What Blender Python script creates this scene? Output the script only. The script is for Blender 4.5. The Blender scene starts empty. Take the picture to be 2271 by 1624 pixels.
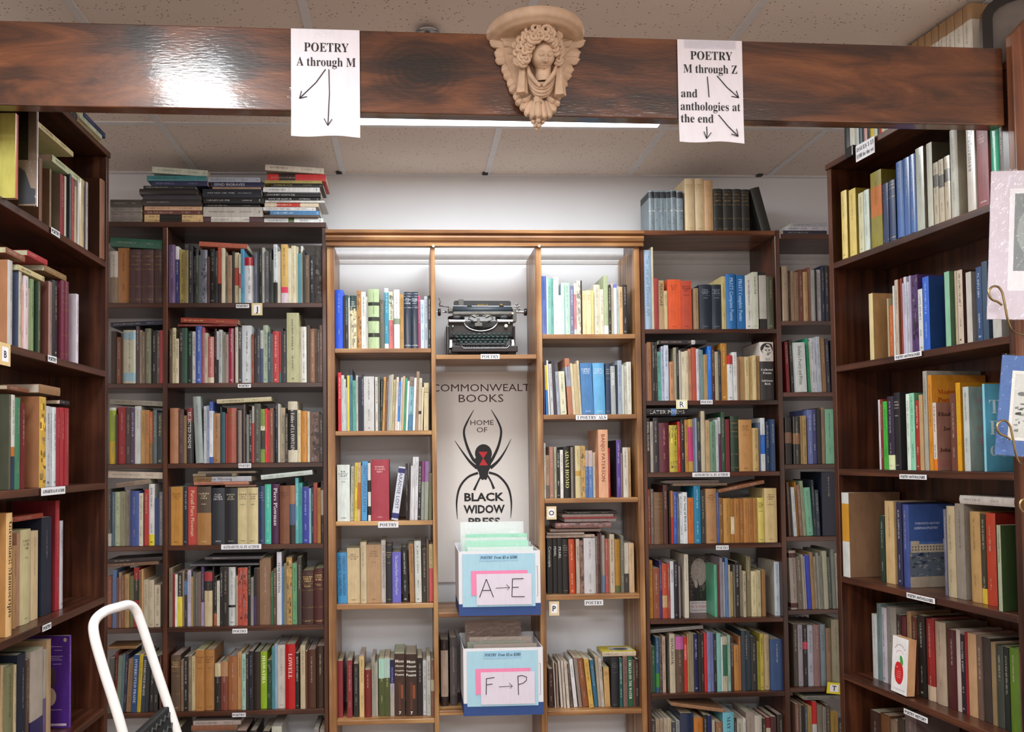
import bpy, bmesh, math, random
from mathutils import Vector, Matrix
from math import sin, cos, pi, radians as RAD
S = bpy.context.scene
COL = S.collection

# ------------------------------------------------------------------ camera
CX, CY, F = 991.0, 960.0, 1770.0          # principal point and focal length on the 2271 x 1624 frame
EYE = Vector((0, 0, 1.55))
YAW, PITCH, ROLL = RAD(2.66), RAD(1.79), RAD(-0.58)
fw = Vector((sin(YAW)*cos(PITCH), cos(YAW)*cos(PITCH), sin(PITCH)))
r0 = Vector((cos(YAW), -sin(YAW), 0)); u0 = r0.cross(fw)
RT_ = r0*cos(ROLL) + u0*sin(ROLL); UP_ = -r0*sin(ROLL) + u0*cos(ROLL)
cd = bpy.data.cameras.new('camera'); cam = bpy.data.objects.new('camera', cd); COL.objects.link(cam)
M = Matrix((RT_, UP_, -fw)).transposed().to_4x4(); M.translation = EYE
cam.matrix_world = M
cd.sensor_fit = 'HORIZONTAL'; cd.sensor_width = 36.0; cd.lens = 36.0*F/2271
cd.shift_x = (1135.5-CX)/2271; cd.shift_y = (CY-812)/2271
cd.clip_start = .05
S.camera = cam

# ------------------------------------------------------------------ world, lamps, exposure
W = bpy.data.worlds.new('room_ambient'); S.world = W; W.use_nodes = True
W.node_tree.nodes['Background'].inputs[0].default_value = (1.0, .83, .74, 1)
W.node_tree.nodes['Background'].inputs[1].default_value = 1.1
LAMPS = [  # ceiling troffers: centre x, y, size x, size y, watts
    (.34, 2.655, 1.20, .54, 19),
    (-.66, .75, .22, 1.16, 30),
    (.98, .42, 1.20, .50, 20),
    (-.62, -.9, 1.20, .50, 55),
    (.98, -2.1, 1.20, .50, 55),
]
S.view_settings.view_transform = 'Standard'; S.view_settings.look = 'None'
S.view_settings.gamma = 1; S.view_settings.use_curve_mapping = False
S.view_settings.exposure = 0.05
CEIL = 2.797

def at(px, py, Y):
    d = RT_*((px-CX)/F) - UP_*((py-CY)/F) + fw
    return EYE + d*(Y/d.y)

# ------------------------------------------------------------------ materials
def lin(h, g=1.0):
    o = []
    for i in (0, 2, 4):
        c = int(h[i:i+2], 16)/255
        o.append((c/12.92 if c <= .04045 else ((c+.055)/1.055)**2.4)*g)
    return tuple(o)
def nodes(name):
    m = bpy.data.materials.new(name); m.use_nodes = True
    t = m.node_tree; return m, t, t.nodes['Principled BSDF']
def N(t, kind, **kw):
    n = t.nodes.new(kind)
    for k, v in kw.items(): setattr(n, k, v)
    return n
def ramp(t, stops):
    r = t.nodes.new('ShaderNodeValToRGB'); e = r.color_ramp.elements
    while len(e) < len(stops): e.new(.5)
    for el, (p, c) in zip(e, stops): el.position = p; el.color = (*c, 1)
    return r
def plain(name, hexc, rough=.5, metal=0., coat=0., noise=.06, nscale=40, bump=0., bscale=200):
    m, t, b = nodes(name); c = lin(hexc)
    tc = N(t, 'ShaderNodeTexCoord'); nz = N(t, 'ShaderNodeTexNoise'); nz.inputs['Scale'].default_value = nscale
    nz.inputs['Detail'].default_value = 4
    t.links.new(tc.outputs['Object'], nz.inputs['Vector'])
    r = ramp(t, [(.25, tuple(x*(1-noise*2) for x in c)), (.75, tuple(min(1, x*(1+noise)) for x in c))])
    t.links.new(nz.outputs['Fac'], r.inputs['Fac']); t.links.new(r.outputs['Color'], b.inputs['Base Color'])
    b.inputs['Roughness'].default_value = rough; b.inputs['Metallic'].default_value = metal
    b.inputs['Coat Weight'].default_value = coat; b.inputs['Coat Roughness'].default_value = .15
    if bump:
        n2 = N(t, 'ShaderNodeTexNoise'); n2.inputs['Scale'].default_value = bscale
        t.links.new(tc.outputs['Object'], n2.inputs['Vector'])
        bp = N(t, 'ShaderNodeBump'); bp.inputs['Strength'].default_value = bump; bp.inputs['Distance'].default_value = .002
        t.links.new(n2.outputs['Fac'], bp.inputs['Height']); t.links.new(bp.outputs['Normal'], b.inputs['Normal'])
    return m
def wood(name, axis, dark, mid, light, rough=.35, coat=.3, blotch=.5, scale=1.0):
    """grain stretched along one axis, blotchy stain over it"""
    m, t, b = nodes(name)
    tc = N(t, 'ShaderNodeTexCoord'); mp = N(t, 'ShaderNodeMapping')
    sc = [34*scale, 34*scale, 34*scale]; sc['xyz'.index(axis)] = 1.6*scale
    mp.inputs['Scale'].default_value = sc
    t.links.new(tc.outputs['Object'], mp.inputs['Vector'])
    n1 = N(t, 'ShaderNodeTexNoise'); n1.inputs['Scale'].default_value = 1.0; n1.inputs['Detail'].default_value = 7; n1.inputs['Distortion'].default_value = .8
    t.links.new(mp.outputs['Vector'], n1.inputs['Vector'])
    n2 = N(t, 'ShaderNodeTexNoise'); n2.inputs['Scale'].default_value = 5*scale; n2.inputs['Detail'].default_value = 5
    t.links.new(tc.outputs['Object'], n2.inputs['Vector'])
    mx = N(t, 'ShaderNodeMath', operation='MULTIPLY_ADD'); mx.inputs[1].default_value = blotch
    sb = N(t, 'ShaderNodeMath', operation='SUBTRACT'); sb.inputs[1].default_value = .5
    t.links.new(n2.outputs['Fac'], sb.inputs[0]); t.links.new(sb.outputs[0], mx.inputs[0]); t.links.new(n1.outputs['Fac'], mx.inputs[2])
    r = ramp(t, [(.28, lin(dark)), (.5, lin(mid)), (.74, lin(light))])
    t.links.new(mx.outputs[0], r.inputs['Fac']); t.links.new(r.outputs['Color'], b.inputs['Base Color'])
    b.inputs['Roughness'].default_value = rough; b.inputs['Coat Weight'].default_value = coat; b.inputs['Coat Roughness'].default_value = .2
    bp = N(t, 'ShaderNodeBump'); bp.inputs['Strength'].default_value = .25; bp.inputs['Distance'].default_value = .001
    t.links.new(n1.outputs['Fac'], bp.inputs['Height']); t.links.new(bp.outputs['Normal'], b.inputs['Normal'])
    return m
def attr_mat(name, rough, coat=0., lo=.78):
    m, t, b = nodes(name)
    a = N(t, 'ShaderNodeAttribute', attribute_name='Col')
    tc = N(t, 'ShaderNodeTexCoord'); nz = N(t, 'ShaderNodeTexNoise'); nz.inputs['Scale'].default_value = 60; nz.inputs['Detail'].default_value = 5
    mp = N(t, 'ShaderNodeMapping'); mp.inputs['Scale'].default_value = (1.6, 1, .35)
    t.links.new(tc.outputs['Object'], mp.inputs['Vector']); t.links.new(mp.outputs['Vector'], nz.inputs['Vector'])
    r = ramp(t, [(.3, (lo, lo*.99, lo*.965)), (.62, (1, 1, 1))])
    t.links.new(nz.outputs['Fac'], r.inputs['Fac'])
    mu = N(t, 'ShaderNodeMix', data_type='RGBA', blend_type='MULTIPLY'); mu.inputs[0].default_value = .8
    t.links.new(a.outputs['Color'], mu.inputs[6]); t.links.new(r.outputs['Color'], mu.inputs[7])
    t.links.new(mu.outputs[2], b.inputs['Base Color'])
    b.inputs['Roughness'].default_value = rough; b.inputs['Coat Weight'].default_value = coat; b.inputs['Coat Roughness'].default_value = .18
    return m
WD = dict(dark='210f08', mid='412113', light='603622')
DK = {a: wood('stained_walnut_'+a, a, **WD) for a in 'xyz'}
PN = {a: wood('honey_pine_'+a, a, '52301a', '90633a', 'c29a66', rough=.4, coat=.2, blotch=.45, scale=.8) for a in 'xyz'}
M_BOOK = attr_mat('book_cloth_and_paper', .5, .12)
M_GLOSS = attr_mat('glossy_jacket', .3, .55)
M_PRINT = attr_mat('printed_card', .6, 0, .95)
def pages_mat():
    m, t, b = nodes('page_edges')
    tc = N(t, 'ShaderNodeTexCoord'); mp = N(t, 'ShaderNodeMapping'); mp.inputs['Scale'].default_value = (900, 3, 3)
    nz = N(t, 'ShaderNodeTexNoise'); nz.inputs['Scale'].default_value = 1; nz.inputs['Detail'].default_value = 2
    t.links.new(tc.outputs['Object'], mp.inputs['Vector']); t.links.new(mp.outputs['Vector'], nz.inputs['Vector'])
    r = ramp(t, [(.3, lin('9a8b74')), (.7, lin('d8ccb4'))])
    t.links.new(nz.outputs['Fac'], r.inputs['Fac']); t.links.new(r.outputs['Color'], b.inputs['Base Color'])
    b.inputs['Roughness'].default_value = .8; return m
M_PAGE = pages_mat()
M_WALL = plain('painted_plaster', 'e0e2e6', .7, noise=.02, nscale=3, bump=.08, bscale=90)
M_TRIMW = plain('white_trim_paint', 'dcdcde', .5, noise=.03)
M_FLOOR = plain('worn_carpet', '8a7c70', .95, noise=.25, nscale=60)
M_WHITE = plain('paper_white', 'e8e6ea', .6, noise=.02)
M_INK = plain('black_ink', '141416', .6, noise=.02)
M_BLACK = plain('black_enamel', '141317', .28, coat=.5, noise=.05)
M_BROWNBLK = plain('brown_black_crackle', '2a211f', .5, noise=.2, nscale=300, bump=.2, bscale=900)
M_CHROME = plain('nickel_plate', 'b8bac0', .22, 1.0, noise=.08)
M_STEEL = plain('dull_steel', '77756f', .4, .9, noise=.15)
M_GOLD = plain('gilt', 'b08a3c', .35, .7)
M_BRASS = plain('brass_wire', '9c8a62', .25, 1.0, noise=.1)
M_KEY = plain('green_key_caps', '1f3533', .3, coat=.4)
M_WENAM = plain('white_enamel_tube', 'e6e4e2', .3, coat=.4, noise=.02)
M_RUB = plain('black_ribbed_rubber', '1c1d1d', .65, noise=.15)
M_PLAST = plain('plaster_cast', 'c3a488', .55, noise=.12, nscale=30, bump=.15, bscale=120)
M_WHITEKNOB = plain('ivory_knob', 'e0dccb', .3, coat=.4)
def emis(name, c, s):
    m, t, b = nodes(name); b.inputs['Base Color'].default_value = (*c, 1)
    b.inputs['Emission Color'].default_value = (*c, 1); b.inputs['Emission Strength'].default_value = s; return m
def clear_film():
    m, t, b = nodes('clear_plastic_film')
    tr = N(t, 'ShaderNodeBsdfTransparent'); gl = N(t, 'ShaderNodeBsdfGlossy'); gl.inputs['Roughness'].default_value = .12
    fr_ = N(t, 'ShaderNodeFresnel'); fr_.inputs['IOR'].default_value = 1.45
    ms = N(t, 'ShaderNodeMixShader'); t.links.new(fr_.outputs[0], ms.inputs[0]); t.links.new(tr.outputs[0], ms.inputs[1]); t.links.new(gl.outputs[0], ms.inputs[2])
    t.links.new(ms.outputs[0], t.nodes['Material Output'].inputs['Surface']); b = gl
    tc = N(t, 'ShaderNodeTexCoord'); nz = N(t, 'ShaderNodeTexNoise'); nz.inputs['Scale'].default_value = 35; nz.inputs['Distortion'].default_value = 1.5
    t.links.new(tc.outputs['Object'], nz.inputs['Vector'])
    bp = N(t, 'ShaderNodeBump'); bp.inputs['Strength'].default_value = .8; bp.inputs['Distance'].default_value = .006
    t.links.new(nz.outputs['Fac'], bp.inputs['Height']); t.links.new(bp.outputs['Normal'], b.inputs['Normal'])
    return m
M_FILM = clear_film()
def ceil_mat():
    m, t, b = nodes('fissured_ceiling_tile')
    tc = N(t, 'ShaderNodeTexCoord')
    v = N(t, 'ShaderNodeTexVoronoi'); v.inputs['Scale'].default_value = 75; v.inputs['Randomness'].default_value = 1
    n2 = N(t, 'ShaderNodeTexNoise'); n2.inputs['Scale'].default_value = 22; n2.inputs['Detail'].default_value = 3
    n3 = N(t, 'ShaderNodeTexNoise'); n3.inputs['Scale'].default_value = 1.3
    for n in (v, n2, n3): t.links.new(tc.outputs['Object'], n.inputs['Vector'])
    sp = ramp(t, [(.12, (.3, .25, .22)), (.24, (1, 1, 1))]); t.links.new(v.outputs['Distance'], sp.inputs['Fac'])
    gate = ramp(t, [(.44, (0, 0, 0)), (.52, (1, 1, 1))]); t.links.new(n2.outputs['Fac'], gate.inputs['Fac'])
    mx = N(t, 'ShaderNodeMix', data_type='RGBA'); mx.inputs[6].default_value = (1, 1, 1, 1)
    t.links.new(gate.outputs['Color'], mx.inputs[0]); t.links.new(sp.outputs['Color'], mx.inputs[7])
    base = ramp(t, [(.3, lin('ddd0c6')), (.7, lin('e8dcd2'))]); t.links.new(n3.outputs['Fac'], base.inputs['Fac'])
    mu = N(t, 'ShaderNodeMix', data_type='RGBA', blend_type='MULTIPLY'); mu.inputs[0].default_value = 1
    t.links.new(base.outputs['Color'], mu.inputs[6]); t.links.new(mx.outputs[2], mu.inputs[7])
    t.links.new(mu.outputs[2], b.inputs['Base Color']); b.inputs['Roughness'].default_value = 1.1
    bp = N(t, 'ShaderNodeBump'); bp.inputs['Strength'].default_value = .3; bp.inputs['Distance'].default_value = .003
    t.links.new(n2.outputs['Fac'], bp.inputs['Height']); t.links.new(bp.outputs['Normal'], b.inputs['Normal'])
    return m
M_CEIL = ceil_mat()
def beam_mat():
    m, t, b = nodes('lacquered_knotty_beam')
    tc = N(t, 'ShaderNodeTexCoord'); mp = N(t, 'ShaderNodeMapping'); mp.inputs['Scale'].default_value = (1.5, 8, 8)
    t.links.new(tc.outputs['Object'], mp.inputs['Vector'])
    n1 = N(t, 'ShaderNodeTexNoise'); n1.inputs['Scale'].default_value = 1.6; n1.inputs['Detail'].default_value = 9; n1.inputs['Roughness'].default_value = .62; n1.inputs['Distortion'].default_value = 1.2
    t.links.new(mp.outputs['Vector'], n1.inputs['Vector'])
    # knots: distance to a few points along the beam, rings around them
    facs = []
    for kx, kz, rr in ((-.43, 2.52, .075), (.03, 2.50, .10), (-.62, 2.56, .05)):
        sx = N(t, 'ShaderNodeVectorMath', operation='SUBTRACT'); sx.inputs[1].default_value = (kx, 0, kz)
        t.links.new(tc.outputs['Object'], sx.inputs[0])
        ms = N(t, 'ShaderNodeVectorMath', operation='MULTIPLY'); ms.inputs[1].default_value = (.75, 0, 1)
        t.links.new(sx.outputs[0], ms.inputs[0])
        ln = N(t, 'ShaderNodeVectorMath', operation='LENGTH'); t.links.new(ms.outputs[0], ln.inputs[0])
        mr = N(t, 'ShaderNodeMapRange'); mr.inputs['From Min'].default_value = rr; mr.inputs['From Max'].default_value = rr*.25
        t.links.new(ln.outputs['Value'], mr.inputs['Value']); facs.append((mr.outputs[0], ln.outputs['Value']))
    mxm = facs[0][0]
    for f, _ in facs[1:]:
        mm = N(t, 'ShaderNodeMath', operation='MAXIMUM'); t.links.new(mxm, mm.inputs[0]); t.links.new(f, mm.inputs[1]); mxm = mm.outputs[0]
    ring = N(t, 'ShaderNodeMath', operation='SINE'); rm = N(t, 'ShaderNodeMath', operation='MULTIPLY'); rm.inputs[1].default_value = 420
    mn = N(t, 'ShaderNodeMath', operation='MINIMUM'); t.links.new(facs[0][1], mn.inputs[0]); t.links.new(facs[1][1], mn.inputs[1])
    t.links.new(mn.outputs[0], rm.inputs[0]); t.links.new(rm.outputs[0], ring.inputs[0])
    rs = N(t, 'ShaderNodeMath', operation='MULTIPLY'); rs.inputs[1].default_value = .06; t.links.new(ring.outputs[0], rs.inputs[0])
    rk = N(t, 'ShaderNodeMath', operation='MULTIPLY'); t.links.new(rs.outputs[0], rk.inputs[0]); t.links.new(mxm, rk.inputs[1])
    kd = N(t, 'ShaderNodeMath', operation='MULTIPLY_ADD'); kd.inputs[1].default_value = -.26; t.links.new(mxm, kd.inputs[0]); t.links.new(n1.outputs['Fac'], kd.inputs[2])
    sm = N(t, 'ShaderNodeMath', operation='ADD'); t.links.new(kd.outputs[0], sm.inputs[0]); t.links.new(rk.outputs[0], sm.inputs[1])
    r = ramp(t, [(.24, lin('1a0c06')), (.42, lin('3c1e0d')), (.58, lin('64371b')), (.78, lin('8a5630'))])
    t.links.new(sm.outputs[0], r.inputs['Fac']); t.links.new(r.outputs['Color'], b.inputs['Base Color'])
    b.inputs['Roughness'].default_value = .4; b.inputs['Coat Weight'].default_value = .8; b.inputs['Coat Roughness'].default_value = .09
    mp2 = N(t, 'ShaderNodeMapping'); mp2.inputs['Scale'].default_value = (30, 90, 140); t.links.new(tc.outputs['Object'], mp2.inputs['Vector'])
    n4 = N(t, 'ShaderNodeTexNoise'); n4.inputs['Scale'].default_value = 1.5; n4.inputs['Detail'].default_value = 4; t.links.new(mp2.outputs['Vector'], n4.inputs['Vector'])
    bp = N(t, 'ShaderNodeBump'); bp.inputs['Strength'].default_value = .22; bp.inputs['Distance'].default_value = .002
    t.links.new(n4.outputs['Fac'], bp.inputs['Height'])
    t.links.new(bp.outputs['Normal'], b.inputs['Normal']); t.links.new(bp.outputs['Normal'], b.inputs['Coat Normal'])
    return m
M_BEAM = beam_mat()

# ------------------------------------------------------------------ mesh helpers
class MB:
    """collects coloured polygons and builds ONE mesh object"""
    def __init__(s): s.v = []; s.f = []; s.c = []; s.sm = []
    def add(s, vs, fs, col=(.8, .8, .8), smooth=False):
        o = len(s.v); s.v += [tuple(p) for p in vs]
        for f in fs: s.f.append([i+o for i in f]); s.c.append(col); s.sm.append(smooth)
    def box(s, a, b, col=(.8, .8, .8)):
        x0, y0, z0 = a; x1, y1, z1 = b
        s.add([(x0,y0,z0),(x1,y0,z0),(x1,y1,z0),(x0,y1,z0),(x0,y0,z1),(x1,y0,z1),(x1,y1,z1),(x0,y1,z1)],
              [(0,3,2,1),(4,5,6,7),(0,1,5,4),(1,2,6,5),(2,3,7,6),(3,0,4,7)], col)
    def tube(s, pts, r, n=10, col=(.8,.8,.8), cap=True):
        pts = [Vector(p) for p in pts]; R = r if isinstance(r, (list, tuple)) else [r]*len(pts)
        rings = []; prev = None
        for i, p in enumerate(pts):
            d = (pts[min(i+1, len(pts)-1)]-pts[max(i-1, 0)]).normalized()
            if prev is None:
                a = d.orthogonal().normalized()
            else:
                a = (prev - d*prev.dot(d)); a = a.normalized() if a.length > 1e-6 else d.orthogonal().normalized()
            prev = a; b = d.cross(a)
            rings.append([p + (a*cos(2*pi*k/n)+b*sin(2*pi*k/n))*R[i] for k in range(n)])
        vs = [q for g in rings for q in g]; fs = []
        for i in range(len(pts)-1):
            for k in range(n):
                fs.append((i*n+k, i*n+(k+1) % n, (i+1)*n+(k+1) % n, (i+1)*n+k))
        s.add(vs, fs, col, True)
        if cap:
            s.add(rings[0], [tuple(range(n-1, -1, -1))], col); s.add(rings[-1], [tuple(range(n))], col)
    def ball(s, c, r, col=(.8,.8,.8), nu=12, nv=8, rot=None, fn=None):
        """ellipsoid at c with radii r; fn(unit vector)->scale displaces it"""
        rx, ry, rz = (r, r, r) if not isinstance(r, (tuple, list)) else r
        vs = []; c = Vector(c)
        for j in range(nv+1):
            th = pi*j/nv
            for i in range(nu):
                ph = 2*pi*i/nu; u = Vector((sin(th)*cos(ph), sin(th)*sin(ph), cos(th)))
                k = fn(u) if fn else 1
                p = Vector((u.x*rx*k, u.y*ry*k, u.z*rz*k))
                if rot: p = rot @ p
                vs.append(c+p)
        fs = [(j*nu+i, (j+1)*nu+i, (j+1)*nu+(i+1) % nu, j*nu+(i+1) % nu) for j in range(nv) for i in range(nu)]
        s.add(vs, fs, col, True)
    def prism(s, outline, axis, a, b, col=(.8,.8,.8)):
        """extrude a 2D outline along an axis ('x','y','z') from a to b"""
        def P(p, t):
            return {'x': (t, p[0], p[1]), 'y': (p[0], t, p[1]), 'z': (p[0], p[1], t)}[axis]
        n = len(outline); vs = [P(p, a) for p in outline]+[P(p, b) for p in outline]
        fs = [tuple(range(n)), tuple(range(2*n-1, n-1, -1))]+[(i, n+i, n+(i+1) % n, (i+1) % n) for i in range(n)]
        s.add(vs, fs, col)
    def lathe(s, prof, c, n=24, col=(.8,.8,.8), a0=0, a1=2*pi, axis='z'):
        vs = []; c = Vector(c); full = abs(a1-a0-2*pi) < 1e-6; m = n if full else n+1
        for r, z in prof:
            for i in range(m):
                t = a0+(a1-a0)*i/n
                q = {'z': (r*cos(t), r*sin(t), z), 'y': (r*cos(t), z, r*sin(t)), 'x': (z, r*cos(t), r*sin(t))}[axis]
                vs.append(c+Vector(q))
        fs = []
        for j in range(len(prof)-1):
            for i in range(n):
                k = (i+1) % m
                fs.append((j*m+i, j*m+k, (j+1)*m+k, (j+1)*m+i))
        s.add(vs, fs, col, True)
    def build(s, name, mat, parent=None, loc=None, fixn=True):
        me = bpy.data.meshes.new(name); me.from_pydata(s.v, [], s.f)
        at_ = me.color_attributes.new('Col', 'FLOAT_COLOR', 'CORNER')
        buf = []
        for f, c in zip(s.f, s.c): buf += [c[0], c[1], c[2], 1.0]*len(f)
        at_.data.foreach_set('color', buf)
        me.polygons.foreach_set('use_smooth', s.sm)
        if fixn:
            bm = bmesh.new(); bm.from_mesh(me); bmesh.ops.recalc_face_normals(bm, faces=bm.faces); bm.to_mesh(me); bm.free()
        me.materials.append(mat)
        o = bpy.data.objects.new(name, me); COL.objects.link(o)
        if parent: o.parent = parent
        if loc: o.location = loc
        return o
def bevel(o, w=.002, seg=2):
    b = o.modifiers.new('edge', 'BEVEL'); b.width = w; b.segments = seg; b.limit_method = 'ANGLE'; return o
def tag(o, label, cat, group=None):
    o['label'] = label; o['category'] = cat
    if group: o['group'] = group
    return o
def structure(o): o['kind'] = 'structure'; return o
def empty(name, loc=(0,0,0), rz=0, label=None, cat=None, group=None):
    o = bpy.data.objects.new(name, None); COL.objects.link(o); o.location = loc; o.rotation_euler = (0, 0, rz); o.empty_display_size = .05
    if label: tag(o, label, cat, group)
    return o
_T = {}
def glyphs(s, style='sans', res=2):
    """flat letter mesh: verts (x,y), faces, width, height; cap height normalised to 1"""
    k = (s, style)
    if k in _T: return _T[k]
    body = s
    if style in ('serif', 'ital'):
        out = ''
        for ch in s:
            if style == 'serif':
                out += chr(0x1D400+ord(ch)-65) if 'A' <= ch <= 'Z' else chr(0x1D41A+ord(ch)-97) if 'a' <= ch <= 'z' else chr(0x1D7CE+ord(ch)-48) if ch.isdigit() else ch
            else:
                out += chr(0x1D468+ord(ch)-65) if 'A' <= ch <= 'Z' else chr(0x1D482+ord(ch)-97) if 'a' <= ch <= 'z' else chr(0x1D7CE+ord(ch)-48) if ch.isdigit() else ch
        body = out
    c = bpy.data.curves.new('txt', 'FONT'); c.body = body; c.resolution_u = res
    if style == 'bold': c.offset = .022
    if style == 'black': c.offset = .035
    if style == 'serif' : c.offset = -.005
    o = bpy.data.objects.new('txt', c); m = o.to_mesh()
    v = [(p.co.x, p.co.y) for p in m.vertices]; f = [tuple(p.vertices) for p in m.polygons]
    o.to_mesh_clear(); bpy.data.objects.remove(o); bpy.data.curves.remove(c)
    if not v: v = [(0, 0)]
    x0 = min(p[0] for p in v); x1 = max(p[0] for p in v)
    v = [((x-x0)/.69, y/.69) for x, y in v]
    _T[k] = (v, f, (x1-x0)/.69, 1.0); return _T[k]
def text_on(mb, s, org, ex, ey, cap, col=(.01,.01,.012), style='sans', align='c', sx=1.0, maxw=None, off=None):
    """letters laid on the plane org + ex*x + ey*y"""
    v, f, w, h = glyphs(s, style); ex = Vector(ex); ey = Vector(ey); org = Vector(org)
    kx = cap*sx
    if maxw and w*kx > maxw: kx = maxw/w
    x0 = {'c': -w*kx/2, 'l': 0, 'r': -w*kx}[align]
    mb.add([org+ex*(x0+x*kx)+ey*(y*cap) for x, y in v], f, col)
    return w*kx

# ================================================================== SETTING
XL, XR, YF, YB = -2.3, 2.6, -4.5, 3.48
def slab(name, a, b, mat):
    m = MB(); m.box(a, b); return structure(m.build(name, mat))
slab('floor', (XL, YF, -.1), (XR, YB, 0), M_FLOOR)
slab('wall_back', (XL, YB, 0), (XR, YB+.1, CEIL), M_WALL)
slab('wall_left', (XL-.1, 1.9, 0), (XL, YB+.1, CEIL), M_WALL)
slab('wall_right', (XR, 1.9, 0), (XR+.1, YB+.1, CEIL), M_WALL)
GX = [-2.175+.631*i for i in range(8)]            # ceiling grid, across
GY = [2.957-.61*i for i in range(13)]             # and in depth
slab('ceiling', (XL-.1, YF-.1, CEIL), (XR+.1, YB+.1, CEIL+.08), M_CEIL)
mb = MB()
for x in GX:
    mb.box((x-.012, YF, CEIL-.004), (x+.012, YB, CEIL+.001))
for y in GY:
    mb.box((XL, y-.012, CEIL-.0035), (XR, y+.012, CEIL+.001))
mb.box((XL, YB-.022, CEIL-.006), (XR, YB, CEIL+.001))
structure(mb.build('ceiling_trim', M_TRIMW))
# half-round rail running along the back wall behind the bookcases
mb = MB()
prof = [(YB, 2.398), (YB-.005, 2.401), (YB-.010, 2.412)]+[(YB-.010-.021*sin(pi*k/10), 2.417+.046*k/10) for k in range(11)]+[(YB, 2.472)]
mb.prism(prof, 'x', XL, XR)
structure(mb.build('trim_1', M_TRIMW))
# little dark clips where the grid meets the wall
for i, (px, py) in enumerate(((752, 387), (1076, 389), (1684, 389))):
    p = at(px, py, YB-.03); m = MB(); m.box((p.x-.012, YB-.045, CEIL-.007), (p.x+.012, YB-.018, CEIL-.0035))
    tag(m.build('grid_clip', M_INK), 'small black clip in the ceiling grid at the back wall, %s one' % ['left', 'middle', 'right'][i], 'clip', 'clips where the ceiling grid meets the back wall')

# ceiling troffers, each with its own lamp
M_DIFF = emis('lamp_diffuser', (.93, .98, 1.0), 5.0)
LAB = ['bright ceiling light panel behind the wooden beam, nearest the back wall', 'ceiling light panel in front of the wooden beam on the left', 'ceiling light panel over the aisle on the right',
       'ceiling light panel further back in the shop on the left', 'ceiling light panel furthest back in the shop on the right']
for (x, y, sx, sy, wt), lb in zip(LAMPS, LAB):
    t = empty('ceiling_light', (x, y, CEIL), label=lb, cat='ceiling light', group='ceiling light panels')
    m = MB(); m.box((-sx/2, -sy/2, -.012), (sx/2, sy/2, -.005)); m.build('diffuser', M_DIFF, t)
    m = MB()
    for a, b in (((-sx/2-.02, -sy/2-.02), (sx/2+.02, -sy/2)), ((-sx/2-.02, sy/2), (sx/2+.02, sy/2+.02)), ((-sx/2-.02, -sy/2), (-sx/2, sy/2)), ((sx/2, -sy/2), (sx/2+.02, sy/2))):
        m.box((*a, -.014), (*b, -.004))
    m.build('frame', M_TRIMW, t)
    ld = bpy.data.lights.new('tube_light', 'AREA'); ld.shape = 'RECTANGLE'; ld.size = sx; ld.size_y = sy; ld.energy = wt; ld.color = (.95, .98, 1.0)
    lo = bpy.data.objects.new('tube_light', ld); COL.objects.link(lo); lo.location = (0, 0, -.02); lo.parent = t

# sprinkler head
p = at(948, 64, 2.28)
t = empty('sprinkler_head', (p.x, 2.28, CEIL), label='small domed steel sprinkler head on the ceiling just above the beam', cat='sprinkler')
m = MB(); m.lathe([(.0, -.004), (.024, -.005), (.036, -.012), (.038, -.018), (.03, -.02), (.012, -.026), (0, -.026)], (0,0,0), 28); m.build('escutcheon', M_CHROME, t)
m = MB(); m.lathe([(.0, -.05), (.012, -.05), (.013, -.047), (.005, -.044), (.005, -.024)], (0,0,0), 16); m.build('deflector', M_STEEL, t)

# ================================================================== BEAM AND POST
K = .93
BA = RAD(1.4); BO = Vector((-1.1*K, 2.05*K, 0)); BE = Vector((cos(BA), sin(BA), 0)); BN = Vector((sin(BA), -cos(BA), 0))   # BN points to the viewer
def beam_at(px, py, out=0.0):
    """point on the beam face (or 'out' metres in front of it) seen at a pixel"""
    d = RT_*((px-CX)/F) - UP_*((py-CY)/F) + fw
    o = BO+BN*out; t = (o-EYE).dot(BN)/d.dot(BN); return EYE+d*t
BZ0, BZ1 = 1.55+.9085*K, 1.55+1.127*K
t = empty('wooden_beam', (0, 0, 0), label='long glossy dark brown wooden beam with knots spanning below the ceiling', cat='beam')
e0, e1 = -.38, beam_at(2226, 190).x/BE.x-BO.x/BE.x
q = [BO+BE*e0, BO+BE*e1, BO+BE*e1-BN*.038, BO+BE*e0-BN*.038]
m = MB(); m.prism([(v.x, v.y) for v in q], 'z', BZ0, BZ1)
bevel(m.build('plank', M_BEAM, t), .003)
pp = beam_at(2226, 190)
PXA = pp.x+.002
m = MB()
zt = at(2226, 78, pp.y-.03).z
m.prism([(PXA, -.05), (PXA+.22, -.05), (PXA+.22, zt+.05), (PXA+.045, zt+.05), (PXA, zt+.004)], 'y', pp.y-.030, pp.y-.007)
post = m.build('wooden_post', wood('red_brown_post', 'z', '47240f', '70422a', '8c5a3e', rough=.4), None)
bevel(post, .003); tag(post, 'upright reddish brown wooden post at the right end of the beam', 'post')
M_POST = post.data.materials[0]

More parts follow.
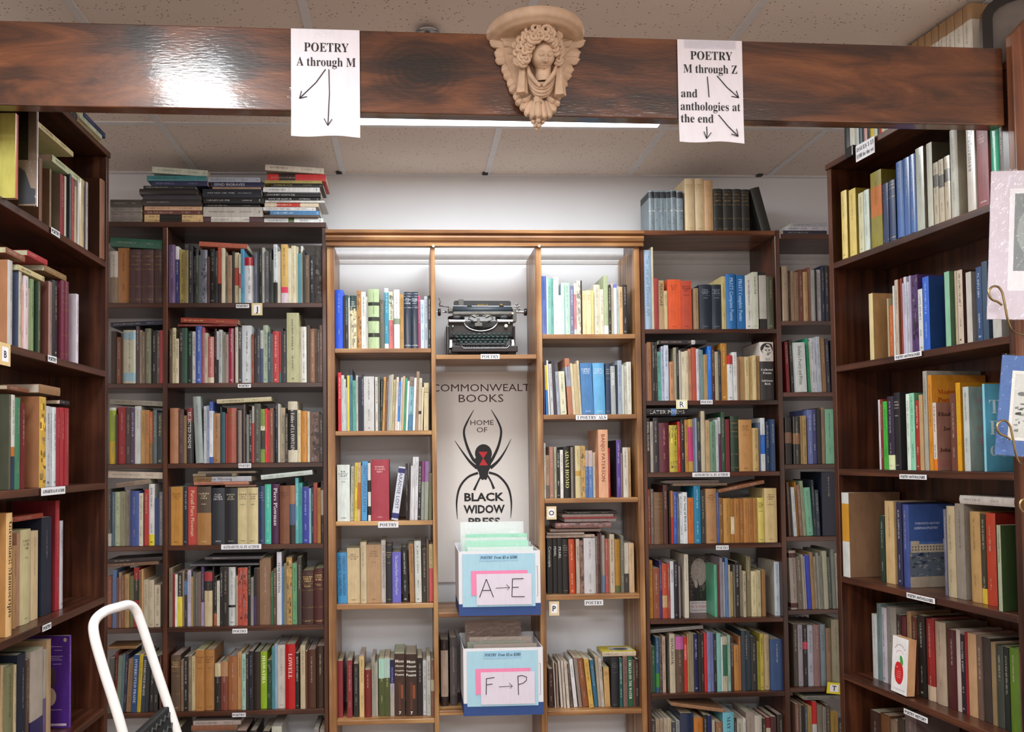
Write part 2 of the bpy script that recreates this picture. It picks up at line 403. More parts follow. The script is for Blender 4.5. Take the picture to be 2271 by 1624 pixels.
# paper signs taped over the beam
def sign(name, label, cs, lines, arrows, tape):
    """cs: four photo corners tl,tr,br,bl ; lines (x,y,cap,text) and arrows in sheet fractions"""
    tl, tr, br, bl = [beam_at(*c, out=.004) for c in cs]
    wv = (tr-tl); ex = BE; w = ((tr-tl).length+(br-bl).length)/2; h = ((tl-bl).length+(tr-br).length)/2
    o = Vector((min(tl.x, bl.x), 0, 0)); o = tl
    t = empty(name, (0,0,0), label=label, cat='sign', group='paper signs on the beam')
    m = MB(); n = 14; vs = []; fs = []
    bow = lambda v: .004*max(0, v-.72)**1.5*6
    for side in (0, .0007):
        for j in range(n+1):
            for i in range(9):
                u = i/8; v = j/n
                edge = .0012*sin(u*7)*(1 if j == n else 0)
                p = o+ex*(u*w)+Vector((0,0,-1))*(v*h+edge*2)+BN*(bow(v)*(1+.5*sin(u*5))-side)
                vs.append(p)
    k = 9*(n+1)
    for j in range(n):
        for i in range(8):
            a = j*9+i; fs.append((a, a+9, a+10, a+1)); fs.append((k+a, k+a+1, k+a+10, k+a+9))
    m.add(vs, fs, lin('e8e4ec'), True); m.build('sheet', M_PRINT, t)
    P = lambda u, v, out=.0012: o+ex*(u*w)+Vector((0,0,-1))*(v*h)+BN*(bow(v)*1.3+out)
    for (u, v, cap, s, al, mw) in lines:
        m = MB(); text_on(m, s, P(u, v), ex, (0,0,1), cap*h, style='serif', align=al, sx=.95, maxw=mw*w); m.build('lettering', M_INK, t)
    for a in arrows:
        m = MB(); pts = [P(*q) for q in a[0]]; m.tube(pts, .0011, 6)
        if a[1]:
            e = pts[-1]; d = (pts[-1]-pts[-2]).normalized()
            for ang in (RAD(150), RAD(-150)):
                R = Matrix.Rotation(ang, 3, BN); m.tube([e, e+(R@d)*.019], .001, 6)
        m.build('arrow', M_INK, t)
    for (u0, v0, u1, v1) in tape:
        m = MB(); m.add([P(u0, v0, .0016), P(u1, v0, .0016), P(u1, v1, .0016), P(u0, v1, .0016)], [(0,3,2,1)]); m.build('tape', M_FILM, t)
sign('paper_sign', 'white paper sign on the beam reading POETRY A through M with two arrows', [(645, 63), (798, 68), (800, 305), (648, 303)],
     [(.515, .21, .082, 'POETRY', 'c', .65), (.51, .345, .082, 'A through M', 'c', .86)],
     [([(.50, .375), (.36, .5), (.12, .65)], True), ([(.55, .375), (.555, .6), (.53, .9)], True)], [(-.05, .55, .22, .7), (.35, -.02, .62, .08)])
sign('paper_sign', 'white paper sign on the beam reading POETRY M through Z and anthologies at the end', [(1502, 87), (1645, 91), (1650, 316), (1506, 317)],
     [(.52, .195, .082, 'POETRY', 'c', .65), (.5, .325, .082, 'M through Z', 'c', .83), (.04, .565, .082, 'and', 'l', .25), (.03, .69, .082, 'anthologies at', 'l', .92), (.03, .81, .082, 'the end', 'l', .5)],
     [([(.45, .36), (.46, .46), (.47, .56)], False), ([(.6, .35), (.75, .46), (.93, .56)], True), ([(.61, .73), (.75, .84), (.9, .94)], True), ([(.42, .85), (.42, .92), (.41, .97)], True)], [(.1, -.02, .9, .09)])

# ================================================================== BOOKCASES
def board(a, b, name, mat, parent, w=.0015):
    m = MB(); m.box(a, b); return bevel(m.build(name, mat, parent), w, 1)
YFR = 3.2; D = YB-YFR-.004
TH = .019
def back_case(label, x0, x1, shelves, ztop, stiles, mats, top=True, th=TH):
    t = empty('bookcase', (0,0,0), label=label, cat='bookcase')
    for (a, b, z) in stiles: board((a, YFR, 0), (b, YB-.034, z), 'side_panel', mats['z'], t)
    for (a, b, zs) in shelves:
        for z in zs: board((a, YFR+.001, z-th), (b, YB-.034, z), 'shelf', mats['x'], t)
    return t
# left back bookcase: a narrow and a wide bay
LZ = [2.176, 1.856, 1.537, 1.214, .894, .564, .244]
t = back_case('tall dark brown bookcase against the back wall, left of the centre bookcase', -1.4, -.33,
    [(-1.40, -.976, LZ), (-.957, -.346, LZ)], 2.5, [(-1.42, -1.40, 2.48), (-.976, -.957, 2.48), (-.346, -.329, 2.48)], DK)
board((-1.42, YFR-.004, 2.48), (-.329, YB-.034, 2.50), 'top', DK['x'], t)
# right back bookcase
t = back_case('tall dark brown bookcase against the back wall, right of the centre bookcase', .945, 2.0,
    [(.962, 1.511, [2.066, 1.773, 1.481, 1.19, .888, .589, .29]), (1.531, 1.96, [2.098, 1.804, 1.508, 1.213, .915, .602, .30])], 2.47,
    [(.946, .962, 2.452), (1.511, 1.531, 2.475), (1.96, 1.98, 2.44)], DK)
board((.946, YFR-.004, 2.452), (1.511, YB-.034, 2.472), 'top', wood('worn_brown_edge', 'x', '3a1d10', '6a3c20', '9a643c'), t)
board((1.531, YFR-.004, 2.438), (1.96, YB-.034, 2.458), 'top', DK['x'], t)
# centre bookcase in lighter wood
CS = [2.4, 2.4]
t = empty('bookcase', (0,0,0), label='honey coloured pine bookcase in the centre of the back wall, holding the typewriter', cat='bookcase')
for a, b in ((-.327, -.297), (.089, .107), (.515, .539), (.921, .943)):
    board((a, YFR-.006, 0), (b, YB-.034, 2.405), 'side_panel', PN['z'], t)
for z in (1.991, 1.66, 1.300, .970, .516): board((-.297, YFR-.002, z-.018), (.089, YB-.034, z), 'shelf', PN['x'], t)
for z in (2.046, 1.719, 1.381, .993, .534): board((.539, YFR-.002, z-.019), (.921, YB-.034, z), 'shelf', PN['x'], t)
for z in (1.964, .931, .545): board((.107, YFR-.002, z-.018), (.515, YB-.034, z), 'shelf', PN['x'], t)
yf = YFR-.006
crown = [(yf, 2.402), (yf-.012, 2.402), (yf-.013, 2.410), (yf-.007, 2.414), (yf-.007, 2.418), (yf-.016, 2.423), (yf-.020, 2.434), (yf-.017, 2.442), (yf-.009, 2.445), (yf-.022, 2.452), (yf-.024, 2.464), (yf, 2.466)]
m = MB(); m.prism(crown, 'x', -.329, .957); m.build('cornice', PN['x'], t)
board((-.327, yf+.001, 2.402), (.943, yf+.02, 2.464), 'cornice_board', PN['x'], t)
for px in (961, 1196):
    p = at(px, 546, YFR-.02); m = MB(); m.ball((p.x, YFR-.02, p.z), (.006, .003, .006), nu=10, nv=6); m.build('pin', M_WHITEKNOB, t)

# side bookcases, turned to face each other across the aisle
class Frame:
    def __init__(s, O, th):
        s.O = Vector(O); s.th = th; s.e = Vector((cos(th), sin(th), 0)); s.n = Vector((-sin(th), cos(th), 0))
    def P(s, u, d, z): return s.O+s.e*u+s.n*d+Vector((0,0,z))
FB = Frame((0, YFR, 0), 0.0)
FL = Frame((-1.08*K, 2.9*K, 0), RAD(90-.81))
FR = Frame((1.579*K, 2.9*K, 0), -RAD(90-6.72))
FRAMES = {'B': FB, 'L': FL, 'R': FR}
def hit(fr, px, py, d=0.0):
    q = RT_*((px-CX)/F) - UP_*((py-CY)/F) + fw
    o = fr.O+fr.n*d; tt = ((o-EYE).dot(fr.n))/q.dot(fr.n); Pt = EYE+q*tt
    return (Pt-fr.O).dot(fr.e), Pt.z
def side_case(fr, label, u0, u1, dep, zs, ztop, th=.021):
    t = empty('bookcase', fr.O, fr.th, label, 'bookcase')
    bd = lambda a, b, nm, mt: board(a, b, nm, mt, t)
    for u in ((u0, u0+.022), (u1-.022, u1)): bd((u[0], 0, 0), (u[1], dep, ztop-.0205), 'side_panel', DK['z'])
    for z in zs: bd((u0+.022, .001, z-th), (u1-.022, dep, z), 'shelf', DK['x'])
    bd((u0-.004, -.004, ztop-.02), (u1+.004, dep, ztop), 'top', DK['x'])
    bd((u0, dep+.0005, 0), (u1, dep+.008, ztop), 'back_panel', DK['z'])
    return t
side_case(FL, 'dark brown bookcase along the left side of the aisle', -.80, .012, .185, [2.215, 1.849, 1.478, 1.105, .742, .38], 2.590)
side_case(FR, 'dark brown bookcase along the right side of the aisle', -.006, .735, .21, [2.211, 1.852, 1.497, 1.131, .801, .43], 2.563)

# ================================================================== BOOKS
# one row per book, in millimetres and degrees: S standing / F lying; offset along the shelf, thickness (or length), height (or
# thickness), depth, shelf height, set-back from the shelf front, lean, cloth colour, spine details | label of the ones built singly
BOOKS = '''#LT|B|books stacked on the left back bookcase
F -1051.3 231 16.8 152.4 2500.6 11.6 0 e0c08a m:3a3020 b1f1a14@.26-.64
F -1184.8 121.8 12.8 100 2500.6 9.3 0 8f8a85 m:5a5550
F -579.1 236.6 21.4 156.2 2500.6 18.3 0 e0e2e2 m:404040 b4a5a28@.41-.51 ~white book with olive panel, fourth stack from left, atop left back bookcase
F -817.9 236.9 26.1 156.4 2500.6 17.6 0 5a4045 be0dcd4@.12-.76 m:6a6660 ~dark brown book with white panel, third stack from left, atop left back bookcase
F -1184.1 121.7 9.2 100 2514 7.4 0 8a8580 m:5a5550
F -1053.7 231.5 16.8 152.8 2518 18.9 0 e0c08a m:3a3020 b1f1a14@.26-.64
F -577.1 217.9 9.3 143.8 2522.6 7.2 0 5a4a40
F -1185.7 121.9 18 100 2523.7 11.5 0 8f8a85 m:5a5550
F -820.6 235.8 39 155.6 2527.3 17.3 0 c5c0b8 m:6a6660 ~thick pale grey book, third stack from left, atop left back bookcase
F -554.6 200.7 19 132.4 2532.5 14.5 0 4a80b0 m:d8e0e8
F -1055.1 229.5 15.6 151.4 2535.5 17.2 0 6a4038 m:c8b0a0
F -1184.5 121.8 18 100 2542.3 8.2 0 8a8682 m:5a5550
F -1053 227.5 16 150.1 2551.7 16.7 0 d8b090 m:8a7058
F -582.4 210.6 14.1 139 2552 15.4 0 dcdcdc m:707070
F -1184.1 121.8 29.9 100 2560.9 6.9 0 4a4540
F -1060.3 234.8 25.6 155 2568.3 9.1 0 3a3538 ~first dark grey book from below, second stack from left, atop left back bookcase
F -576 216.5 15.7 142.9 2566.8 13.1 0 d9c9b0 bc03a2a@.22-.66 m:e8d8c8
F -813.8 217.2 10.9 143.4 2567 17.2 0 1a1818
F -817.6 236.4 24.5 156 2578.5 8.7 0 15151a m:c8c8c8 ~second black book from below, third stack from left, atop left back bookcase
F -573.2 238.1 7.7 157.1 2583.1 8.5 0 d8d8d4 m:5a5a5a
F -577.8 226.4 14.5 149.4 2591.3 12.6 0 15151a m:c8c8c8
F -1057.9 227.3 18.4 150 2594.6 13.5 0 3c3a42
F -821.9 234.6 33.4 154.8 2603.6 10.3 0 1c222e m:b0b4b8 ~thick black book, third stack from left, atop left back bookcase
F -576.8 226.1 14.9 149.2 2606.5 7.3 0 15151a m:c8c8c8
F -1070.4 225.1 22 148.5 2613.6 9.9 0 2e2b2c ~third dark grey book from below, second stack from left, atop left back bookcase
F -565.1 205.1 6 135.3 2622 19.1 0 8a8a8a
F -582.7 226.9 19.4 149.7 2628.6 18.1 0 e4e4e4 m:303030
F -1054.4 205.5 11.6 135.6 2636.2 8.4 0 2a2d30 m:9a9a90
F -783.6 193.6 8.5 127.8 2637.5 14.8 0 b09078
F -1020.9 219.4 19.2 144.8 2648.5 7.5 0 2d3358 m:8a90b0
F -550.1 208.8 12.5 137.8 2648.6 13.7 0 1c1a18 m:a89a58
F -791.9 213.5 20.6 140.9 2646.6 16.2 0 23284a X:SEND_BIGRAVES:c8c8d0
F -575.2 228.4 11.3 150.8 2661.8 10.2 0 a89a58
F -1041 235.1 20.9 155.2 2668.3 9 0 3f8a90 ~teal book, second stack from left, atop left back bookcase
F -804.1 209.6 19.4 138.4 2667.8 18 0 a9b0bd m:7a8090
F -566.8 235.8 27.6 160.5 2673.7 18.7 0 c83030 b2a1a1a@.2-.48 ~red book with black panel, fourth stack from left, atop left back bookcase
F -1024.6 220.3 25 145.4 2704.8 19 -3.9 cfd8c8 m:8a9088 ~pale cream book, second stack from left, atop left back bookcase
F -573.8 234.8 23.5 155 2716.1 14 -3.5 d8d0c0 m:4a4a48 ~pale cream book, fourth stack from left, atop left back bookcase
#N1|B|books on the narrow left bay top shelf
S -1187.4 30.3 210 142.8 2176 18.4 0 8a7a68 bc8c4bc@.5-1 ~taupe book with pale grey top, top shelf, narrow bay, left back bookcase
S -1156.1 43.6 224 152.3 2176 17.9 0 a06a35 m:4a2a14 ~thick mustard book, top shelf, narrow bay, left back bookcase
S -1110.9 45.9 215.6 146.6 2176 13.1 0 4a2f30 k g ~first gilt-banded thick dark brown book from left, top shelf, narrow bay, left back bookcase
S -1064.6 50 215.4 146.5 2176 11.8 0 4a2f30 k g ~second gilt-banded thick dark brown book from left, top shelf, narrow bay, left back bookcase
S -1014.2 35.7 216.1 147 2176 14.4 0 46302e k g ~gilt-banded dark brown book, top shelf, narrow bay, left back bookcase
F -1185.5 204.5 35.9 135 2404.8 12 -3.3 2f6350 ~thick dark green book lying flat, top shelf, narrow bay, left back bookcase
#W1|B|books on the wide left bay top shelf
S -956.2 28 233.8 159 2176 8.3 0 5d4470 k ~dark purple book, top shelf, wide bay, left back bookcase
S -927.8 11.7 228.4 155.3 2176 10.3 0 2a2f6a be6e6ea@.77-1 m:c0c0d8
S -914.2 20.3 216.3 147.1 2176 17.4 0 b5a560 m:4a4420
S -891 13.9 211.5 143.8 2176 6.6 0 8f8450
S -876.7 17.6 233.5 158.8 2176 6.6 0 26272e ~first black book from left, top shelf, wide bay, left back bookcase
S -858.7 8.7 191.7 130.3 2176 14.8 0 1e1e22
S -848.7 10.8 217.7 148 2176 9.9 0 3a3d3a
S -837.5 6.5 193.4 131.5 2176 13.5 0 55705a
S -830.6 26 215.2 146.4 2176 12.6 0 6a6a7a v ~grey book with patterned spine, top shelf, wide bay, left back bookcase
S -804.2 9.2 186.8 127 2176 10.8 0 4a322c
S -794.5 18.9 221.2 150.4 2176 20 0 17171a m:a0a0a0
S -771.9 9.8 210.3 143 2176 8.7 0 2a2a2a
S -761.7 14.8 225.2 153.1 2176 11.8 0 b5533c b2a1c1a@0-.35
S -746.2 12.6 222.4 151.2 2176 8.8 0 d8ceb4
S -733.2 8.7 204 138.7 2176 14.9 0 8a8275
S -723.4 17.7 192.7 131 2176 9.9 0 a08468
S -705.3 9.7 209 142.1 2176 11 0 2e2a28
S -695.2 16.6 205.3 139.6 2176 16.5 0 cfc4a2 bc04a38@.35-.7
S -677.4 5.2 198.9 135.3 2176 10.5 0 cfc4a2 bc04a38@.3-.6
S -671.8 14.2 219.9 149.5 2176 13.8 0 4f9ac0
S -657.2 37.9 185.8 126.3 2176 18.7 0 e2e6ea bc02030@.82-1 m:6a6a70 ~white book with red top, top shelf, wide bay, left back bookcase
S -617.2 13.3 198.2 134.8 2176 7.4 0 5b6478
S -603.5 6 214.2 145.6 2176 6.9 0 26282c
S -597.1 9.9 218.8 148.8 2176 9.2 0 1a1a1c
S -586.8 9.6 225.6 153.4 2176 16.7 0 b5b8b0
S -576.8 20.1 208.2 141.6 2176 14.6 0 5a5c62 m:a0a0a0
S -555.8 8.1 222.9 151.6 2176 9.3 0 2c2c30
S -547.3 6.6 175.1 119.1 2176 10.6 0 4a5a50
S -540.2 14.9 236.8 161 2176 8.5 0 d8dce0 b1a1a1a@0-.35 m:303030
S -524.9 14.2 209.8 142.6 2176 12.4 0 e0dccc
S -509.1 25 236.4 160.8 2176 6.6 0 d9b468 be04060@.17-.27 bd8c8d0@0-.17 m:6a4a20 ~mustard book with red band, top shelf, wide bay, left back bookcase
S -483.7 12.3 222.8 151.5 2176 15.8 0 d8d4bc
S -471 19.9 233.7 158.9 2176 18.5 0 dcd2b0 ~cream book, top shelf, wide bay, left back bookcase
S -450.6 7.5 230.7 156.9 2176 19.4 0 cfc8b0
S -442.8 9.3 202.8 137.9 2176 16.3 0 3fa0b8
S -433.1 9.3 233.2 158.5 2176 19.4 0 d4d8d0
S -422.1 6.1 214.4 145.8 2176 6.3 0 2a2c30
S -415.6 17.4 194.4 132.2 2176 10 0 6a5540
S -397.8 18.7 190.4 129.5 2176 19.5 0 1a1c24 m:b0b0b0
S -378.7 31.9 233.4 158.7 2176 16.9 0 3a3530 v ~dark grey book with patterned spine, top shelf, wide bay, left back bookcase
F -836.1 190.7 18 125.9 2407 11.7 -3.3 b5604a
#N2|B|books on the narrow left bay second shelf
S -1182.9 20.5 209.9 142.7 1856 19.2 0 3a2a24
S -1159.6 16.3 185.3 126 1856 14.7 0 7a4e3a
S -1142.9 8.5 201.6 137.1 1856 17.5 0 6e5a4c
S -1132 48.5 212.2 144.3 1856 10.1 0 b8b8a0 b8ab0c0@.82-.96 b8ab0c0@.04-.2 m:5a6a6a ~wide pale grey book with blue circle, second shelf, narrow bay, left back bookcase
S -1082.2 12.3 227.7 154.8 1856 8.7 0 4a4046
S -1069.5 10.5 212.4 144.4 1856 12.2 0 9c8a78
S -1057.7 9.4 205.7 139.9 1856 7.9 0 6e6050
S -1048 22.8 218.9 148.9 1856 11.3 0 6a6a55 m:b0ac90 ~taupe book, second shelf, narrow bay, left back bookcase
S -1023.9 16.9 209.5 142.4 1856 19.5 0 1c1a1a m:b0a8a0
S -1002.5 15 202 137.4 1856 10.6 0 5a4a44
S -986.2 9.4 211.2 143.6 1856 6.1 0 c02838
F -1180.6 203.6 16.6 135.6 2081.7 6.6 2.4 20283a
#W2|B|books on the wide left bay second shelf
S -951.5 9.1 217.4 147.9 1856 8.4 0 4a3a30
S -941.9 12.6 222 150.9 1856 17 0 d9cfa5 m:6a6040
S -927.7 12.5 178.1 121.1 1856 11.1 0 d2c8a8 m:3a3a30
S -913.8 15.9 219.6 149.3 1856 10.1 0 17171a
S -897.2 14.2 220.3 149.8 1856 7.4 0 24503a
S -882.6 16.2 209.1 142.2 1856 19.7 0 1a2420 m:7ab890
S -862.5 13.3 206.6 140.5 1856 11.9 0 c5c5c5 m:404040
S -848.5 24.6 227.2 154.5 1856 8.9 0 3a58a8 m:d0d8e8 ~blue book, second shelf, wide bay, left back bookcase
S -823.3 9.3 222.8 151.5 1856 6.8 0 a04a5a
S -813.7 12.7 200.1 136.1 1856 6.8 0 b8ac98
S -800.6 23.5 184.4 125.4 1856 8.4 0 b06058 bc8b8a0@0-.12 m:e0b8b0 ~rust book with cream base, second shelf, wide bay, left back bookcase
S -776.1 8.7 218.1 148.3 1856 15.5 0 2a1a1e
S -765.7 8.3 206.9 140.7 1856 8.1 0 c8c8cc b1a1a1a@0-.45
S -757 12.4 212.6 144.6 1856 6.6 0 b0b4b0
S -744.2 10.5 203.6 138.5 1856 12.9 0 8a8a84
S -733 12 195.1 132.7 1856 9.5 0 9a8478
S -720.6 21.6 219.5 149.2 1856 20 0 a02848 m:d8c0c8 ~dark red book, second shelf, wide bay, left back bookcase
S -692.7 10.6 222.6 151.4 1856 7.7 0 c8c0b0
S -681.7 13.9 223.5 152 1856 13.4 0 3a3a3a m:d0d0d0
S -667.3 37.6 230.8 156.9 1856 16.8 0 ccd2d6 m:303030 ~thick white book with a small oval, second shelf, wide bay, left back bookcase
S -628.8 8.6 195.1 132.7 1856 11.7 0 8a3a24
S -619.8 8.6 208.4 141.7 1856 19.8 0 2e2a28
S -609.9 16 217.2 147.7 1856 12.7 0 3c3c48
S -593.3 10.3 210.6 143.2 1856 9.4 0 c0c4c4 b3a4a70@.0-.65
S -582.6 18.7 230.9 157 1856 11.7 0 a8b8a0 m:5a6a50 ~pale green book, second shelf, wide bay, left back bookcase
S -563 10.8 204.1 138.8 1856 6.5 0 3a5058 m:c0c8c8
S -551.8 7 196.9 133.9 1856 11.9 0 5a6a70
S -544.4 24 206.5 140.4 1856 9.5 0 b83a3a m:e8d0d0 ~red book, second shelf, wide bay, left back bookcase
S -520.1 6.7 205.9 140 1856 18.5 0 9a2a2a b2a7070@0-.2
S -513 7.6 223.8 152.2 1856 17.6 0 3a3434
S -504.8 14.2 209 142.1 1856 13 0 3c4048
S -488.4 47.8 279.8 190.2 1856 6.4 0 b5b48a m:30302a ~tallest olive green hardback, second shelf, wide bay, left back bookcase
S -440.3 8.6 224.2 152.5 1856 9.6 0 b8b090
S -431.3 20.7 224.2 152.4 1856 9.4 0 dcdcd4 m:303030 ~white book, second shelf, wide bay, left back bookcase
S -410.2 13.3 230 156.4 1856 8.9 0 4a3a34
S -395.8 17.4 216 146.9 1856 9.2 0 8a6248 m:c8a888
S -378.1 8.9 217.5 147.9 1856 18.2 0 6a5244
S -368.1 9.5 211.8 144 1856 8 0 4a3830
S -358.2 11.4 229.6 156.1 1856 6.7 0 6a5048
F -920.8 231 8 152.5 2083.8 13.9 0 7a2a26
F -910.6 227.6 19.9 150.2 2100 19 -2 9c4030 m:d8b080 ~rust book lying flat, second shelf, wide bay, left back bookcase
#N3|B|books on the narrow left bay third shelf
S -1188 23.2 224.3 152.6 1537 19.9 0 dfe0d8 ba0b838@.4-.95 bd8b838@0-.4 ~white book with lime green band, third shelf, narrow bay, left back bookcase
S -1160.6 5.9 198.1 134.7 1537 11.6 0 4a3a34
S -1154.4 29.9 226 153.7 1537 18.6 0 9a2a30 ~dark red book, third shelf, narrow bay, left back bookcase
S -1122.5 16.9 223.6 152 1537 15.2 0 4a3a3a
S -1105.3 16.1 221.6 150.7 1537 17.1 0 4f3f58 m:c0b8c8
S -1088.2 23.2 229.3 155.9 1537 16.4 0 c8ccc8 ~white book, third shelf, narrow bay, left back bookcase
S -1063.8 17.4 213.2 145 1537 12.9 0 b08a50
S -1044.5 13.8 212.7 144.6 1537 7.3 0 a8703c
S -1030.3 11.6 206 140.1 1537 9 0 a85a30 b7a5a2a@0-.4
S -1018.3 14.6 213.2 145 1537 18.2 0 5a6a70
S -1003.3 24.2 203.2 138.2 1537 18.6 0 2e3434 m:c0b060 ~second dark grey book from left, third shelf, narrow bay, left back bookcase
F -1188.1 207.5 19.7 137 1775.2 18.9 -2.9 8a8478 m:5a5448
#W3|B|books on the wide left bay third shelf
S -950 32.5 220 149.6 1537 10.7 0 a06a48 k g ~gilt-banded brown book, third shelf, wide bay, left back bookcase
S -917.1 19.6 214.2 145.7 1537 15.2 0 4a302c m:8a6a5a ~first dark brown book from left, third shelf, wide bay, left back bookcase
S -897.1 10.9 190.5 129.5 1537 17.2 0 8a7048
S -885.6 22.3 219.9 149.5 1537 15 0 241c1c b7a1a20@.75-1 T:SELECTED_POEMS:d8d8d0 ~black book with dark red top, third shelf, wide bay, left back bookcase
S -863 3.9 219.9 149.5 1537 17.4 0 1f1f22
S -849.2 30 265.3 180.3 1537 13.4 -2.5 8f9a98 ~tallest grey book in clear plastic, third shelf, wide bay, left back bookcase
S -818.8 10.8 227.3 154.6 1537 15.2 0 b8bcc0 m:505060
S -807.6 11.2 229.3 155.9 1537 15.6 0 9aa8c0 m:404a70
S -795.1 13.2 244.6 166.3 1537 9.8 0 3a58a0 bd8dce8@.1-.85
S -781.5 26.7 198.3 134.8 1537 18.9 0 a87c50 m:3a2a20 ~tan book, third shelf, wide bay, left back bookcase
S -754.4 4.7 225.2 153.1 1537 19.4 0 2e3838
S -746.9 13.6 202.6 137.7 1537 7 0 24525c
S -732.9 4.7 197.3 134.1 1537 19.6 0 9a2a30
S -727.8 37.3 218.9 148.9 1537 19.5 0 a04a38 k g ~gilt-banded thick rust book, third shelf, wide bay, left back bookcase
S -688.9 6.1 210.6 143.2 1537 15.4 0 2a2422
S -681 12.7 209.9 142.8 1537 6.6 0 8a7a70
S -667.9 6.3 216.5 147.3 1537 18.6 0 2c2826
S -659.5 3.9 233.6 158.9 1537 7.8 0 6a5a50
S -655.2 4.8 202.6 137.8 1537 19.6 0 1e1e1e m:c0c0c0
S -649.6 9.6 192.4 130.8 1537 15.3 0 9a9a94
S -638.4 11.1 209.6 142.6 1537 6.8 0 1d1d1d m:c8c8c8
S -626.9 7.3 225.5 153.3 1537 8.3 0 b83838 bb0a8a0@.7-1
S -619.2 24.5 235.8 160.3 1537 14.9 0 4a4a42 m:8a9a80 ~dark grey book, third shelf, wide bay, left back bookcase
S -593.9 15.7 213.7 145.3 1537 14 0 78983a be0e0c0@.6-.68 b1f2a20@.25-.6
S -577.8 9.5 215.7 146.7 1537 16.5 0 d82a30
S -567.9 9.9 209.8 142.7 1537 19 0 e03848
S -556.3 13 217.1 147.6 1537 9.1 0 8a5a40
S -542.8 4.9 208.9 142 1537 6 0 2a2426
S -537.5 11.1 240.3 163.4 1537 18.9 0 1e1c28 m:a0a0b8
S -524.4 7.3 234.5 159.5 1537 6.2 0 c0bcb0
S -516.8 18.8 219.3 149.1 1537 18.3 0 a89a80 m:6a5a48
S -496.4 9.9 194.7 132.4 1537 7.6 0 3a3028 m:c0b8a8
S -486.1 36.6 243.7 165.7 1537 17.3 0 cfc6b0 b1a1a1a@.2-.86 T:The_Fables_of_LA_FONTAINE:d8d0c0 ~cream book with a tall black title panel, third shelf, wide bay, left back bookcase
S -449.1 12.6 208.8 142 1537 17 0 d8c8a0
S -436.1 26.7 204.8 139.2 1537 18.3 0 c8883a ~mustard book, third shelf, wide bay, left back bookcase
S -408.9 8.8 203.1 138.1 1537 13.7 0 d0c8b0
S -399.7 37.7 200.4 136.3 1537 18.3 0 6a5248 v ~thick taupe book with patterned spine, third shelf, wide bay, left back bookcase
S -361 14.2 193.7 131.7 1537 8.8 0 3a2e28
F -767 215.7 16.7 142.4 1774 15.4 2.5 c5bb98 m:4a4438
#N4|B|books on the narrow left bay fourth shelf
S -1189.2 10.1 225.8 153.5 1214 10.6 0 4a4644 bd0d0c8@0-.22
S -1178.7 12.9 213.4 145.1 1214 18.5 0 5a7888
S -1165.2 21.9 213.2 145 1214 16.8 0 b5c2a0 m:6a7a50 ~pale green book, fourth shelf, narrow bay, left back bookcase
S -1141.8 20.8 215.1 146.3 1214 12.6 0 8a8a6a ~olive book, fourth shelf, narrow bay, left back bookcase
S -1120.6 15.3 220.8 150.2 1214 13.4 0 8a8078
S -1102.8 34.2 216.8 147.4 1214 6.4 0 3a4f90 ~blue book, fourth shelf, narrow bay, left back bookcase
S -1068.2 14 207.3 141 1214 6.5 0 cfc9b4 m:5a5a50
S -1053.9 4 172.1 117 1214 14.3 0 2a1f1c
S -1049.4 15 222 150.9 1214 12.8 0 b02a28
S -1034 22.6 243.6 165.6 1214 18.1 0 d0d0d0 bd8c82a@0-.18 m:2a2a2a ~white zigzag book with yellow label, fourth shelf, narrow bay, left back bookcase
S -1010.2 18.5 187.4 127.5 1214 14.5 0 2a3a68
S -989.8 13 211.5 143.8 1214 7.9 0 6a6a70
F -1156.4 129.8 18.4 100 1442.9 11.1 7.1 8a7868
F -1192 214.1 26 141.3 1483.9 16.7 -2 cdbfae ~pale cream book lying flat, fourth shelf, narrow bay, left back bookcase
#W4|B|books on the wide left bay fourth shelf
S -956.2 9.6 230.9 157 1214 13.3 0 5a3a2a
S -943.8 43.9 230.8 156.9 1214 6.1 0 b5813a M:7a5020 ~thick mustard book, fourth shelf, wide bay, left back bookcase
S -899.5 17.1 230 156.4 1214 17.7 0 1e2430 m:a0a0a8
S -880.4 34.7 230.5 156.7 1214 17.6 0 b84038 T:Purcell_Piers_Plowman:e0c8a0 ~red book, fourth shelf, wide bay, left back bookcase
S -842.3 53.9 230.3 156.6 1214 7.2 0 a07038 b4a3a2c@.55-1 M:c8b890 ~thick mustard book with dark brown top, fourth shelf, wide bay, left back bookcase
S -787.6 51.8 224.6 152.7 1214 13.6 0 22262e M:c8c8c8 k ~first thick black book from left, fourth shelf, wide bay, left back bookcase
S -734.5 48.3 224 152.3 1214 11.3 0 15181e M:b0a888 k ~second thick black book from left, fourth shelf, wide bay, left back bookcase
S -685.8 40.3 224.1 152.4 1214 17 0 d0c090 M:5a4a30 ~first thick cream book from left, fourth shelf, wide bay, left back bookcase
S -644.2 39.9 225 153 1214 10.4 0 d0c090 M:5a4a30 ~second thick cream book from left, fourth shelf, wide bay, left back bookcase
S -602.1 23.3 230.7 156.9 1214 9.3 0 22365c M:8a98b8 ~navy book, fourth shelf, wide bay, left back bookcase
S -578.2 24.1 236.3 160.7 1214 12.8 0 3fb8a0 m:b8e8d8 ~mint book, fourth shelf, wide bay, left back bookcase
S -553.3 32.4 237.8 161.7 1214 19.5 0 4a1f44 T:Piers_Plowman:e0e0e0 ~dark purple book, fourth shelf, wide bay, left back bookcase
S -518.3 37.9 230.5 156.7 1214 7.3 0 7a4a30 M:5a3420 ~thick brown book, fourth shelf, wide bay, left back bookcase
S -480 21.3 231.3 157.3 1214 7.6 0 2a2422 ba07050@.68-1 b4a5a78@.32-.68 ~black book with brown top, fourth shelf, wide bay, left back bookcase
S -458.3 12.6 261.1 177.6 1214 14.7 0 58a8b0 m:d0e0e0
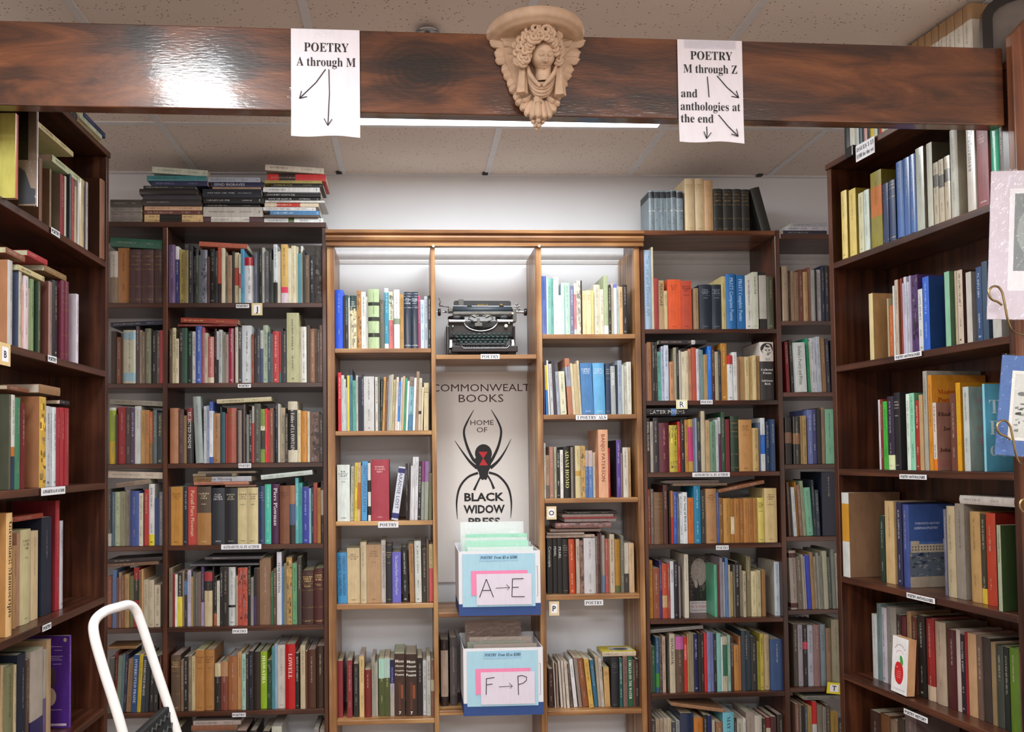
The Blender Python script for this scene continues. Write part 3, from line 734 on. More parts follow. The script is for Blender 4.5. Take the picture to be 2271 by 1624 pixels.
S -445.4 14.4 240.7 163.6 1214 18.4 0 3f9a94
S -430.4 26 223.6 152.1 1214 13.2 0 1a2f98 m:a0b8e0 ~blue book, fourth shelf, wide bay, left back bookcase
S -403.9 8.3 218.2 148.4 1214 12.1 0 88b0c0
S -395.2 8.8 221.9 150.9 1214 18 0 1e2c38
S -386.1 14.8 240 163.2 1214 16.9 0 9a4438
S -370.3 12.9 220 149.6 1214 6.9 0 a06e2a
S -357 10.2 247.7 168.5 1214 18.3 0 2e2a28 bc8c0b8@.45-.85
F -733.3 119.3 7.2 100 1441.7 8.7 0 7a5a48
F -856.5 214.4 11.6 141.5 1450.7 10.2 0 b07058 X:THE_LONG_APPROACH:5a2a20
F -860.5 228.9 20.5 151.1 1463.3 17.7 0 b5b8c0 b8a6a40@0-.31 X:Lark_in_the_Morning:2a2a38 ~pale grey book with brown panel lying flat, fourth shelf, wide bay, left back bookcase
F -591.8 204 18.1 134.6 1469 8.3 5.3 c0ccc4
F -861 170.8 10.4 112.7 1484.8 11.9 0 8a7a60 b2a2420@.3-.9
F -842.5 227.1 8.4 149.9 1495.8 17.2 0 8a7868
#N5|B|books on the narrow left bay fifth shelf
S -1192.9 17.6 201.3 136.9 894 18.2 0 9a5a40
S -1171 15.1 226.1 153.8 894 8.5 0 5a78a8
S -1155.5 6.6 196.3 133.5 894 8.1 0 7a5048
S -1148.5 9.1 217.3 147.7 894 12.9 0 a88a70
S -1138.6 12.6 203.5 138.4 894 10.7 0 8a5a40
S -1125.6 16.2 208.8 142 894 13.6 0 b09060
S -1109 17 199.8 135.9 894 18.7 0 6a6a44
S -1090.3 19.6 233.6 158.9 894 15.9 0 9a2020 b2a3020@.45-.8 ~red book with dark green band, fifth shelf, narrow bay, left back bookcase
S -1067.4 6.9 224.8 152.9 894 6.1 0 7a5f40
S -1060.1 7 228.1 155.1 894 10.4 0 c09468
S -1052.7 18.8 185.7 126.3 894 13.6 0 b0a48c m:8a7f6a
S -1033.5 22 185.5 126.1 894 12.8 0 b5a890 m:8a7f6a
S -1011.1 22.9 164.7 112 894 16 0 c0b49c m:4a443a
F -1191.4 196.1 13.9 129.4 1131.9 12.8 2.4 7a5a44
F -1189.3 203.7 15 134.4 1147.3 7.1 2.3 2a2020
#W5|B|books on the wide left bay fifth shelf
S -952.8 13.2 230.3 156.6 894 9.4 0 7a6a58 m:4a4238
S -939.3 7.4 206.3 140.3 894 17.9 0 9a2a30
S -929.9 9 204.7 139.2 894 11 0 d8d4c8
S -920.5 16.9 212.8 144.7 894 16.7 0 24221e bd8c830@0-.55 m:c8c0b0
S -903.3 7.1 216.2 147 894 19.8 0 9a8068
S -894.8 11.5 208.7 141.9 894 14.8 0 2e2c2c b2a6a9a@.6-.85
S -882.7 13.8 221.5 150.6 894 15.5 0 b0a8b8
S -868.5 8.4 194.4 132.2 894 14.5 0 a88a5a
S -859 6.4 212.8 144.7 894 10.4 0 5a5a50
S -852.2 8.4 209.4 142.4 894 18.8 0 7a7068
S -842.3 12.1 210.1 142.9 894 12.5 0 6a5c54
S -829.8 11 233 158.4 894 18.8 0 4a3a60 bb098c0@0-.4
S -814.8 29.7 211.8 144 894 10.3 0 c2b08a b1e1a1a@.66-.84 ba02a34@.84-1 ~cream book with black and red top, fifth shelf, wide bay, left back bookcase
S -784.7 4.6 232.4 158 894 18.1 0 2a2828
S -779.7 11.5 192.5 130.9 894 17 0 221c1c ba05a3a@0-.25
S -767.6 11.6 176.6 120.1 894 14.6 0 d0ccb8
S -755.5 11.6 230.6 156.8 894 12.2 0 1c1c1c m:a0a0a0
S -742.9 21 230.9 157 894 8 0 241c18 m:a09080 ~second black book from left, fifth shelf, wide bay, left back bookcase
S -721.5 26.1 230.5 156.7 894 16.8 0 c8ccc8 b1a1a1a@.31-.35 m:5a5a60 ~white book, fifth shelf, wide bay, left back bookcase
S -693.4 7.9 195.8 133.2 894 11.1 0 a89888
S -685.2 18.7 227 154.3 894 15.3 0 b85040 v ~first rust book with patterned spine from left, fifth shelf, wide bay, left back bookcase
S -664.9 18.6 227.6 154.8 894 7.9 0 b85040 v
S -645.5 11.3 231.5 157.4 894 7.2 0 1c1a16 m:c0a060
S -633.8 10.3 187.3 127.3 894 8 0 8a8480
S -623.1 9.8 223.7 152.1 894 17.3 0 4a3a68 b2a2a2a@.5-1
S -611.7 10.5 224.7 152.8 894 8.5 0 4a2f28
S -600.7 43.6 261 177.4 894 18.6 0 8a6a50 ~tall brown book in clear plastic, fifth shelf, wide bay, left back bookcase
S -555.2 7.7 209.4 142.4 894 11.2 0 2a6a48
S -547.1 14 218.8 148.8 894 14.1 0 5a4630
S -531.7 18.5 287 195.2 894 10.9 0 d0d0d8 T:VENCIMIENTOS:404048 ~tall white book, fifth shelf, wide bay, left back bookcase
S -512.8 8 228.2 155.2 894 14.7 0 5a88b0
S -503.7 8.8 241.1 163.9 894 7.3 0 7a7a70
S -494.4 22.1 265.1 180.3 894 11.6 0 b08a50 v ~tall mustard book with patterned spine, fifth shelf, wide bay, left back bookcase
S -471.5 18.3 240.9 163.8 894 19.1 0 6aa878 m:3a5a44 ~green book, fifth shelf, wide bay, left back bookcase
S -450.5 15.6 266 180.9 894 8.5 0 3c3834
S -434 46.8 212.5 144.5 894 15.2 0 3f2420 k g M:c8a870 ~gilt-banded thick dark brown book, fifth shelf, wide bay, left back bookcase
S -385.4 38.6 220.4 149.9 894 10.6 0 4a1f1c k g M:c8a870 ~gilt-banded thick maroon book, fifth shelf, wide bay, left back bookcase
F -872.4 269.3 6.8 177.7 1131 10.2 0 5a585c
F -812.2 221.7 10.3 146.3 1155.6 6.3 0 4a4448
#N6|B|books on the narrow left bay sixth shelf
S -1189.1 18.4 214.2 145.5 564 6.3 2.1 5a5a54
S -1170.3 10.3 234.3 159.2 564 19.3 2.1 7a2424
S -1159.4 15.6 220.6 149.9 564 17.6 2.5 7a8a78
S -1142.9 9.9 226.4 153.8 564 17.2 2.5 5a7a88
S -1132.6 10.5 226.9 154.1 564 17.3 2.8 2a2c44
S -1121.6 19.4 205.6 139.6 564 19.3 3 9a7a58
S -1097.7 18.6 223.6 151.9 564 8.2 2.8 24487a T:INTERRUPTED_PRAISE:c0d0e0
S -1078.6 14.8 223.7 152 564 14.2 2.8 c0a52a
S -1062.6 15.2 217.8 147.9 564 12.9 2.7 2a3448 T:INTERRUPTED_PRAISE:c8c0a0
S -1046.5 11.8 211.2 143.5 564 14 2.5 2a2c2c
S -1032.7 16.1 211.6 143.8 564 19.1 2.1 222222
S -1014.1 15.3 215.7 146.6 564 16.6 1.6 2a2624
S -992.6 8.3 218.7 148.7 564 19.6 0 5a3028
F -1190.4 111.1 10.6 100 812.7 7.6 0 8a6238
#W6|B|books on the wide left bay sixth shelf
S -946.4 36.5 218.4 148.5 564 15.1 0 54402f k g M:a88a60 ~gilt-banded thick dark brown book, sixth shelf, wide bay, left back bookcase
S -908.1 10.4 198 134.6 564 15.5 0 7a5a40
S -896.8 15.4 211.3 143.7 564 16.4 0 1a1a1a m:a0a0a0
S -879 12.3 215.3 146.4 564 14.7 0 7a6a54
S -866.3 14.2 212.3 144.4 564 17.6 0 c8b48a
S -849.4 33 237.3 161.4 564 10.2 0 a8743c M:7a4e28 ~mustard book, sixth shelf, wide bay, left back bookcase
S -816 37 236.4 160.8 564 19 0 a8743c M:7a4e28 ~thick mustard book, sixth shelf, wide bay, left back bookcase
S -775.4 22.6 184 125.1 564 11.7 0 221c18 bc8b890@.72-1
S -752.4 26.9 188.7 128.3 564 14.4 0 7a3a2c bb08058@.7-1 ~dark red book with tan top, sixth shelf, wide bay, left back bookcase
S -724.8 36 208.7 141.9 564 18.6 0 9a6038 ~thick brown book, sixth shelf, wide bay, left back bookcase
S -687.4 15.9 222.7 151.4 564 15.9 0 b88a58
S -669.7 15.4 217.7 148 564 10.3 0 a0c0b0 m:2a3a34
S -653.9 10 217.7 148 564 9.2 0 2a2a28
S -643.4 18.4 229 155.7 564 10.6 0 1c1a22 m:7a7a98
S -624.6 26.7 225.5 153.3 564 14.8 0 2a1c16 k r ~first dark brown book from left, sixth shelf, wide bay, left back bookcase
S -597.5 24.2 223.7 152.1 564 20 0 8fb01a T:HIAWATHA:e8f0c0 ~lime green book, sixth shelf, wide bay, left back bookcase
S -572.3 17.5 189.7 129 564 18.6 0 24482e v
S -552.8 11.7 242.7 165 564 11.6 0 4f8a90
S -540.4 9.8 254.4 173 564 11.6 0 8aa8c8
S -530.2 29.3 249.4 169.6 564 17.4 0 c8beb4 m:8a7a78 ~pale grey book, sixth shelf, wide bay, left back bookcase
S -498.9 38.1 252.8 171.9 564 10 0 b81418 T:LOWELL:e8d0c8 ~thick red book, sixth shelf, wide bay, left back bookcase
S -460.4 14.8 216.8 147.4 564 11.8 0 1c1814 m:c0b8a8
S -440.1 19.1 247.5 168.3 564 6.2 0 c0b090 m:8a7a58 ~second cream book from left, sixth shelf, wide bay, left back bookcase
S -420.6 7.3 224.7 152.8 564 8.6 0 5a3028
S -412.9 32.3 229.1 155.8 564 13.6 0 4f2c1a k ~second dark brown book from left, sixth shelf, wide bay, left back bookcase
S -378.9 32.1 241.8 164.4 564 15.7 0 36241a k ~third dark brown book from left, sixth shelf, wide bay, left back bookcase
#W7|B|books on the wide left bay seventh shelf
S -940.2 31 254.5 173.1 244 14.6 0 2a201c ~first black book from left, bottom visible shelf, wide bay, left back bookcase
S -690.7 39 239.3 162.7 244 11.1 0 3a2c26 ~thick dark brown book, bottom visible shelf, wide bay, left back bookcase
S -641.6 27.4 235.4 160.1 244 19.3 0 3a3430 ~dark grey book, bottom visible shelf, wide bay, left back bookcase
S -589.8 27.4 233.6 158.9 244 14.7 0 2a2420 ~second black book from left, bottom visible shelf, wide bay, left back bookcase
S -553.5 39.1 252.5 171.7 244 8.2 0 c0c0b0 ~thick pale cream book, bottom visible shelf, wide bay, left back bookcase
S -388.7 19.6 241 163.9 244 6.9 0 8a8480 ~grey book, bottom visible shelf, wide bay, left back bookcase
S -366.5 19.7 234.2 159.2 244 19.6 0 a09a90 ~pale grey book, bottom visible shelf, wide bay, left back bookcase
F -869.1 175.4 20.5 115.8 483.5 19.8 0 8a5a40
F -861 185.3 17.3 122.3 504.9 18.9 0 b0a098 m:4a4440
#CL1|B|books on the centre left column top shelf
S -296.2 32.7 238.3 162 1991 14.5 0 2a5ae0 m:90b0f0 ~bright blue hardback, top shelf, centre bookcase, left column
S -262.6 6.2 215 146.2 1991 10.4 0 3a2a30
S -256 13.1 216.5 147.2 1991 7.3 0 2a4a54 b2a2624@0-.45
S -242.5 5.4 206.3 140.3 1991 9.6 0 e0e0dc
S -236.7 26.8 214.7 146 1991 9.1 0 cfc49a v b1f4244@.72-1 M:d8e0d8 ~flowered cream and green hardback, top shelf, centre bookcase, left column
S -209.5 17.9 237.1 161.2 1991 19 0 b5824a v
S -190.9 17.7 231.6 157.5 1991 18.5 0 ecefe8 m:6a6a68
S -172.8 9.3 212 144.1 1991 16.9 0 e8ece4
S -162.5 43.2 240.1 163.3 1991 8.1 0 b9cfa0 b2a2f24@.72-.78 b2a2f24@.46-.53 b2a2f24@.19-.26 ~thick pale green hardback with three black labels, top shelf, centre bookcase, left column
S -118.1 19.6 197.5 134.3 1991 9.3 0 6a665c k
S -97.3 15.8 244.8 166.5 1991 10.2 0 d8e8ec b2a98b8@.08-.93 m:b8e0ea
S -80.7 19.5 232.8 158.3 1991 19.3 0 e0dcc0 bd87a78@0-.5 v m:5a4a40 ~pale cream book with rust base, top shelf, centre bookcase, left column
S -60.1 23.6 238 161.8 1991 8.3 0 eef0f2 b8a9a84@.41-.51 ~white book with pale green band, top shelf, centre bookcase, left column
S -35.2 14.8 221.5 150.7 1991 17.1 0 b58a48
S -19.3 29.2 229.8 156.3 1991 15.5 0 2b3646 k H:d0d8e0 M:c8d0d8 ~first navy book from left, top shelf, centre bookcase, left column
S 10.6 27.3 229.4 156 1991 13.7 0 2b3646 k H:d0d8e0 M:c8d0d8 ~second navy book from left, top shelf, centre bookcase, left column
S 38.4 8.5 216.6 147.3 1991 19.4 0 d04a78 m:f0c8d8
S 47.5 14.6 197.4 134.3 1991 9.7 0 bfe4f0 m:4a6a90
S 63.3 13.2 212.1 144.2 1991 13.3 0 b8bcc8 m:4a4a58
S 77 11.2 214.3 145.7 1991 8.2 0 222224 m:d0d0d0
#CL2|B|books on the centre left column second shelf
S -285.7 13 234.9 159.7 1660 7.4 0 d02a38 m:f0c0c0
S -272.2 10 224.2 152.4 1660 6.4 0 c8d0cc
S -261.8 7.3 208.6 141.8 1660 10.4 0 d4dcdc m:7a8a9a
S -254.2 4.4 174.4 118.6 1660 7.7 0 b8bcbc
S -249.4 9 223 151.6 1660 6.9 0 e0d048
S -239.9 10.6 250.9 170.6 1660 19.9 0 5a8ab0 b24242a@.9-1
S -228.4 13.9 203 138.1 1660 10 0 5aa896
S -214.1 7.6 224 152.3 1660 18.5 0 d0ccc8
S -206.2 6 217.3 147.8 1660 15.8 0 2a2a30
S -199.8 6.6 217.3 147.8 1660 16.2 0 1e2036
S -192.7 8.7 228.9 155.6 1660 15.2 0 2a2c3c m:c0c0c8
S -183.6 41.6 219.6 149.3 1660 19.3 0 ccccca m:5a5a5a ~thickest light grey book, second shelf, centre bookcase, left column
S -138.2 11.2 217.2 147.7 1660 18.3 0 dcd8d0 m:8a5a4a
S -126.5 8.1 219 149 1660 16.1 0 5a6258
S -118 6.6 210.3 143 1660 13.8 1.4 2a2a2a m:c8c8c8
S -110.8 8.9 216.9 147.4 1660 15.7 2.2 c89850
S -101.5 9.1 219.1 148.8 1660 16.1 2.5 7a4a34
S -91.8 7.3 223 151.5 1660 13.7 2.4 9aa0a0
S -84 4.4 225.1 152.9 1660 13 2.4 d8dcdc
S -79.1 6.9 226.6 154 1660 8.2 2.4 c8c0a0
S -71.8 7.9 206.3 140.1 1660 17.8 2.7 d8d0a0 m:8a8a50
S -63.2 3 212.1 144.1 1660 12.8 2.6 c8a090
S -59.7 8.7 215.8 146.6 1660 6.9 2.5 e0d8cc
S -50.5 8.1 198.9 135.1 1660 8.4 2.7 3a80d0 be8e8e8@0-.18 m:d8e8f8
S -41.4 6.8 214.7 145.8 1660 18.2 2.5 eeeeea
S -34 8 219.1 148.8 1660 9.6 2.5 d0b48a
S -25.6 8.9 211.8 143.9 1660 11.5 2.6 3aa078
S -16.3 7.8 200.4 136.1 1660 15.5 2.7 f0f0f0
S -6.3 17.8 217.6 147.9 1660 18.1 2.2 88b8c8 b4a8ab0@0-.3 b8a7a70@.82-1 m:4a5a60
S 11.9 8.7 212.5 144.4 1660 10.6 2.3 f0f0ee
S 21.9 11.4 238.1 161.8 1660 11.4 2 a0846c m:7a6450
S 33.8 10.5 211.4 143.7 1660 11.9 2 d8ccb4 b1a1a1a@.31-.37
S 44.7 7.3 174.6 118.7 1660 6.4 2.1 d8cca8
S 56.5 18.8 192.6 131 1660 18.3 0.8 d8c8a0 M:6a5a40
#CL3|B|books on the centre left column third shelf
S -290.9 49.4 225 153 1300 6.3 0 dfe8e2 M:505050 ~thick white hardback with script lettering, third shelf, centre bookcase, left column
S -241.1 14.3 219.2 149 1300 19.4 1.4 c0bca8 m:6a6a5a
S -224.9 10.8 232.9 158.3 1300 8.1 1.4 e0c838 m:4a4420
S -213.7 11.3 233.8 159 1300 8.2 1.4 d8b88a bc07030@.2-.65
S -202 3.7 221 150.2 1300 17.9 1.5 b88a50
S -196.3 22.5 237.8 161.7 1300 17.5 1.1 4a9fd8 T:UNATTAINABLE_EARTH:2a5080 ~sky blue book, third shelf, centre bookcase, left column
S -169 10.8 231.3 157.3 1300 9.2 0 e0e0dc b1a1a1a@.1-.25 b1a1a1a@.5-.7
S -156.3 71.2 244.5 166.3 1300 13.7 0 a83848 M:e8b8b8 ~very thick crimson hardback, third shelf, centre bookcase, left column
S -76.6 26.7 215.2 144.8 1300 12.7 8.5 d8dce8 b2a2a70@.03-.13 b2a2a70@.88-.97 T:PARADISE_LOST:303060 ~white paperback leaning steeply, third shelf, centre bookcase, left column
S -18 8.8 227.5 154.7 1300 16.1 0 1c1c1e
S -8.8 5.2 227.5 154.6 1300 8.6 1.3 3a1a1e
S -3.3 6.8 217.8 148 1300 17.6 1.9 d8d8dc
S 4.1 10.2 253.8 172.5 1300 20 1.9 e0e0e4
S 15.1 12.5 253.7 172.4 1300 15.9 1.8 d8d8dc
S 28.1 12.9 235.5 160.1 1300 18.9 1.8 1e1c1c m:c8c8c8
S 42 12.6 235.3 160 1300 19.1 1.7 9aa094 b8a3a78@.65-1
S 55.5 14.3 235.2 159.9 1300 11.3 1.5 9aa094 b8a6a9a@.65-1
S 72.7 13 188.3 128 1300 17.9 0.8 7a7a5a
#CL4|B|books on the centre left column fourth shelf
S -294.1 39 202.6 137.7 970 35.7 -0.6 3a92c8 T:CHRISTIAN_MORGENSTERN:1f3f5f ~sky blue book with two lines of dark lettering, fourth shelf, centre bookcase, left column
S -254.3 50.5 220.2 149.7 970 32.2 -0.4 d2bc92 M:6a5a40 ~thick cream book in torn jacket, fourth shelf, centre bookcase, left column
S -202.2 24.2 244.6 166.3 970 25.5 0 cdbb98 m:8a7a60 ~cream book, fourth shelf, centre bookcase, left column
S -177.6 57.8 232.6 158.2 970 32.7 0 b5926c M:7a5a40 ~thickest tan book in clear plastic, fourth shelf, centre bookcase, left column
S -119 17.6 249.6 169.7 970 36.8 0 c8c0bc T:THE_SHEPHERDS_PARADISE:6a605a
S -100.8 24.9 227.9 155 970 28.3 0 24262c M:a89878 k ~first black book from left, fourth shelf, centre bookcase, left column
S -75 34.6 201.6 137.1 970 33.1 0 6a68c8 T:The_Complete_Poems_of_Marianne_Moore:d8d8f0 ~periwinkle blue paperback with white lettering, fourth shelf, centre bookcase, left column
S -33.9 22.7 219.8 149.4 970 36.6 -1.1 1f1f20 m:c8c8c8 ~second black book from left, fourth shelf, centre bookcase, left column
S -4.5 18.9 233.6 158.8 970 32.4 -1 a87c50 m:5a4028
S 16.5 26.2 245.6 167 970 24.5 -0.6 d2d6d0 m:404040 ~white book, fourth shelf, centre bookcase, left column
S 44.8 17.9 210.4 143.1 970 32.8 0 3a2f24
S 63.2 8.6 246.8 167.8 970 27.6 0 6a5a4c
S 72.8 15.4 230.9 157 970 36 0 e86a6a be0cc90@.58-1
#CL5|B|books on the centre left column lowest shelf
S -296.2 20 224.2 152.4 516 38.3 0 8a2c36 ~first dark red book from left, lowest shelf, centre bookcase, left column
S -258.3 19.7 226.8 154.2 516 33.3 0 8a2c34
S -233.3 19.8 210.9 143.4 516 41.5 0 2a2826 m:9a948a
S -210.3 19.1 240.1 163.2 516 37.8 0 d8ba80 m:8a6a40 ~tan book, lowest shelf, centre bookcase, left column
S -189.6 25.9 187.6 127.6 516 33.7 0 7a2420 ~short dark red book, lowest shelf, centre bookcase, left column
S -161.2 14.1 231.7 157.5 516 40.7 0 9a968a
S -146.7 10.3 211.3 143.7 516 41.5 0 aca694
S -133 22.5 227.5 154.7 516 41.5 0 4a5428 ba8d8c8@.66-1 m:c8c890 ~olive book with mint top, lowest shelf, centre bookcase, left column
S -110.1 22.3 230.3 156.6 516 41.4 0 4a5428 bb0ccc4@.66-1 m:c8c890 ~olive book with pale grey top, lowest shelf, centre bookcase, left column
S -87.1 16.3 224 152.3 516 38.2 0 b0a8a0 b1a1a48@.58-1 T:HOWARD_MOSS:8888d8
S -69.8 41.1 247.6 168.4 516 38.8 0 3f2a20 L:Moss|Almost|Complete|Poems:d8d0c0 ~first thick dark brown book from left, lowest shelf, centre bookcase, left column
S -25.6 46 244.7 166.4 516 37.5 0 3a261e L:Moss|Almost|Complete|Poems:e0e0d8 ~second thick dark brown book from left, lowest shelf, centre bookcase, left column
S 22 20.6 229.8 156.3 516 36.4 0 1f1618 ~black book, lowest shelf, centre bookcase, left column
S 44.2 14 217.8 148.1 516 42.8 0 cccccc m:5a5a5a
S 59.2 15.5 235.2 159.9 516 33.9 0 c4c4ba m:5a5a5a
S 76.3 11.9 220.3 149.8 516 30.1 0 8a6050 bc8c0a0@.45-.65
#CR1|B|books on the centre right column top shelf
S 541.8 19.4 240 163.2 2046 16 0 5a74c0 ~blue book, top shelf, centre bookcase, right column
S 561.6 5.5 234.2 159.2 2046 13 0 d8e4dc
S 567.6 11.9 231.2 157.2 2046 13.6 0 8ac0b4
S 580.1 9.4 230.4 156.7 2046 14.4 0 6aa8a0
S 589.9 20.6 235.4 160.1 2046 9.5 0 eef4f6 ~first white book from left, top shelf, centre bookcase, right column
S 610.9 9.7 160.5 109.1 2046 8.8 0 f0f2f6
S 621 12.3 210.3 143 2046 7 0 c8e8e8
S 635.9 22.6 213.5 145.2 2046 16.9 0 c0e8d0 m:6aa090 ~pale green book, top shelf, centre bookcase, right column
S 659.4 15.6 201.5 137.1 2046 18.7 0 7a7a98 m:e0e0e8
S 675.4 8.4 212.2 144.3 2046 15.8 0 d88890 be8f0e8@.78-1 be8f0e8@0-.1
S 684.2 16.2 219.7 149.4 2046 7.6 0 e0dcc8 v
S 703.5 5.6 223.4 151.9 2046 19.7 0 3a2028
S 709.5 14.6 180.7 122.9 2046 17.6 0 f0d8a8 M:b09868
S 724.5 19.7 181.8 123.6 2046 13.1 0 f0dcb0 M:b09868
S 744.6 9.5 180.3 122.6 2046 6 0 e0cc88
S 757.4 24.9 205.5 139.7 2046 17.8 0 e8e0c8 m:8a8a80 ~first pale cream book from left, top shelf, centre bookcase, right column
S 782.7 13.9 186.3 126.7 2046 14.7 0 f0e0c8
S 797.9 17.5 242.9 165.2 2046 14.7 0 b0bc94 bf0f0f0@0-.15 ~tallest sage green book, top shelf, centre bookcase, right column
S 815.8 9.4 201.9 137.3 2046 6.3 0 2e2c22 m:d8d0b0
S 828.2 9.1 210.3 143 2046 16.3 0 ccc4b0
S 837.7 11.1 205 139.4 2046 6.5 0 e8e8ec b7a78d0@.93-1
S 850.7 8.1 198.2 134.7 2046 12.7 0 c0d4d4
S 859.2 14.2 195.1 132.7 2046 8 0 e0b888 m:3a2010
S 875.2 18.2 204 138.7 2046 11 0 2a2422 m:b0a8a0
#CR2|B|books on the centre right column second shelf
S 546.3 4 216.3 147.1 1719 18.5 0 5a4a78
S 554.4 8 202.8 137.9 1719 16.5 -1 e8d020 b2a80c8@0-.5
S 564.7 6.2 222.3 151.1 1719 17.4 -1.6 e8e8e4
S 572.7 11.3 207.2 140.8 1719 10.2 -2 c8c8c8 m:707078
S 585.9 12.9 220.6 149.9 1719 11.4 -2.4 3a3440
S 599.7 12.1 176 119.5 1719 14.5 -2.5 a8b0c0
S 612.3 23.9 176 119.6 1719 6.5 -2.5 e0dcc0 m:6a6a50
S 644.2 18.4 229.7 155.9 1719 11.8 -3.1 b8785a b9aa0b0@.5-.85
S 665.1 11.1 210.1 142.7 1719 19.6 -3.1 dcd0b0
S 676.6 15.8 207.6 141 1719 16.6 -2.9 c8b488
S 693.1 8.1 221 150.1 1719 18.1 -2.7 d8c8a8
S 701.6 46.4 209.5 142.4 1719 10.2 -2 4a80b8 M:c8d8e8 ~thick steel blue hardback, second shelf, centre bookcase, right column
S 750.1 47.5 209.9 142.7 1719 15.7 -1.1 68b0e0 M:c8d8e8 ~thick light blue hardback, second shelf, centre bookcase, right column
S 800.6 19.1 208.8 142 1719 17 0 2b3a5a M:a8a890
S 821.8 19.1 197.3 134.1 1719 15.9 -0.5 a8b0b0 T:STUDY:f4f8f8
S 842.2 6 201.9 137.3 1719 12.1 0 1e2230
S 848.6 16.5 219.8 149.5 1719 8.4 0 9aa8b8 m:5a60b0
S 865.5 7.5 201.1 136.7 1719 6.3 0 c8ccc0
S 877.3 9.3 197.3 134.2 1719 18.4 0 dcdccc
S 887.9 18.6 214.8 146 1719 19 0 dcdcd0 m:9a9a90
#CR3|B|books on the centre right column third shelf
S 540 7.9 223.8 152.2 1381 9.9 0 d8d8c8
S 549.8 13.9 174.2 118.5 1381 16.6 0 a8886a b6a6458@0-.3
S 564.1 16.4 207.8 141.3 1381 11.7 0 a87868 m:d0a8a0
S 583.3 9.5 207.7 141.2 1381 14.8 0 a8a88a
S 594.2 13 196.3 133.5 1381 17.8 0 1c1a1a m:c8c8c8
S 607.5 11.6 195 132.6 1381 10.5 0 e8e4dc
S 621.6 28.7 207.2 140.9 1381 14.7 0 15130f T:ADAM_HOMO:d8d080 ~second black book from left, third shelf, centre bookcase, right column
S 650.7 8.7 205.9 140 1381 9.6 0 8a7f74
S 660.6 6.8 211.4 143.8 1381 13.2 0 3a3028
S 667.8 22 211.2 143.6 1381 6.4 0 d0c090 bc09848@.42-.52 ~cream book with mustard band, third shelf, centre bookcase, right column
S 691.2 18.2 211.1 143.5 1381 9.7 0 c09858 v
S 709.8 10.9 191.8 130.4 1381 10 0 4a6aa0 bc0a898@.66-1 m:b0c0e0
S 723.1 18.2 191.7 130.3 1381 18.8 0 5a82c0 bc8b0a8@.66-1 m:c0d0f0
S 741.7 7.9 183.6 124.8 1381 7.9 0 c8b8a0
S 752.2 10.8 185.8 126.3 1381 16.6 0 a86a48
S 763.4 39.2 275.7 187.4 1381 7.2 0 e0a884 T:BANJO_PATERSON:6a2018 ~tallest salmon book with dark red lettering, third shelf, centre bookcase, right column
S 805.6 8 201.1 136.8 1381 19.8 0 c02a24
S 837.1 17.5 232.2 157.9 1381 8.3 0 5a4090 c1a1420 m:b0a8d0
S 855 6.1 180.2 122.5 1381 7.3 0 8a7068
S 864 21 202.6 137.8 1381 9 0 d0cabc m:6a6060
S 888.2 9.8 202.6 137.8 1381 19.1 0 c09a68
#CR4|B|books on the centre right column fourth shelf
S 553 21 221.6 150.7 993 33.4 0 141210 T:Cornucopia:c8c8c0 ~first black book from left, fourth shelf, centre bookcase, right column
S 577.3 17.6 221 150.3 993 36.5 0 141210 T:PEARL:d0d0c8
S 595.2 18.2 221.3 150.5 993 31 0 161412 T:PEARL:d0d0c8
S 613.8 24.1 221.5 150.6 993 25.6 0 1c1a18 M:8a8a80 k ~fourth black book from left, fourth shelf, centre bookcase, right column
S 641.8 25.1 220.8 150.1 993 28.8 -0.7 b8421c m:e8c090 ~orange book, fourth shelf, centre bookcase, right column
S 670.5 14.2 220.2 149.8 993 30.4 0 b8a898
S 686.8 15 212.5 144.5 993 37.9 0 8a6a5c v
S 702.2 46.6 224 152.3 993 26.3 0 c8c6c8 m:606060 ~thick white book with thin grey lettering, fourth shelf, centre bookcase, right column
S 749.7 9.6 228.8 155.6 993 27.4 0 6a5a50
S 761.9 7.4 238.7 162.3 993 35.8 0 5a2a2a m:b08080
S 769.6 4.3 243.6 165.7 993 25.6 0 5a504a
S 777.3 12.6 232.8 158.3 993 37.6 0 a89c90 b6a88a8@0-.3
S 790.3 11.4 217.4 147.8 993 28.2 0 a84a48
S 803.3 5.5 218.2 148.4 993 31.9 0 a87050
S 809.8 19.5 236.8 161 993 33.2 0 c0b09a m:3a342c ~cream book, fourth shelf, centre bookcase, right column
S 831.4 21.5 215.8 146.7 993 36.7 0 a87820 b5a6030@0-.13 ~mustard book with olive base, fourth shelf, centre bookcase, right column
S 853.3 12.2 230.2 156.6 993 25.1 0 6a6a60
S 869.5 17.8 200.4 136.3 993 35.9 0 3a3634 bc8c0b0@.38-1
S 887.6 19.9 199.8 135.9 993 26.5 0 c8aa84 m:9a8460
F 550.8 198.1 11.6 130.8 1217.5 34.1 0.5 b09a8c m:6a5a50
F 552 152.5 7.8 100.7 1231.9 24.4 0 a08c80
F 567.6 207.9 10.3 137.2 1242.8 34.7 0 8a7468
F 587 228.1 21.6 150.5 1257.3 26.5 0 8a6460 v ~dusty pink book with patterned spine lying flat, fourth shelf, centre bookcase, right column
F 625.4 210.6 11.9 139 1282.6 26.9 0 8f7f7c
F 621 213.2 6 140.7 1295.8 24.5 0 9a3030
F 616.5 209.3 10.3 138.2 1302.6 28.5 0 a08c84
F 644 199.9 10.3 131.9 1313.6 28.6 0 1a1614 m:8a8a80
#CR5|B|books on the centre right column lowest shelf
S 552.6 18.5 156.2 106.2 534 37.8 0 3a1a18
S 577.2 4.3 187.9 127.7 534 32.5 -2.2 c8b8ac
S 584.8 6.8 176.8 120.1 534 29.1 -1.5 9a8478
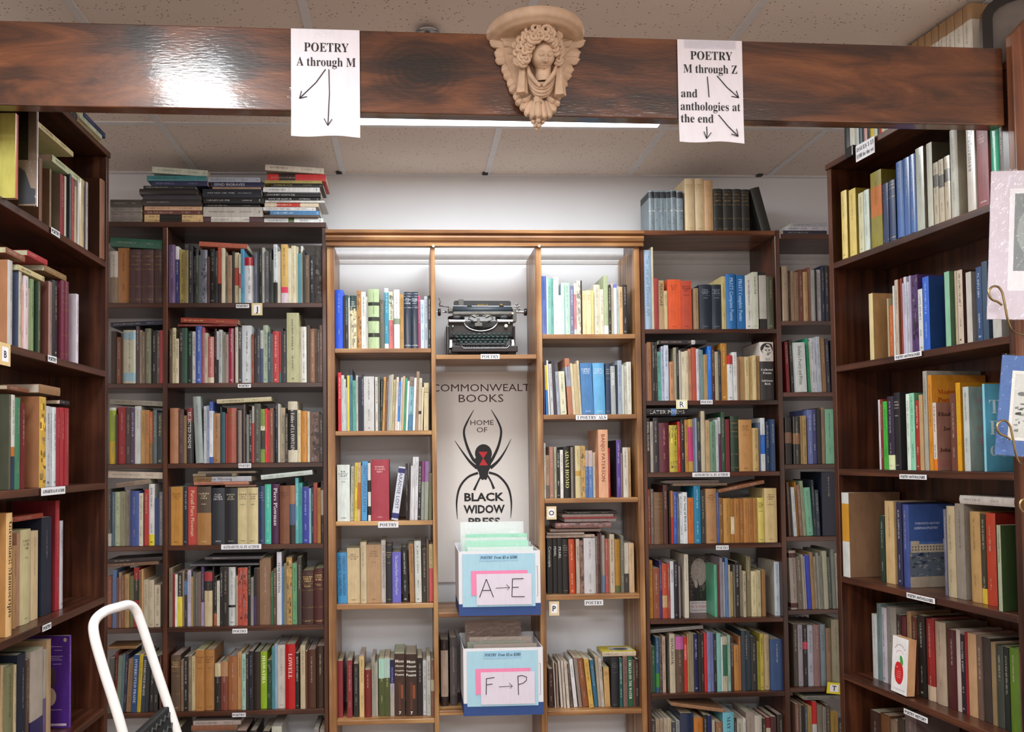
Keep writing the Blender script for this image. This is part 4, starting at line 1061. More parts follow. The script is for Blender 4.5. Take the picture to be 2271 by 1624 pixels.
S 601.9 8.7 186.2 126.4 534 37.9 -3.3 d0c4b8
S 612.3 8.4 188.8 128.2 534 26.4 -3.2 d0c4b8
S 625 11 187.3 127.1 534 27 -3.6 d4c8bc
S 640.7 10.3 176.4 119.5 534 37.4 -4.6 6a5a48 v
S 654.9 14.4 192.8 130.5 534 37.3 -5.3 e0e0e4
S 674.3 13.3 200.6 135.7 534 33.6 -5.8 8f8278
S 691.7 22.5 197 133.1 534 37.7 -6.6 8a5030 ~brown book, lowest shelf, centre bookcase, right column
S 714.8 18.3 195.9 132.5 534 24.8 -5.9 d0a850 m:6a5020
S 738.1 15.4 188.7 127.8 534 36.6 -5.4 2a6888
S 754.6 11 202.6 137.5 534 33.9 -3.7 b0a088
S 766.5 12.2 193 131 534 33.4 -3.5 c0b8ac m:4a4a44
S 780.8 22.1 157.5 107 534 35.8 -1.7 c8a064 M:7a5a30
S 805.9 30.5 200.3 136.2 534 25.5 0 1e1f26 M:5a5a60 k ~first black book from left, lowest shelf, centre bookcase, right column
S 839.5 12 194.8 132.4 534 26.8 0 1f5a54 m:c8d8d0
S 854.3 17.7 201.6 137.1 534 25.9 0 7a5a54 m:4a302c
S 874.6 20.7 200 136 534 30.7 0 1a5a38 T:CIRCLES_ON_THE_WATER:e8e8e0
S 896.4 8.3 185.3 126 534 31.6 0 6a3830
S 905.7 14.5 189.7 129 534 31.6 0 2e2422 m:9a8a80
F 771 138.6 18.3 100 737.1 29.1 0 c8b8a0 cd8c820
#RT|B|books on top of the right back bookcase
S 994.8 21.3 172.1 117.1 2472 24.4 0 7a8890 b24282e@.82-.97 s
S 1017.3 24.6 172.7 117.4 2472 25.7 0 7a8890 b24282e@.82-.97 s
S 1042.3 21 172.5 117.3 2472 24.6 0 7a8890 b24282e@.82-.97 s
S 1063.6 19.5 169.2 115 2472 14.5 0 7a8890 b24282e@.82-.97 s
S 1084.3 23.1 172.4 117.2 2472 16.1 0 7a8890 b24282e@.82-.97 s
S 1108.5 26.8 168.5 114.6 2472 17.1 0 7a8890 b24282e@.82-.97 s ~sixth grey book with black top from left, on top of right back bookcase
S 1143.8 39.8 220.7 150 2472 17.3 0 d0b890 M:a88a60 ~first thick cream book from left, on top of right back bookcase
S 1186.4 38.7 222.6 151.3 2472 22 0 d0b890 M:a88a60 ~second thick cream book from left, on top of right back bookcase
S 1225.5 35.4 213.6 145.3 2472 16.7 0 c09a70 M:a88a60 ~tall tan book, on top of right back bookcase
S 1264.4 38.7 180.4 122.7 2472 22.7 0 24241f k g ~first gilt-banded thick black book from left, on top of right back bookcase
S 1303.5 40.5 178.2 121.2 2472 18.8 0 24241f k g ~second gilt-banded thick black book from left, on top of right back bookcase
S 1344.8 35.7 178.5 121.4 2472 19.1 0 24241f k g ~first gilt-banded black book from left, on top of right back bookcase
S 1383.3 34 178.9 121.7 2472 23.9 0 24241f k g ~second gilt-banded black book from left, on top of right back bookcase
S 1469.4 39.6 188.6 124.4 2472 27.2 -14.2 24241f k ~dark green volume leaning left, on top of right back bookcase
#RNT|B|books on top of the narrow right bay
F 1551 185 16.8 122.1 2458.6 8.7 0 20243a
F 1559.8 177.7 16.4 117.3 2476 10.9 0 c0c0c8 m:4a4a60
F 1590.6 152.3 18.7 100.5 2493 19.7 0 a8aab0
#RW1|B|books on the wide right bay top shelf
S 962.8 32 326.2 221.8 2066 9 0 9ab0c8 T:The_Last_and_Greatest_Art:5a78a0 ~tall pale blue book, top shelf, wide bay, right back bookcase
S 995.2 7.4 338.2 228.6 2066 6.4 0 c8bc9c
S 1003 18.8 210.6 143.2 2066 8.7 0 9a3a38
S 1025.6 23.4 203.6 138.5 2066 17.6 0 b89a70 T:PERSONAE:2a2420 ~first tan book from left, top shelf, wide bay, right back bookcase
S 1049.4 12.8 159.9 108.7 2066 16.2 0 c8b48a
S 1064.4 54.3 207.6 141.2 2066 19.1 0 d8582c M:a83a1c ~thick orange book, top shelf, wide bay, right back bookcase
S 1119.1 43.4 200.8 136.5 2066 13 0 b84832 M:7a2a1c ~thick rust book, top shelf, wide bay, right back bookcase
S 1169 18.9 168.7 114.7 2066 6.6 0 9a7f60
S 1192.4 50.4 183.9 125.1 2066 10.3 0 1c2634 M:7a8090 k ~first thick black book from left, top shelf, wide bay, right back bookcase
S 1246.4 41 185.2 125.9 2066 16.1 0 1c2634 M:7a8090 k ~second thick black book from left, top shelf, wide bay, right back bookcase
S 1287.8 17.4 218.6 148.7 2066 11.5 0 c0b07a
S 1305.6 39.8 226.9 154.3 2066 8 0 1f68a8 T:PRATT_Complete_Poems:b0d0f0 ~thick blue book, top shelf, wide bay, right back bookcase
S 1348.6 35.6 224 152.3 2066 11.3 0 1f68a8 T:PRATT_Complete_Poems:b0d0f0 ~blue book, top shelf, wide bay, right back bookcase
S 1386.9 29.3 222.5 151.3 2066 12.5 0 dcdcd4 m:3a3a3a ~white book, top shelf, wide bay, right back bookcase
S 1416.6 23.8 236.7 161 2066 11 0 c8ccb8 m:303030 ~pale cream book, top shelf, wide bay, right back bookcase
S 1445.7 29.8 235.2 159.9 2066 12.2 0 24211f bb8b4ac@.18-.95 ~black book with pale grey band, top shelf, wide bay, right back bookcase
S 1475.9 28.3 217.9 148.2 2066 7.9 0 4a4a38 m:9a9a70 ~dark green book, top shelf, wide bay, right back bookcase
#RN1|B|books on the narrow right bay top shelf
S 1539.3 25.8 227.3 154.6 2098 6.4 0 a08c74 ~first taupe book from left, top shelf, narrow bay, right back bookcase
S 1570.7 9.2 211.7 143.9 2098 17 0 3a2824
S 1580.3 14.2 209.7 142.6 2098 16.3 0 a08468
S 1595 16.7 205 139.4 2098 11.9 0 8a7058
S 1612.1 15 215 146.2 2098 7.6 0 6a3a2c
S 1629 21.4 204.7 139.2 2098 10.1 0 b59468
S 1653.3 8.5 225.6 153.4 2098 13.8 0 8a5240
S 1664.8 20.2 215.8 146.7 2098 18.5 0 a8aca8 ~first pale grey book from left, top shelf, narrow bay, right back bookcase
S 1685.4 4 212.6 144.6 2098 12.7 0 1e1e20
S 1693.2 16.4 216.1 146.9 2098 19.6 0 b8b8bc m:5a5a60
S 1710.1 12.7 232.8 158.3 2098 13.4 0 2a2f44
S 1723.2 13.7 231.7 157.5 2098 8.5 0 2a2c34
S 1742 27.8 231.4 157.3 2098 14.6 0 4a3a34 ~dark brown book, top shelf, narrow bay, right back bookcase
#RW2|B|books on the wide right bay second shelf
S 962.8 4 233.8 159 1773 14.4 0 5a5a68
S 967.2 5.6 235.7 160.3 1773 14.4 0 8a5a44
S 973.2 16.5 241.5 164.2 1773 16.1 0 a06c48
S 990.1 13.4 240 163.2 1773 6.3 0 24201e
S 1003.9 9.8 238.9 162.5 1773 12.1 0 2e2a28
S 1015.2 14 202 137.4 1773 17.2 0 5aa090 m:2a4a44
S 1029.6 10.5 223.2 151.8 1773 7.9 0 a8b0c4 m:4a5070
S 1040.5 18.1 226.8 154.2 1773 6.6 0 c0c8d8 m:4a5070
S 1062.4 17.8 159.4 108.4 1773 8.6 0 c08860
S 1082 9.9 217.7 148 1773 10 0 a09880
S 1093.3 9.7 219.8 149.5 1773 12.1 0 1c1c1e
S 1103.4 7.4 206.4 140.4 1773 10.4 0 b8b0a0
S 1113.1 16.5 201.3 136.9 1773 14.9 0 d4ccb4
S 1130 11.2 204.2 138.8 1773 8.4 0 cfc0a0
S 1143 11.8 212 144.1 1773 10.8 0 b87a58
S 1157.2 19.2 218.2 148.4 1773 15.5 0 b8503c
S 1176.8 10.5 212.2 144.3 1773 13.6 0 c8ccd4
S 1190.2 8.4 211.1 143.5 1773 19.4 0 8aa0a8
S 1199.2 7.5 209.1 142.2 1773 19.1 0 6a8a88
S 1207.1 14.3 189 128.5 1773 9.6 0 a88a60
S 1222.9 15.6 222.9 151.6 1773 10.7 0 1f70d0
S 1240.3 12.6 223.3 151.8 1773 13.5 0 4a1a20
S 1253.5 14.2 200.6 136.4 1773 13.6 0 a8a080
S 1268.1 8.5 207.8 141.3 1773 11.1 0 2a3040
S 1280.8 24.6 235.1 159.8 1773 18.1 0 b07828 m:e8c880 ~first mustard book from left, second shelf, wide bay, right back bookcase
S 1305.8 19.2 184.7 125.6 1773 8.8 0 d8dcdc bc02028@.8-1 m:5a5a5a
S 1327.5 17.6 198.3 134.8 1773 12.6 0 dcdcdc
S 1345.5 6.9 176.9 120.3 1773 7.7 0 8a6a48
S 1357.6 21.5 180 122.4 1773 18.4 0 a88458
S 1379.5 16.9 179.4 122 1773 14.3 0 c8b484
S 1399.6 11.4 178.2 121.1 1773 19.8 0 b89a64
S 1411.4 12.2 184.2 125.2 1773 8 0 d0bc8c
S 1427.9 14.2 183.2 124.6 1773 16 0 9a7440
S 1443.2 57.2 241.5 164.2 1773 14.4 0 24201f bd0c8c0@.66-.99 L2:Collected|Poems|Adrienne|Rich:d8d8d4 p ~black book with a photo of a woman, second shelf, wide bay, right back bookcase
F 1019.5 199.1 16.9 131.4 2003.6 6.7 0 242020 bc8c8c8@.68-.76 m:a08070
#RN2|B|books on the narrow right bay second shelf
S 1555.5 13.5 210.7 143.2 1804 17.5 -1.6 7a1a20
S 1575.1 13 218.4 148.4 1804 18.2 -1.8 2a2622
S 1588.5 47.2 205.3 139.5 1804 7.1 -1.7 ccd4d2 T:Shelley's_Poetry_and_Prose:2a2a2a ~thick white book, second shelf, narrow bay, right back bookcase
S 1646.9 11.2 224 152.2 1804 19.2 -2 2a9a78
S 1658.5 4.2 212.2 144.2 1804 17 -1.7 c8c8a8
S 1663.1 12.2 225.1 153 1804 14.5 -1.6 c8ccd4 m:4a4a60
S 1675.7 8.8 224.9 152.9 1804 13.6 -1.6 c0c8d4 m:4a4a60
S 1684.9 15 230 156.3 1804 9.7 -1.5 b8c0cc
S 1702.2 15.4 223.8 152.1 1804 6.8 -1.4 8a6a44
S 1722.6 14.7 222.7 151.4 1804 12.7 -1.4 3a3a54
S 1744.6 18.6 215.8 146.7 1804 18.1 0 3a3230
#RW3|B|books on the wide right bay third shelf
S 962.8 13.6 220.3 149.8 1481 8.9 0 2a1c1c T:ETERNAL_COLLOQUIES:d0d0c8
S 978.9 11.7 207.2 140.9 1481 12.6 0 b0a498
S 991.1 20.4 221.9 150.9 1481 10 0 2e2c30 ~first dark grey book from left, third shelf, wide bay, right back bookcase
S 1014.6 42.4 201.4 136.9 1481 15.7 0 5a1c2a m:c89090 k ~thick maroon book, third shelf, wide bay, right back bookcase
S 1058.8 34.9 191.8 130.4 1481 19.4 0 b8a838 v ~yellow book with patterned spine, third shelf, wide bay, right back bookcase
S 1095 10 206.6 140.5 1481 18.4 0 c02a20
S 1105.4 14.9 213.6 145.2 1481 10 0 241c1c m:b8a8a0
S 1121.6 13.6 213.5 145.2 1481 11.8 0 b08038
S 1135.6 16.6 215 146.2 1481 6 0 b89040 bc03070@.2-.85
S 1155.6 8.3 217.1 147.6 1481 13.4 0 7a88a8
S 1166.3 8 221 150.3 1481 17.9 0 a0b0c8
S 1175.1 14.3 222.7 151.5 1481 17.8 0 2a2c34 m:a0a070
S 1189.7 13.8 248.3 168.8 1481 7 0 c0b498
S 1206.6 18.4 211 143.5 1481 12.1 0 b89a70
S 1225.4 21 205 139.4 1481 7.1 0 6a8a70 m:3a5a48
S 1249.1 12.2 212.5 144.5 1481 11.9 0 b8c4c8
S 1264.8 8.3 222.1 151 1481 18.8 0 7a2a58 bd0d0d0@.7-1
S 1273.5 14 244.1 166 1481 10 0 2a4a34
S 1292.2 17.9 214.3 145.7 1481 17.8 0 7a2028
S 1314.7 33.6 227.3 154.6 1481 19.4 0 15301c k g ~gilt-banded dark green book, third shelf, wide bay, right back bookcase
S 1348.9 54.5 211.8 144 1481 17.5 0 b5854c M:7a5028 ~thick mustard book, third shelf, wide bay, right back bookcase
S 1403.7 23.5 177.4 120.6 1481 8.8 0 b89a64 m:6a5028
S 1432.7 6.9 200.1 136.1 1481 18.9 0 5a6a80
S 1440.6 18.4 218.8 148.8 1481 18.9 0 d0d4d8 b2068c8@.32-.68
S 1463.1 15.8 203.6 138.5 1481 20 0 22344c
S 1479.4 15.8 212.3 144.4 1481 6.1 0 2a4468
F 963 211.6 29 148.2 1711.7 6.1 0 1a181a b4a78b0@.48-.58 X:LATER_POEMS:c8c8c8 ~black book with slate blue panel lying flat, third shelf, wide bay, right back bookcase
#RN3|B|books on the narrow right bay third shelf
S 1540.2 26.8 192.5 130.9 1508 10.1 0 24201c k b7a5a44@.45-.68 ~black book with brown band, third shelf, narrow bay, right back bookcase
S 1575.6 27.6 196.1 133.4 1508 13.2 0 2a2c28 k b8a6444@.42-.65 ~dark grey book with brown band, third shelf, narrow bay, right back bookcase
S 1605.7 6.7 197.8 134.5 1508 11.9 0 9a7f58
S 1612.8 15.5 199.3 135.5 1508 7.3 0 a88c5c m:5a4828
S 1636.3 21.2 224 152.3 1508 15 0 6a78b0 m:c0c8e0 ~lilac book, third shelf, narrow bay, right back bookcase
S 1658.5 15.4 225.8 153.5 1508 15.3 0 3a3f70 m:b0b0d0
S 1675.9 18.1 225.6 153.4 1508 14.8 0 1e2024
S 1695.9 12.7 233 158.4 1508 13.1 0 8a7458
S 1710.8 35.5 225.2 153.2 1508 13.7 0 7ab89a ~mint book, third shelf, narrow bay, right back bookcase
S 1748.8 20.8 217.6 148 1508 15.7 0 3a342c ~dark grey book, third shelf, narrow bay, right back bookcase
#RW4|B|books on the wide right bay fourth shelf
S 962.8 9.6 221.4 150.5 1190 6.9 0 8a3a20
S 975.8 11.7 222.8 151.5 1190 12.1 0 6a6058
S 987.9 37.2 209.7 142.6 1190 7.9 0 6a4a30 k g ~gilt-banded thick brown book, fourth shelf, wide bay, right back bookcase
S 1027.2 16.9 239 162.5 1190 7.5 0 4a2420
S 1052.6 6 216.1 147 1190 16.7 0 241f1c
S 1058.9 8.6 214.5 145.8 1190 10.5 0 b07030 bb03020@0-.5
S 1068.7 15 210.6 143.2 1190 10.8 0 3a54a8
S 1084.1 8.2 188.2 128 1190 9.9 0 5a5f60
S 1094.7 11.9 202.7 137.8 1190 14.2 0 d0d4d8 m:3a3a3a
S 1107 17.9 208.4 141.7 1190 7.7 0 d8dade T:The_Song_of_ROLAND:303030
S 1128.8 24.3 185.4 126.1 1190 15 0 c86a20 m:8a3a10 ~orange book, fourth shelf, wide bay, right back bookcase
S 1153.5 26.2 233.8 159 1190 7 0 1f7aa0 m:b0d8e8 ~sky blue book, fourth shelf, wide bay, right back bookcase
S 1186 16.7 216.2 147 1190 19.4 0 3a3832
S 1203.1 42.4 221.9 150.9 1190 8.2 0 a87c50 M:6a4a28 ~first thick tan book from left, fourth shelf, wide bay, right back bookcase
S 1250.1 8.4 206.3 140.3 1190 16.7 0 4a68b8
S 1258.9 16.3 183.9 125.1 1190 13.6 0 7a5428
S 1275.7 30.3 181.8 123.7 1190 11.9 0 b08038 ~first mustard book from left, fourth shelf, wide bay, right back bookcase
S 1306.4 13.7 177.9 121 1190 10.3 0 a06a28 bd8c8a8@.2-.6
S 1321.2 19.7 179.5 122.1 1190 11 0 a87030
S 1344.1 16.6 179 121.7 1190 16.6 0 9a6428
S 1361.1 19.7 180.8 122.9 1190 13.3 0 b07838
S 1381.6 18.3 180.5 122.8 1190 13.5 0 a06a30
S 1400.3 14.5 180.5 122.8 1190 9.5 0 a87438
S 1417.9 28.2 181.8 123.6 1190 14.7 0 d0c060 M:6a6028 ~seventh mustard book from left, fourth shelf, wide bay, right back bookcase
S 1446.8 50.3 220.8 150.2 1190 8.4 0 c8b07a M:7a6840 ~second thick tan book from left, fourth shelf, wide bay, right back bookcase
F 1263.9 190.2 14.2 125.5 1394.5 13.6 10.9 8a5838
F 1070.8 223.4 9.7 147.5 1424.4 12.8 0 7a6450
F 1037.9 223.4 11.9 147.4 1434.7 15.1 0 6a5a54
#RN4|B|books on the narrow right bay fourth shelf
S 1549.3 9 221.1 150.3 1213 14.1 -1.8 5a4034
S 1560.1 5.8 200.5 136.2 1213 14 -2.2 2a2622
S 1568.2 12.8 200.6 136.3 1213 8.7 -2.7 c0c4c4
S 1588.2 5.3 222.5 151.2 1213 19.4 -2.5 b07828
S 1595.6 12.9 209.5 142.3 1213 15.6 -2.9 8a6858
S 1610.4 12.6 226.2 153.6 1213 16.2 -2.9 8a9a7a
S 1625.8 28.5 197.7 134.2 1213 19.4 -3.3 6ab090 m:2a4a3c ~mint book, fourth shelf, narrow bay, right back bookcase
S 1654.7 9.4 229.5 155.9 1213 12.3 -2.4 24303c
S 1664.5 14.3 188 127.8 1213 10.7 -1.8 2a3a48
S 1688.4 57.6 260.4 177.1 1213 10.3 0 1c2436 ~wide navy book, fourth shelf, narrow bay, right back bookcase
#RW5|B|books on the wide right bay fifth shelf
S 964.1 16.1 235.7 160.3 888 18.4 0 b07a20 m:5a3a10
S 982 26.4 204 138.7 888 18.2 0 8a4a34 ~first brown book from left, fifth shelf, wide bay, right back bookcase
S 1009.4 9.4 231.3 157.3 888 18.4 0 3a2a68
S 1019.2 20 220.2 149.7 888 16.9 0 b8482a bc0a070@.2-.42 ~rust book with tan band, fifth shelf, wide bay, right back bookcase
S 1041.6 11 223.1 151.7 888 20.8 0 9a4438
S 1053.3 13.9 230.6 156.8 888 18.1 0 ccd0d4 T:TRIPTYCH:303030
S 1069.4 15.8 230.2 156.5 888 19.2 0 1c1826 m:a0a0b8
S 1089 7.4 209 142.1 888 23.3 0 8a7a74
S 1111.7 16.5 257.4 175 888 18.4 0 cfc6b4 m:8a8070
S 1237.8 11.1 211.7 143.9 888 26.1 0 5aa888
S 1250 8.8 211.6 143.9 888 25.2 0 5a2a2a
S 1259.3 10.7 240.2 163.3 888 18.6 0 8a8088
S 1273.6 7 222.3 151.2 888 25.7 0 a8b0b4
S 1281 11 240.1 163.3 888 16.5 0 5a78a8
S 1292.7 7.4 212.2 144.3 888 15.3 0 a89a80
S 1305.6 8.7 182.4 124 888 27.9 0 c0a868
S 1314.7 5 212 144.2 888 14.5 0 6a665f
S 1321.1 15.5 224.8 152.9 888 14.1 0 1f1d1c m:b0b0b0
S 1342.9 9.6 208.1 141.5 888 26.1 0 8a7f6c
S 1352.9 11.4 185.4 126.1 888 14 0 b0a488 m:2a2a24
S 1371 17.7 243.3 165.4 888 23.2 0 7a7050
S 1389.1 21.7 183.6 124.8 888 21.8 0 c8bc94 m:8a8058
S 1411.2 15.9 187.6 127.6 888 17.1 0 b0a680
S 1430.9 15.6 189.1 128.6 888 17.4 0 8a6438
S 1488.6 21.6 220.3 149.8 888 27.5 0 c0ccd8 cb8b0a0 m:6a7a98 ~white paperback turned to show its back cover, fifth shelf, wide bay, right back bookcase
#RN5|B|books on the narrow right bay fifth shelf
S 1549.6 28.2 239.3 162.7 915 11.5 -1.4 9a8e84 b4a2424@.03-.11 b4a2424@.88-.96 m:4a4440 ~taupe book with maroon base, fifth shelf, narrow bay, right back bookcase
S 1579.1 19 213.1 144.9 915 9.4 -1.5 6a5f54
S 1601 8.4 221.9 150.8 915 12.2 -1.8 a8a090
S 1612.3 6.7 215.6 146.6 915 16.3 -1.8 a8a8a4
S 1620 15.1 220 149.5 915 10.1 -2 2f3fb0
S 1635.5 12.6 231.2 157.2 915 7.2 -1.7 9a7a50
S 1654 9.1 213 144.7 915 17.1 -1.6 b8b09a
S 1663.5 6.8 228.9 155.6 915 7.3 -1.5 8f8f88
S 1670.8 13.7 215.8 146.7 915 6.8 -1.5 7a7a70
S 1685.7 18.3 236 160.5 915 6.1 -1.3 a8a890
S 1713 11.9 209.8 142.6 915 19.9 -1.5 6a7470
S 1725.2 13.4 242.2 164.7 915 12.1 -1.3 7a8078
S 1742.1 13.4 226.5 154 915 16.3 -1.2 a8aa98
#RW6|B|books on the wide right bay sixth shelf
S 962.8 6.6 209.9 142.7 589 21.8 0 a89888
S 972 15.8 183.7 124.9 589 27.6 0 2f5a44
S 988.2 13.2 223 151.7 589 18.8 0 2f5878 b3a8a3a@.1-.35
S 1002.9 10.4 220.9 150.2 589 18.9 0 5a4a40 v
S 1015.9 13.1 225.2 153.1 589 23.6 0 b8a090 m:5a4a48
S 1042.8 22.4 236 160.5 589 14 0 bdb29a T:SONGBOOK:3a3a34 c8a8474 ~cream book, sixth shelf, wide bay, right back bookcase
S 1068.6 33.6 224.8 152.9 589 19.1 0 5a4434 bb85a98@.77-1 ~brown book with pink label band, sixth shelf, wide bay, right back bookcase
S 1105.2 13.6 221.2 150.4 589 24.6 0 c03024 T:NECESSITY:e8d0c8
S 1119.3 6.5 234.7 159.6 589 22 0 a88a5c
S 1126.5 17.6 236.6 160.9 589 20.9 0 8a7f68
S 1147.4 17 231 157.1 589 27.1 0 1a1f50 m:c0c0d8
S 1164.8 9.8 237.9 161.8 589 20.1 0 2a2622
S 1176.8 10.8 231.1 157.1 589 24.2 0 2c2824
S 1187.9 10.4 235.7 160.3 589 19.5 0 c82428
S 1198.7 13.1 240.1 163.3 589 15.2 0 7a80a8
S 1214.1 11.2 237 161.2 589 19.4 0 6a74a8
S 1225.9 11.1 233.5 158.8 589 17 0 24242a
S 1237.4 16.8 235.7 160.3 589 14.4 0 7ab0a8
S 1256.1 7.3 219.5 149.3 589 18 0 c8d0d0
S 1263.8 17 221.6 150.7 589 15.8 0 b0a890 b2a6048@.28-.85
S 1284.2 12 225.9 153.6 589 20.4 0 8ab0a0
S 1299.2 12 215.3 146.4 589 24.3 0 4a2a24
S 1312.1 20 182.7 124.3 589 24.6 0 b07a3a
S 1333.9 7.3 217.9 148.2 589 26.4 0 a87048
S 1341.7 36.7 241.9 164.5 589 18.4 0 1e2f3a k ~wide dark teal hardback, sixth shelf, wide bay, right back bookcase
S 1381.7 24.9 217.4 147.8 589 23.4 0 2a2824 ~dark grey book, sixth shelf, wide bay, right back bookcase
S 1409.2 10.2 195.5 132.9 589 26.4 0 8a8430
S 1419.8 13.2 228.9 155.7 589 19.5 0 b0a040 m:1a1a10
S 1437.7 22.1 225 153 589 26.8 0 b09a74 m:6a5a40 ~tan book, sixth shelf, wide bay, right back bookcase
S 1460.2 50 205.9 140 589 15.4 0 2f4a74 ~wide slate blue hardback, sixth shelf, wide bay, right back bookcase
F 963 225.7 13.6 150 826.8 26.9 3.8 8a8480
#RN6|B|books on the narrow right bay sixth shelf
S 1558.4 17.1 251.5 171 602 18.3 0 4a4038
S 1577.8 19.5 248.9 169.3 602 19.7 0 9a949c m:4a4a50 ~first pale grey book from left, sixth shelf, narrow bay, right back bookcase
S 1597.8 17.9 249 169.3 602 17.6 0 201a1e bc02848@.6-.72
S 1616.4 23.2 247 168 602 16 0 a0a4b0 m:3a3a44 ~second pale grey book from left, sixth shelf, narrow bay, right back bookcase
S 1640 25.1 249.2 169.5 602 12.1 0 8a6a68 ~dusty pink book, sixth shelf, narrow bay, right back bookcase
S 1668.4 22.2 249.8 169.8 602 16 0 7a8890 ~grey book, sixth shelf, narrow bay, right back bookcase
S 1693.6 21.9 233.6 158.9 602 18.3 0 8a7058 ~first taupe book from left, sixth shelf, narrow bay, right back bookcase
S 1715.9 35.6 268.1 182.3 602 14.1 0 8a8468 ~second taupe book from left, sixth shelf, narrow bay, right back bookcase
#RW7|B|books on the wide right bay seventh shelf
S 962.8 16.4 189.3 128.7 290 14.7 0 4a4038
S 982.1 16.3 193 131.2 290 18.9 0 a08c74
S 998.7 14 195.5 132.9 290 10 0 a08c78
S 1014.4 12.4 195.6 133 290 10.7 0 b0a088
S 1027.3 14.7 196.6 133.7 290 6.5 0 b0a088
S 1047.2 16.8 180.3 122.6 290 18.3 0 4a4a50
S 1064.4 15.2 186.7 126.9 290 14.8 0 8a8a8c
S 1081.6 54.3 215.4 146.5 290 15.4 0 24304c ~thick navy book, bottom visible shelf, wide bay, right back bookcase
S 1136.3 36 197.6 134.3 290 9.3 0 b87028 m:7a4a18 ~mustard book, bottom visible shelf, wide bay, right back bookcase
S 1173.7 17.5 210.1 142.9 290 8.6 0 242224
S 1193.5 16 204.6 139.1 290 12.7 0 1e2458
S 1212.6 12.6 183.7 124.9 290 18.3 0 b0a898
S 1228.1 25.6 178 121.1 290 11 0 8a6448 ~brown book, bottom visible shelf, wide bay, right back bookcase
S 1256 45.2 216 146.9 290 11.9 0 6ab0c0 T:MAY_SARTON:2a3a44 ~thick teal book, bottom visible shelf, wide bay, right back bookcase
S 1302.4 9.6 194.8 132.4 290 11.9 0 2a2826
S 1315.5 22.3 184.8 125.7 290 17.8 0 b0a898 m:4a4440
S 1338.2 10.3 191.5 130.2 290 7.7 0 c0c0b8
S 1354.7 31 209.9 142.7 290 18.1 0 9a8a80 ~third taupe book from left, bottom visible shelf, wide bay, right back bookcase
S 1386.1 27.8 201.8 137.2 290 6.2 0 b8b0a4 ~third pale grey book from left, bottom visible shelf, wide bay, right back bookcase
S 1420.8 13.8 186.7 127 290 15.8 0 3a3428
S 1436.6 17.4 189.7 129 290 16.7 0 b8a890 b6a1a1c@.78-1
S 1454.4 22 194.3 132.1 290 12.6 0 4a2a2c
S 1482.1 28.1 199.8 135.9 290 16.4 0 2e2824 ~third dark grey book from left, bottom visible shelf, wide bay, right back bookcase
F 1044.3 214.4 13.8 141.5 539.6 9.9 -8.7 9a7050
#RN7|B|books on the narrow right bay seventh shelf
S 1555.1 13.9 234.1 159.2 300 8 0 7a5a4c
S 1571.4 9.9 234.7 159.6 300 11 0 6a564a
S 1581.6 12.2 227.3 154.6 300 9.7 0 1e1e20
S 1598.1 10.9 215.6 146.6 300 16 0 5a6068
S 1609.4 16 221.5 150.6 300 13.9 0 a08448
S 1627.9 18.7 239.5 162.8 300 15.3 0 c0c0bc bc02020@.62-1
S 1650.2 22.9 224.3 152.6 300 19.7 0 7a7468 ~second taupe book from left, bottom visible shelf, narrow bay, right back bookcase
S 1673.6 12.4 215.4 146.4 300 16.8 0 8a8478
S 1687 16.4 222.4 151.3 300 17.1 0 4a4438
S 1706 31.9 196.5 133.6 300 19.6 0 9a7a34 ~second mustard book from left, bottom visible shelf, narrow bay, right back bookcase
S 1738.2 15.5 171.6 116.7 300 19 0 2a2c38
F 1597 159.6 16.9 105.3 545.8 16.4 0 7a7a74 m:3a3a38
#L0|L|books lying on the left side bookcase
F -303.8 83.9 29.2 100 2590.6 8 0 1e1a18
F -225.1 206.7 9.7 136.4 2590.6 5.7 0 b8a85a
F -221.7 173.6 14.8 114.6 2600.9 6.3 0 8a7858
F -200 169.9 13.7 112.2 2616.3 7.4 0 c0ccb0
F -176.1 173.4 17.5 114.5 2630.7 7.5 0 1f2a50 m:8a90b8 ~navy book, lying on top of left side bookcase
#L1|L|books on the left side bookcase top shelf
S -657.1 14.6 216.3 147.1 2215 -25 0 c0603a cd8cf70 ~yellow covered book with an orange spine, top shelf, left side bookcase
S -462.8 17.7 176.9 120.3 2215 7.3 0 7a5038 c6a4a38
S -401 10.4 168.5 114.6 2215 7 0 8a7a60 c7a5a44
S -338.6 26.6 176.7 120.1 2215 5.3 0 8a1f2a c7a6a58 ~first dark red book from left, top shelf, left side bookcase
S -307.2 12.2 181.7 123.5 2215 6.8 0 c8c0b0
S -276.6 11.7 199.3 135.5 2215 5 0 5a6064 c34383a
S -258.7 16.2 195.3 132.8 2215 6.9 0 a03a40
S -242.1 12.1 173.5 117.9 2215 4.9 0 c8b898
S -221.2 9.6 201.4 136.9 2215 4.3 0 e0e0dc
S -201.4 34.3 210.8 143.3 2215 8.2 0 c8b48a m:8a7850 ~second cream book from left, top shelf, left side bookcase
S -166.5 7.4 211 143.5 2215 7.9 0 2e2a34
S -158.7 14.8 216.1 146.9 2215 5.5 0 b8b0b0 m:5a5a60
S -55.6 42.8 263.5 172.6 2215 4.4 0 8a5a40 c4a2c1c k ~brown leather hardback set apart at the far end, top shelf, left side bookcase
F -386.1 218.3 19.4 144.1 2410.9 7.6 0 c8d0a8 m:8a9070 ~pale green book lying flat, top shelf, left side bookcase
F -471.6 223.8 15.3 147.7 2475.1 7.4 0 c8b888 m:8a7a58 ~cream book lying flat, top shelf, left side bookcase
#L2|L|books on the left side bookcase second shelf
S -632.3 24.7 215.6 146.6 1849 4.9 0 b8b4b0 cb8805a ~tan covered book in clear plastic, second shelf, left side bookcase
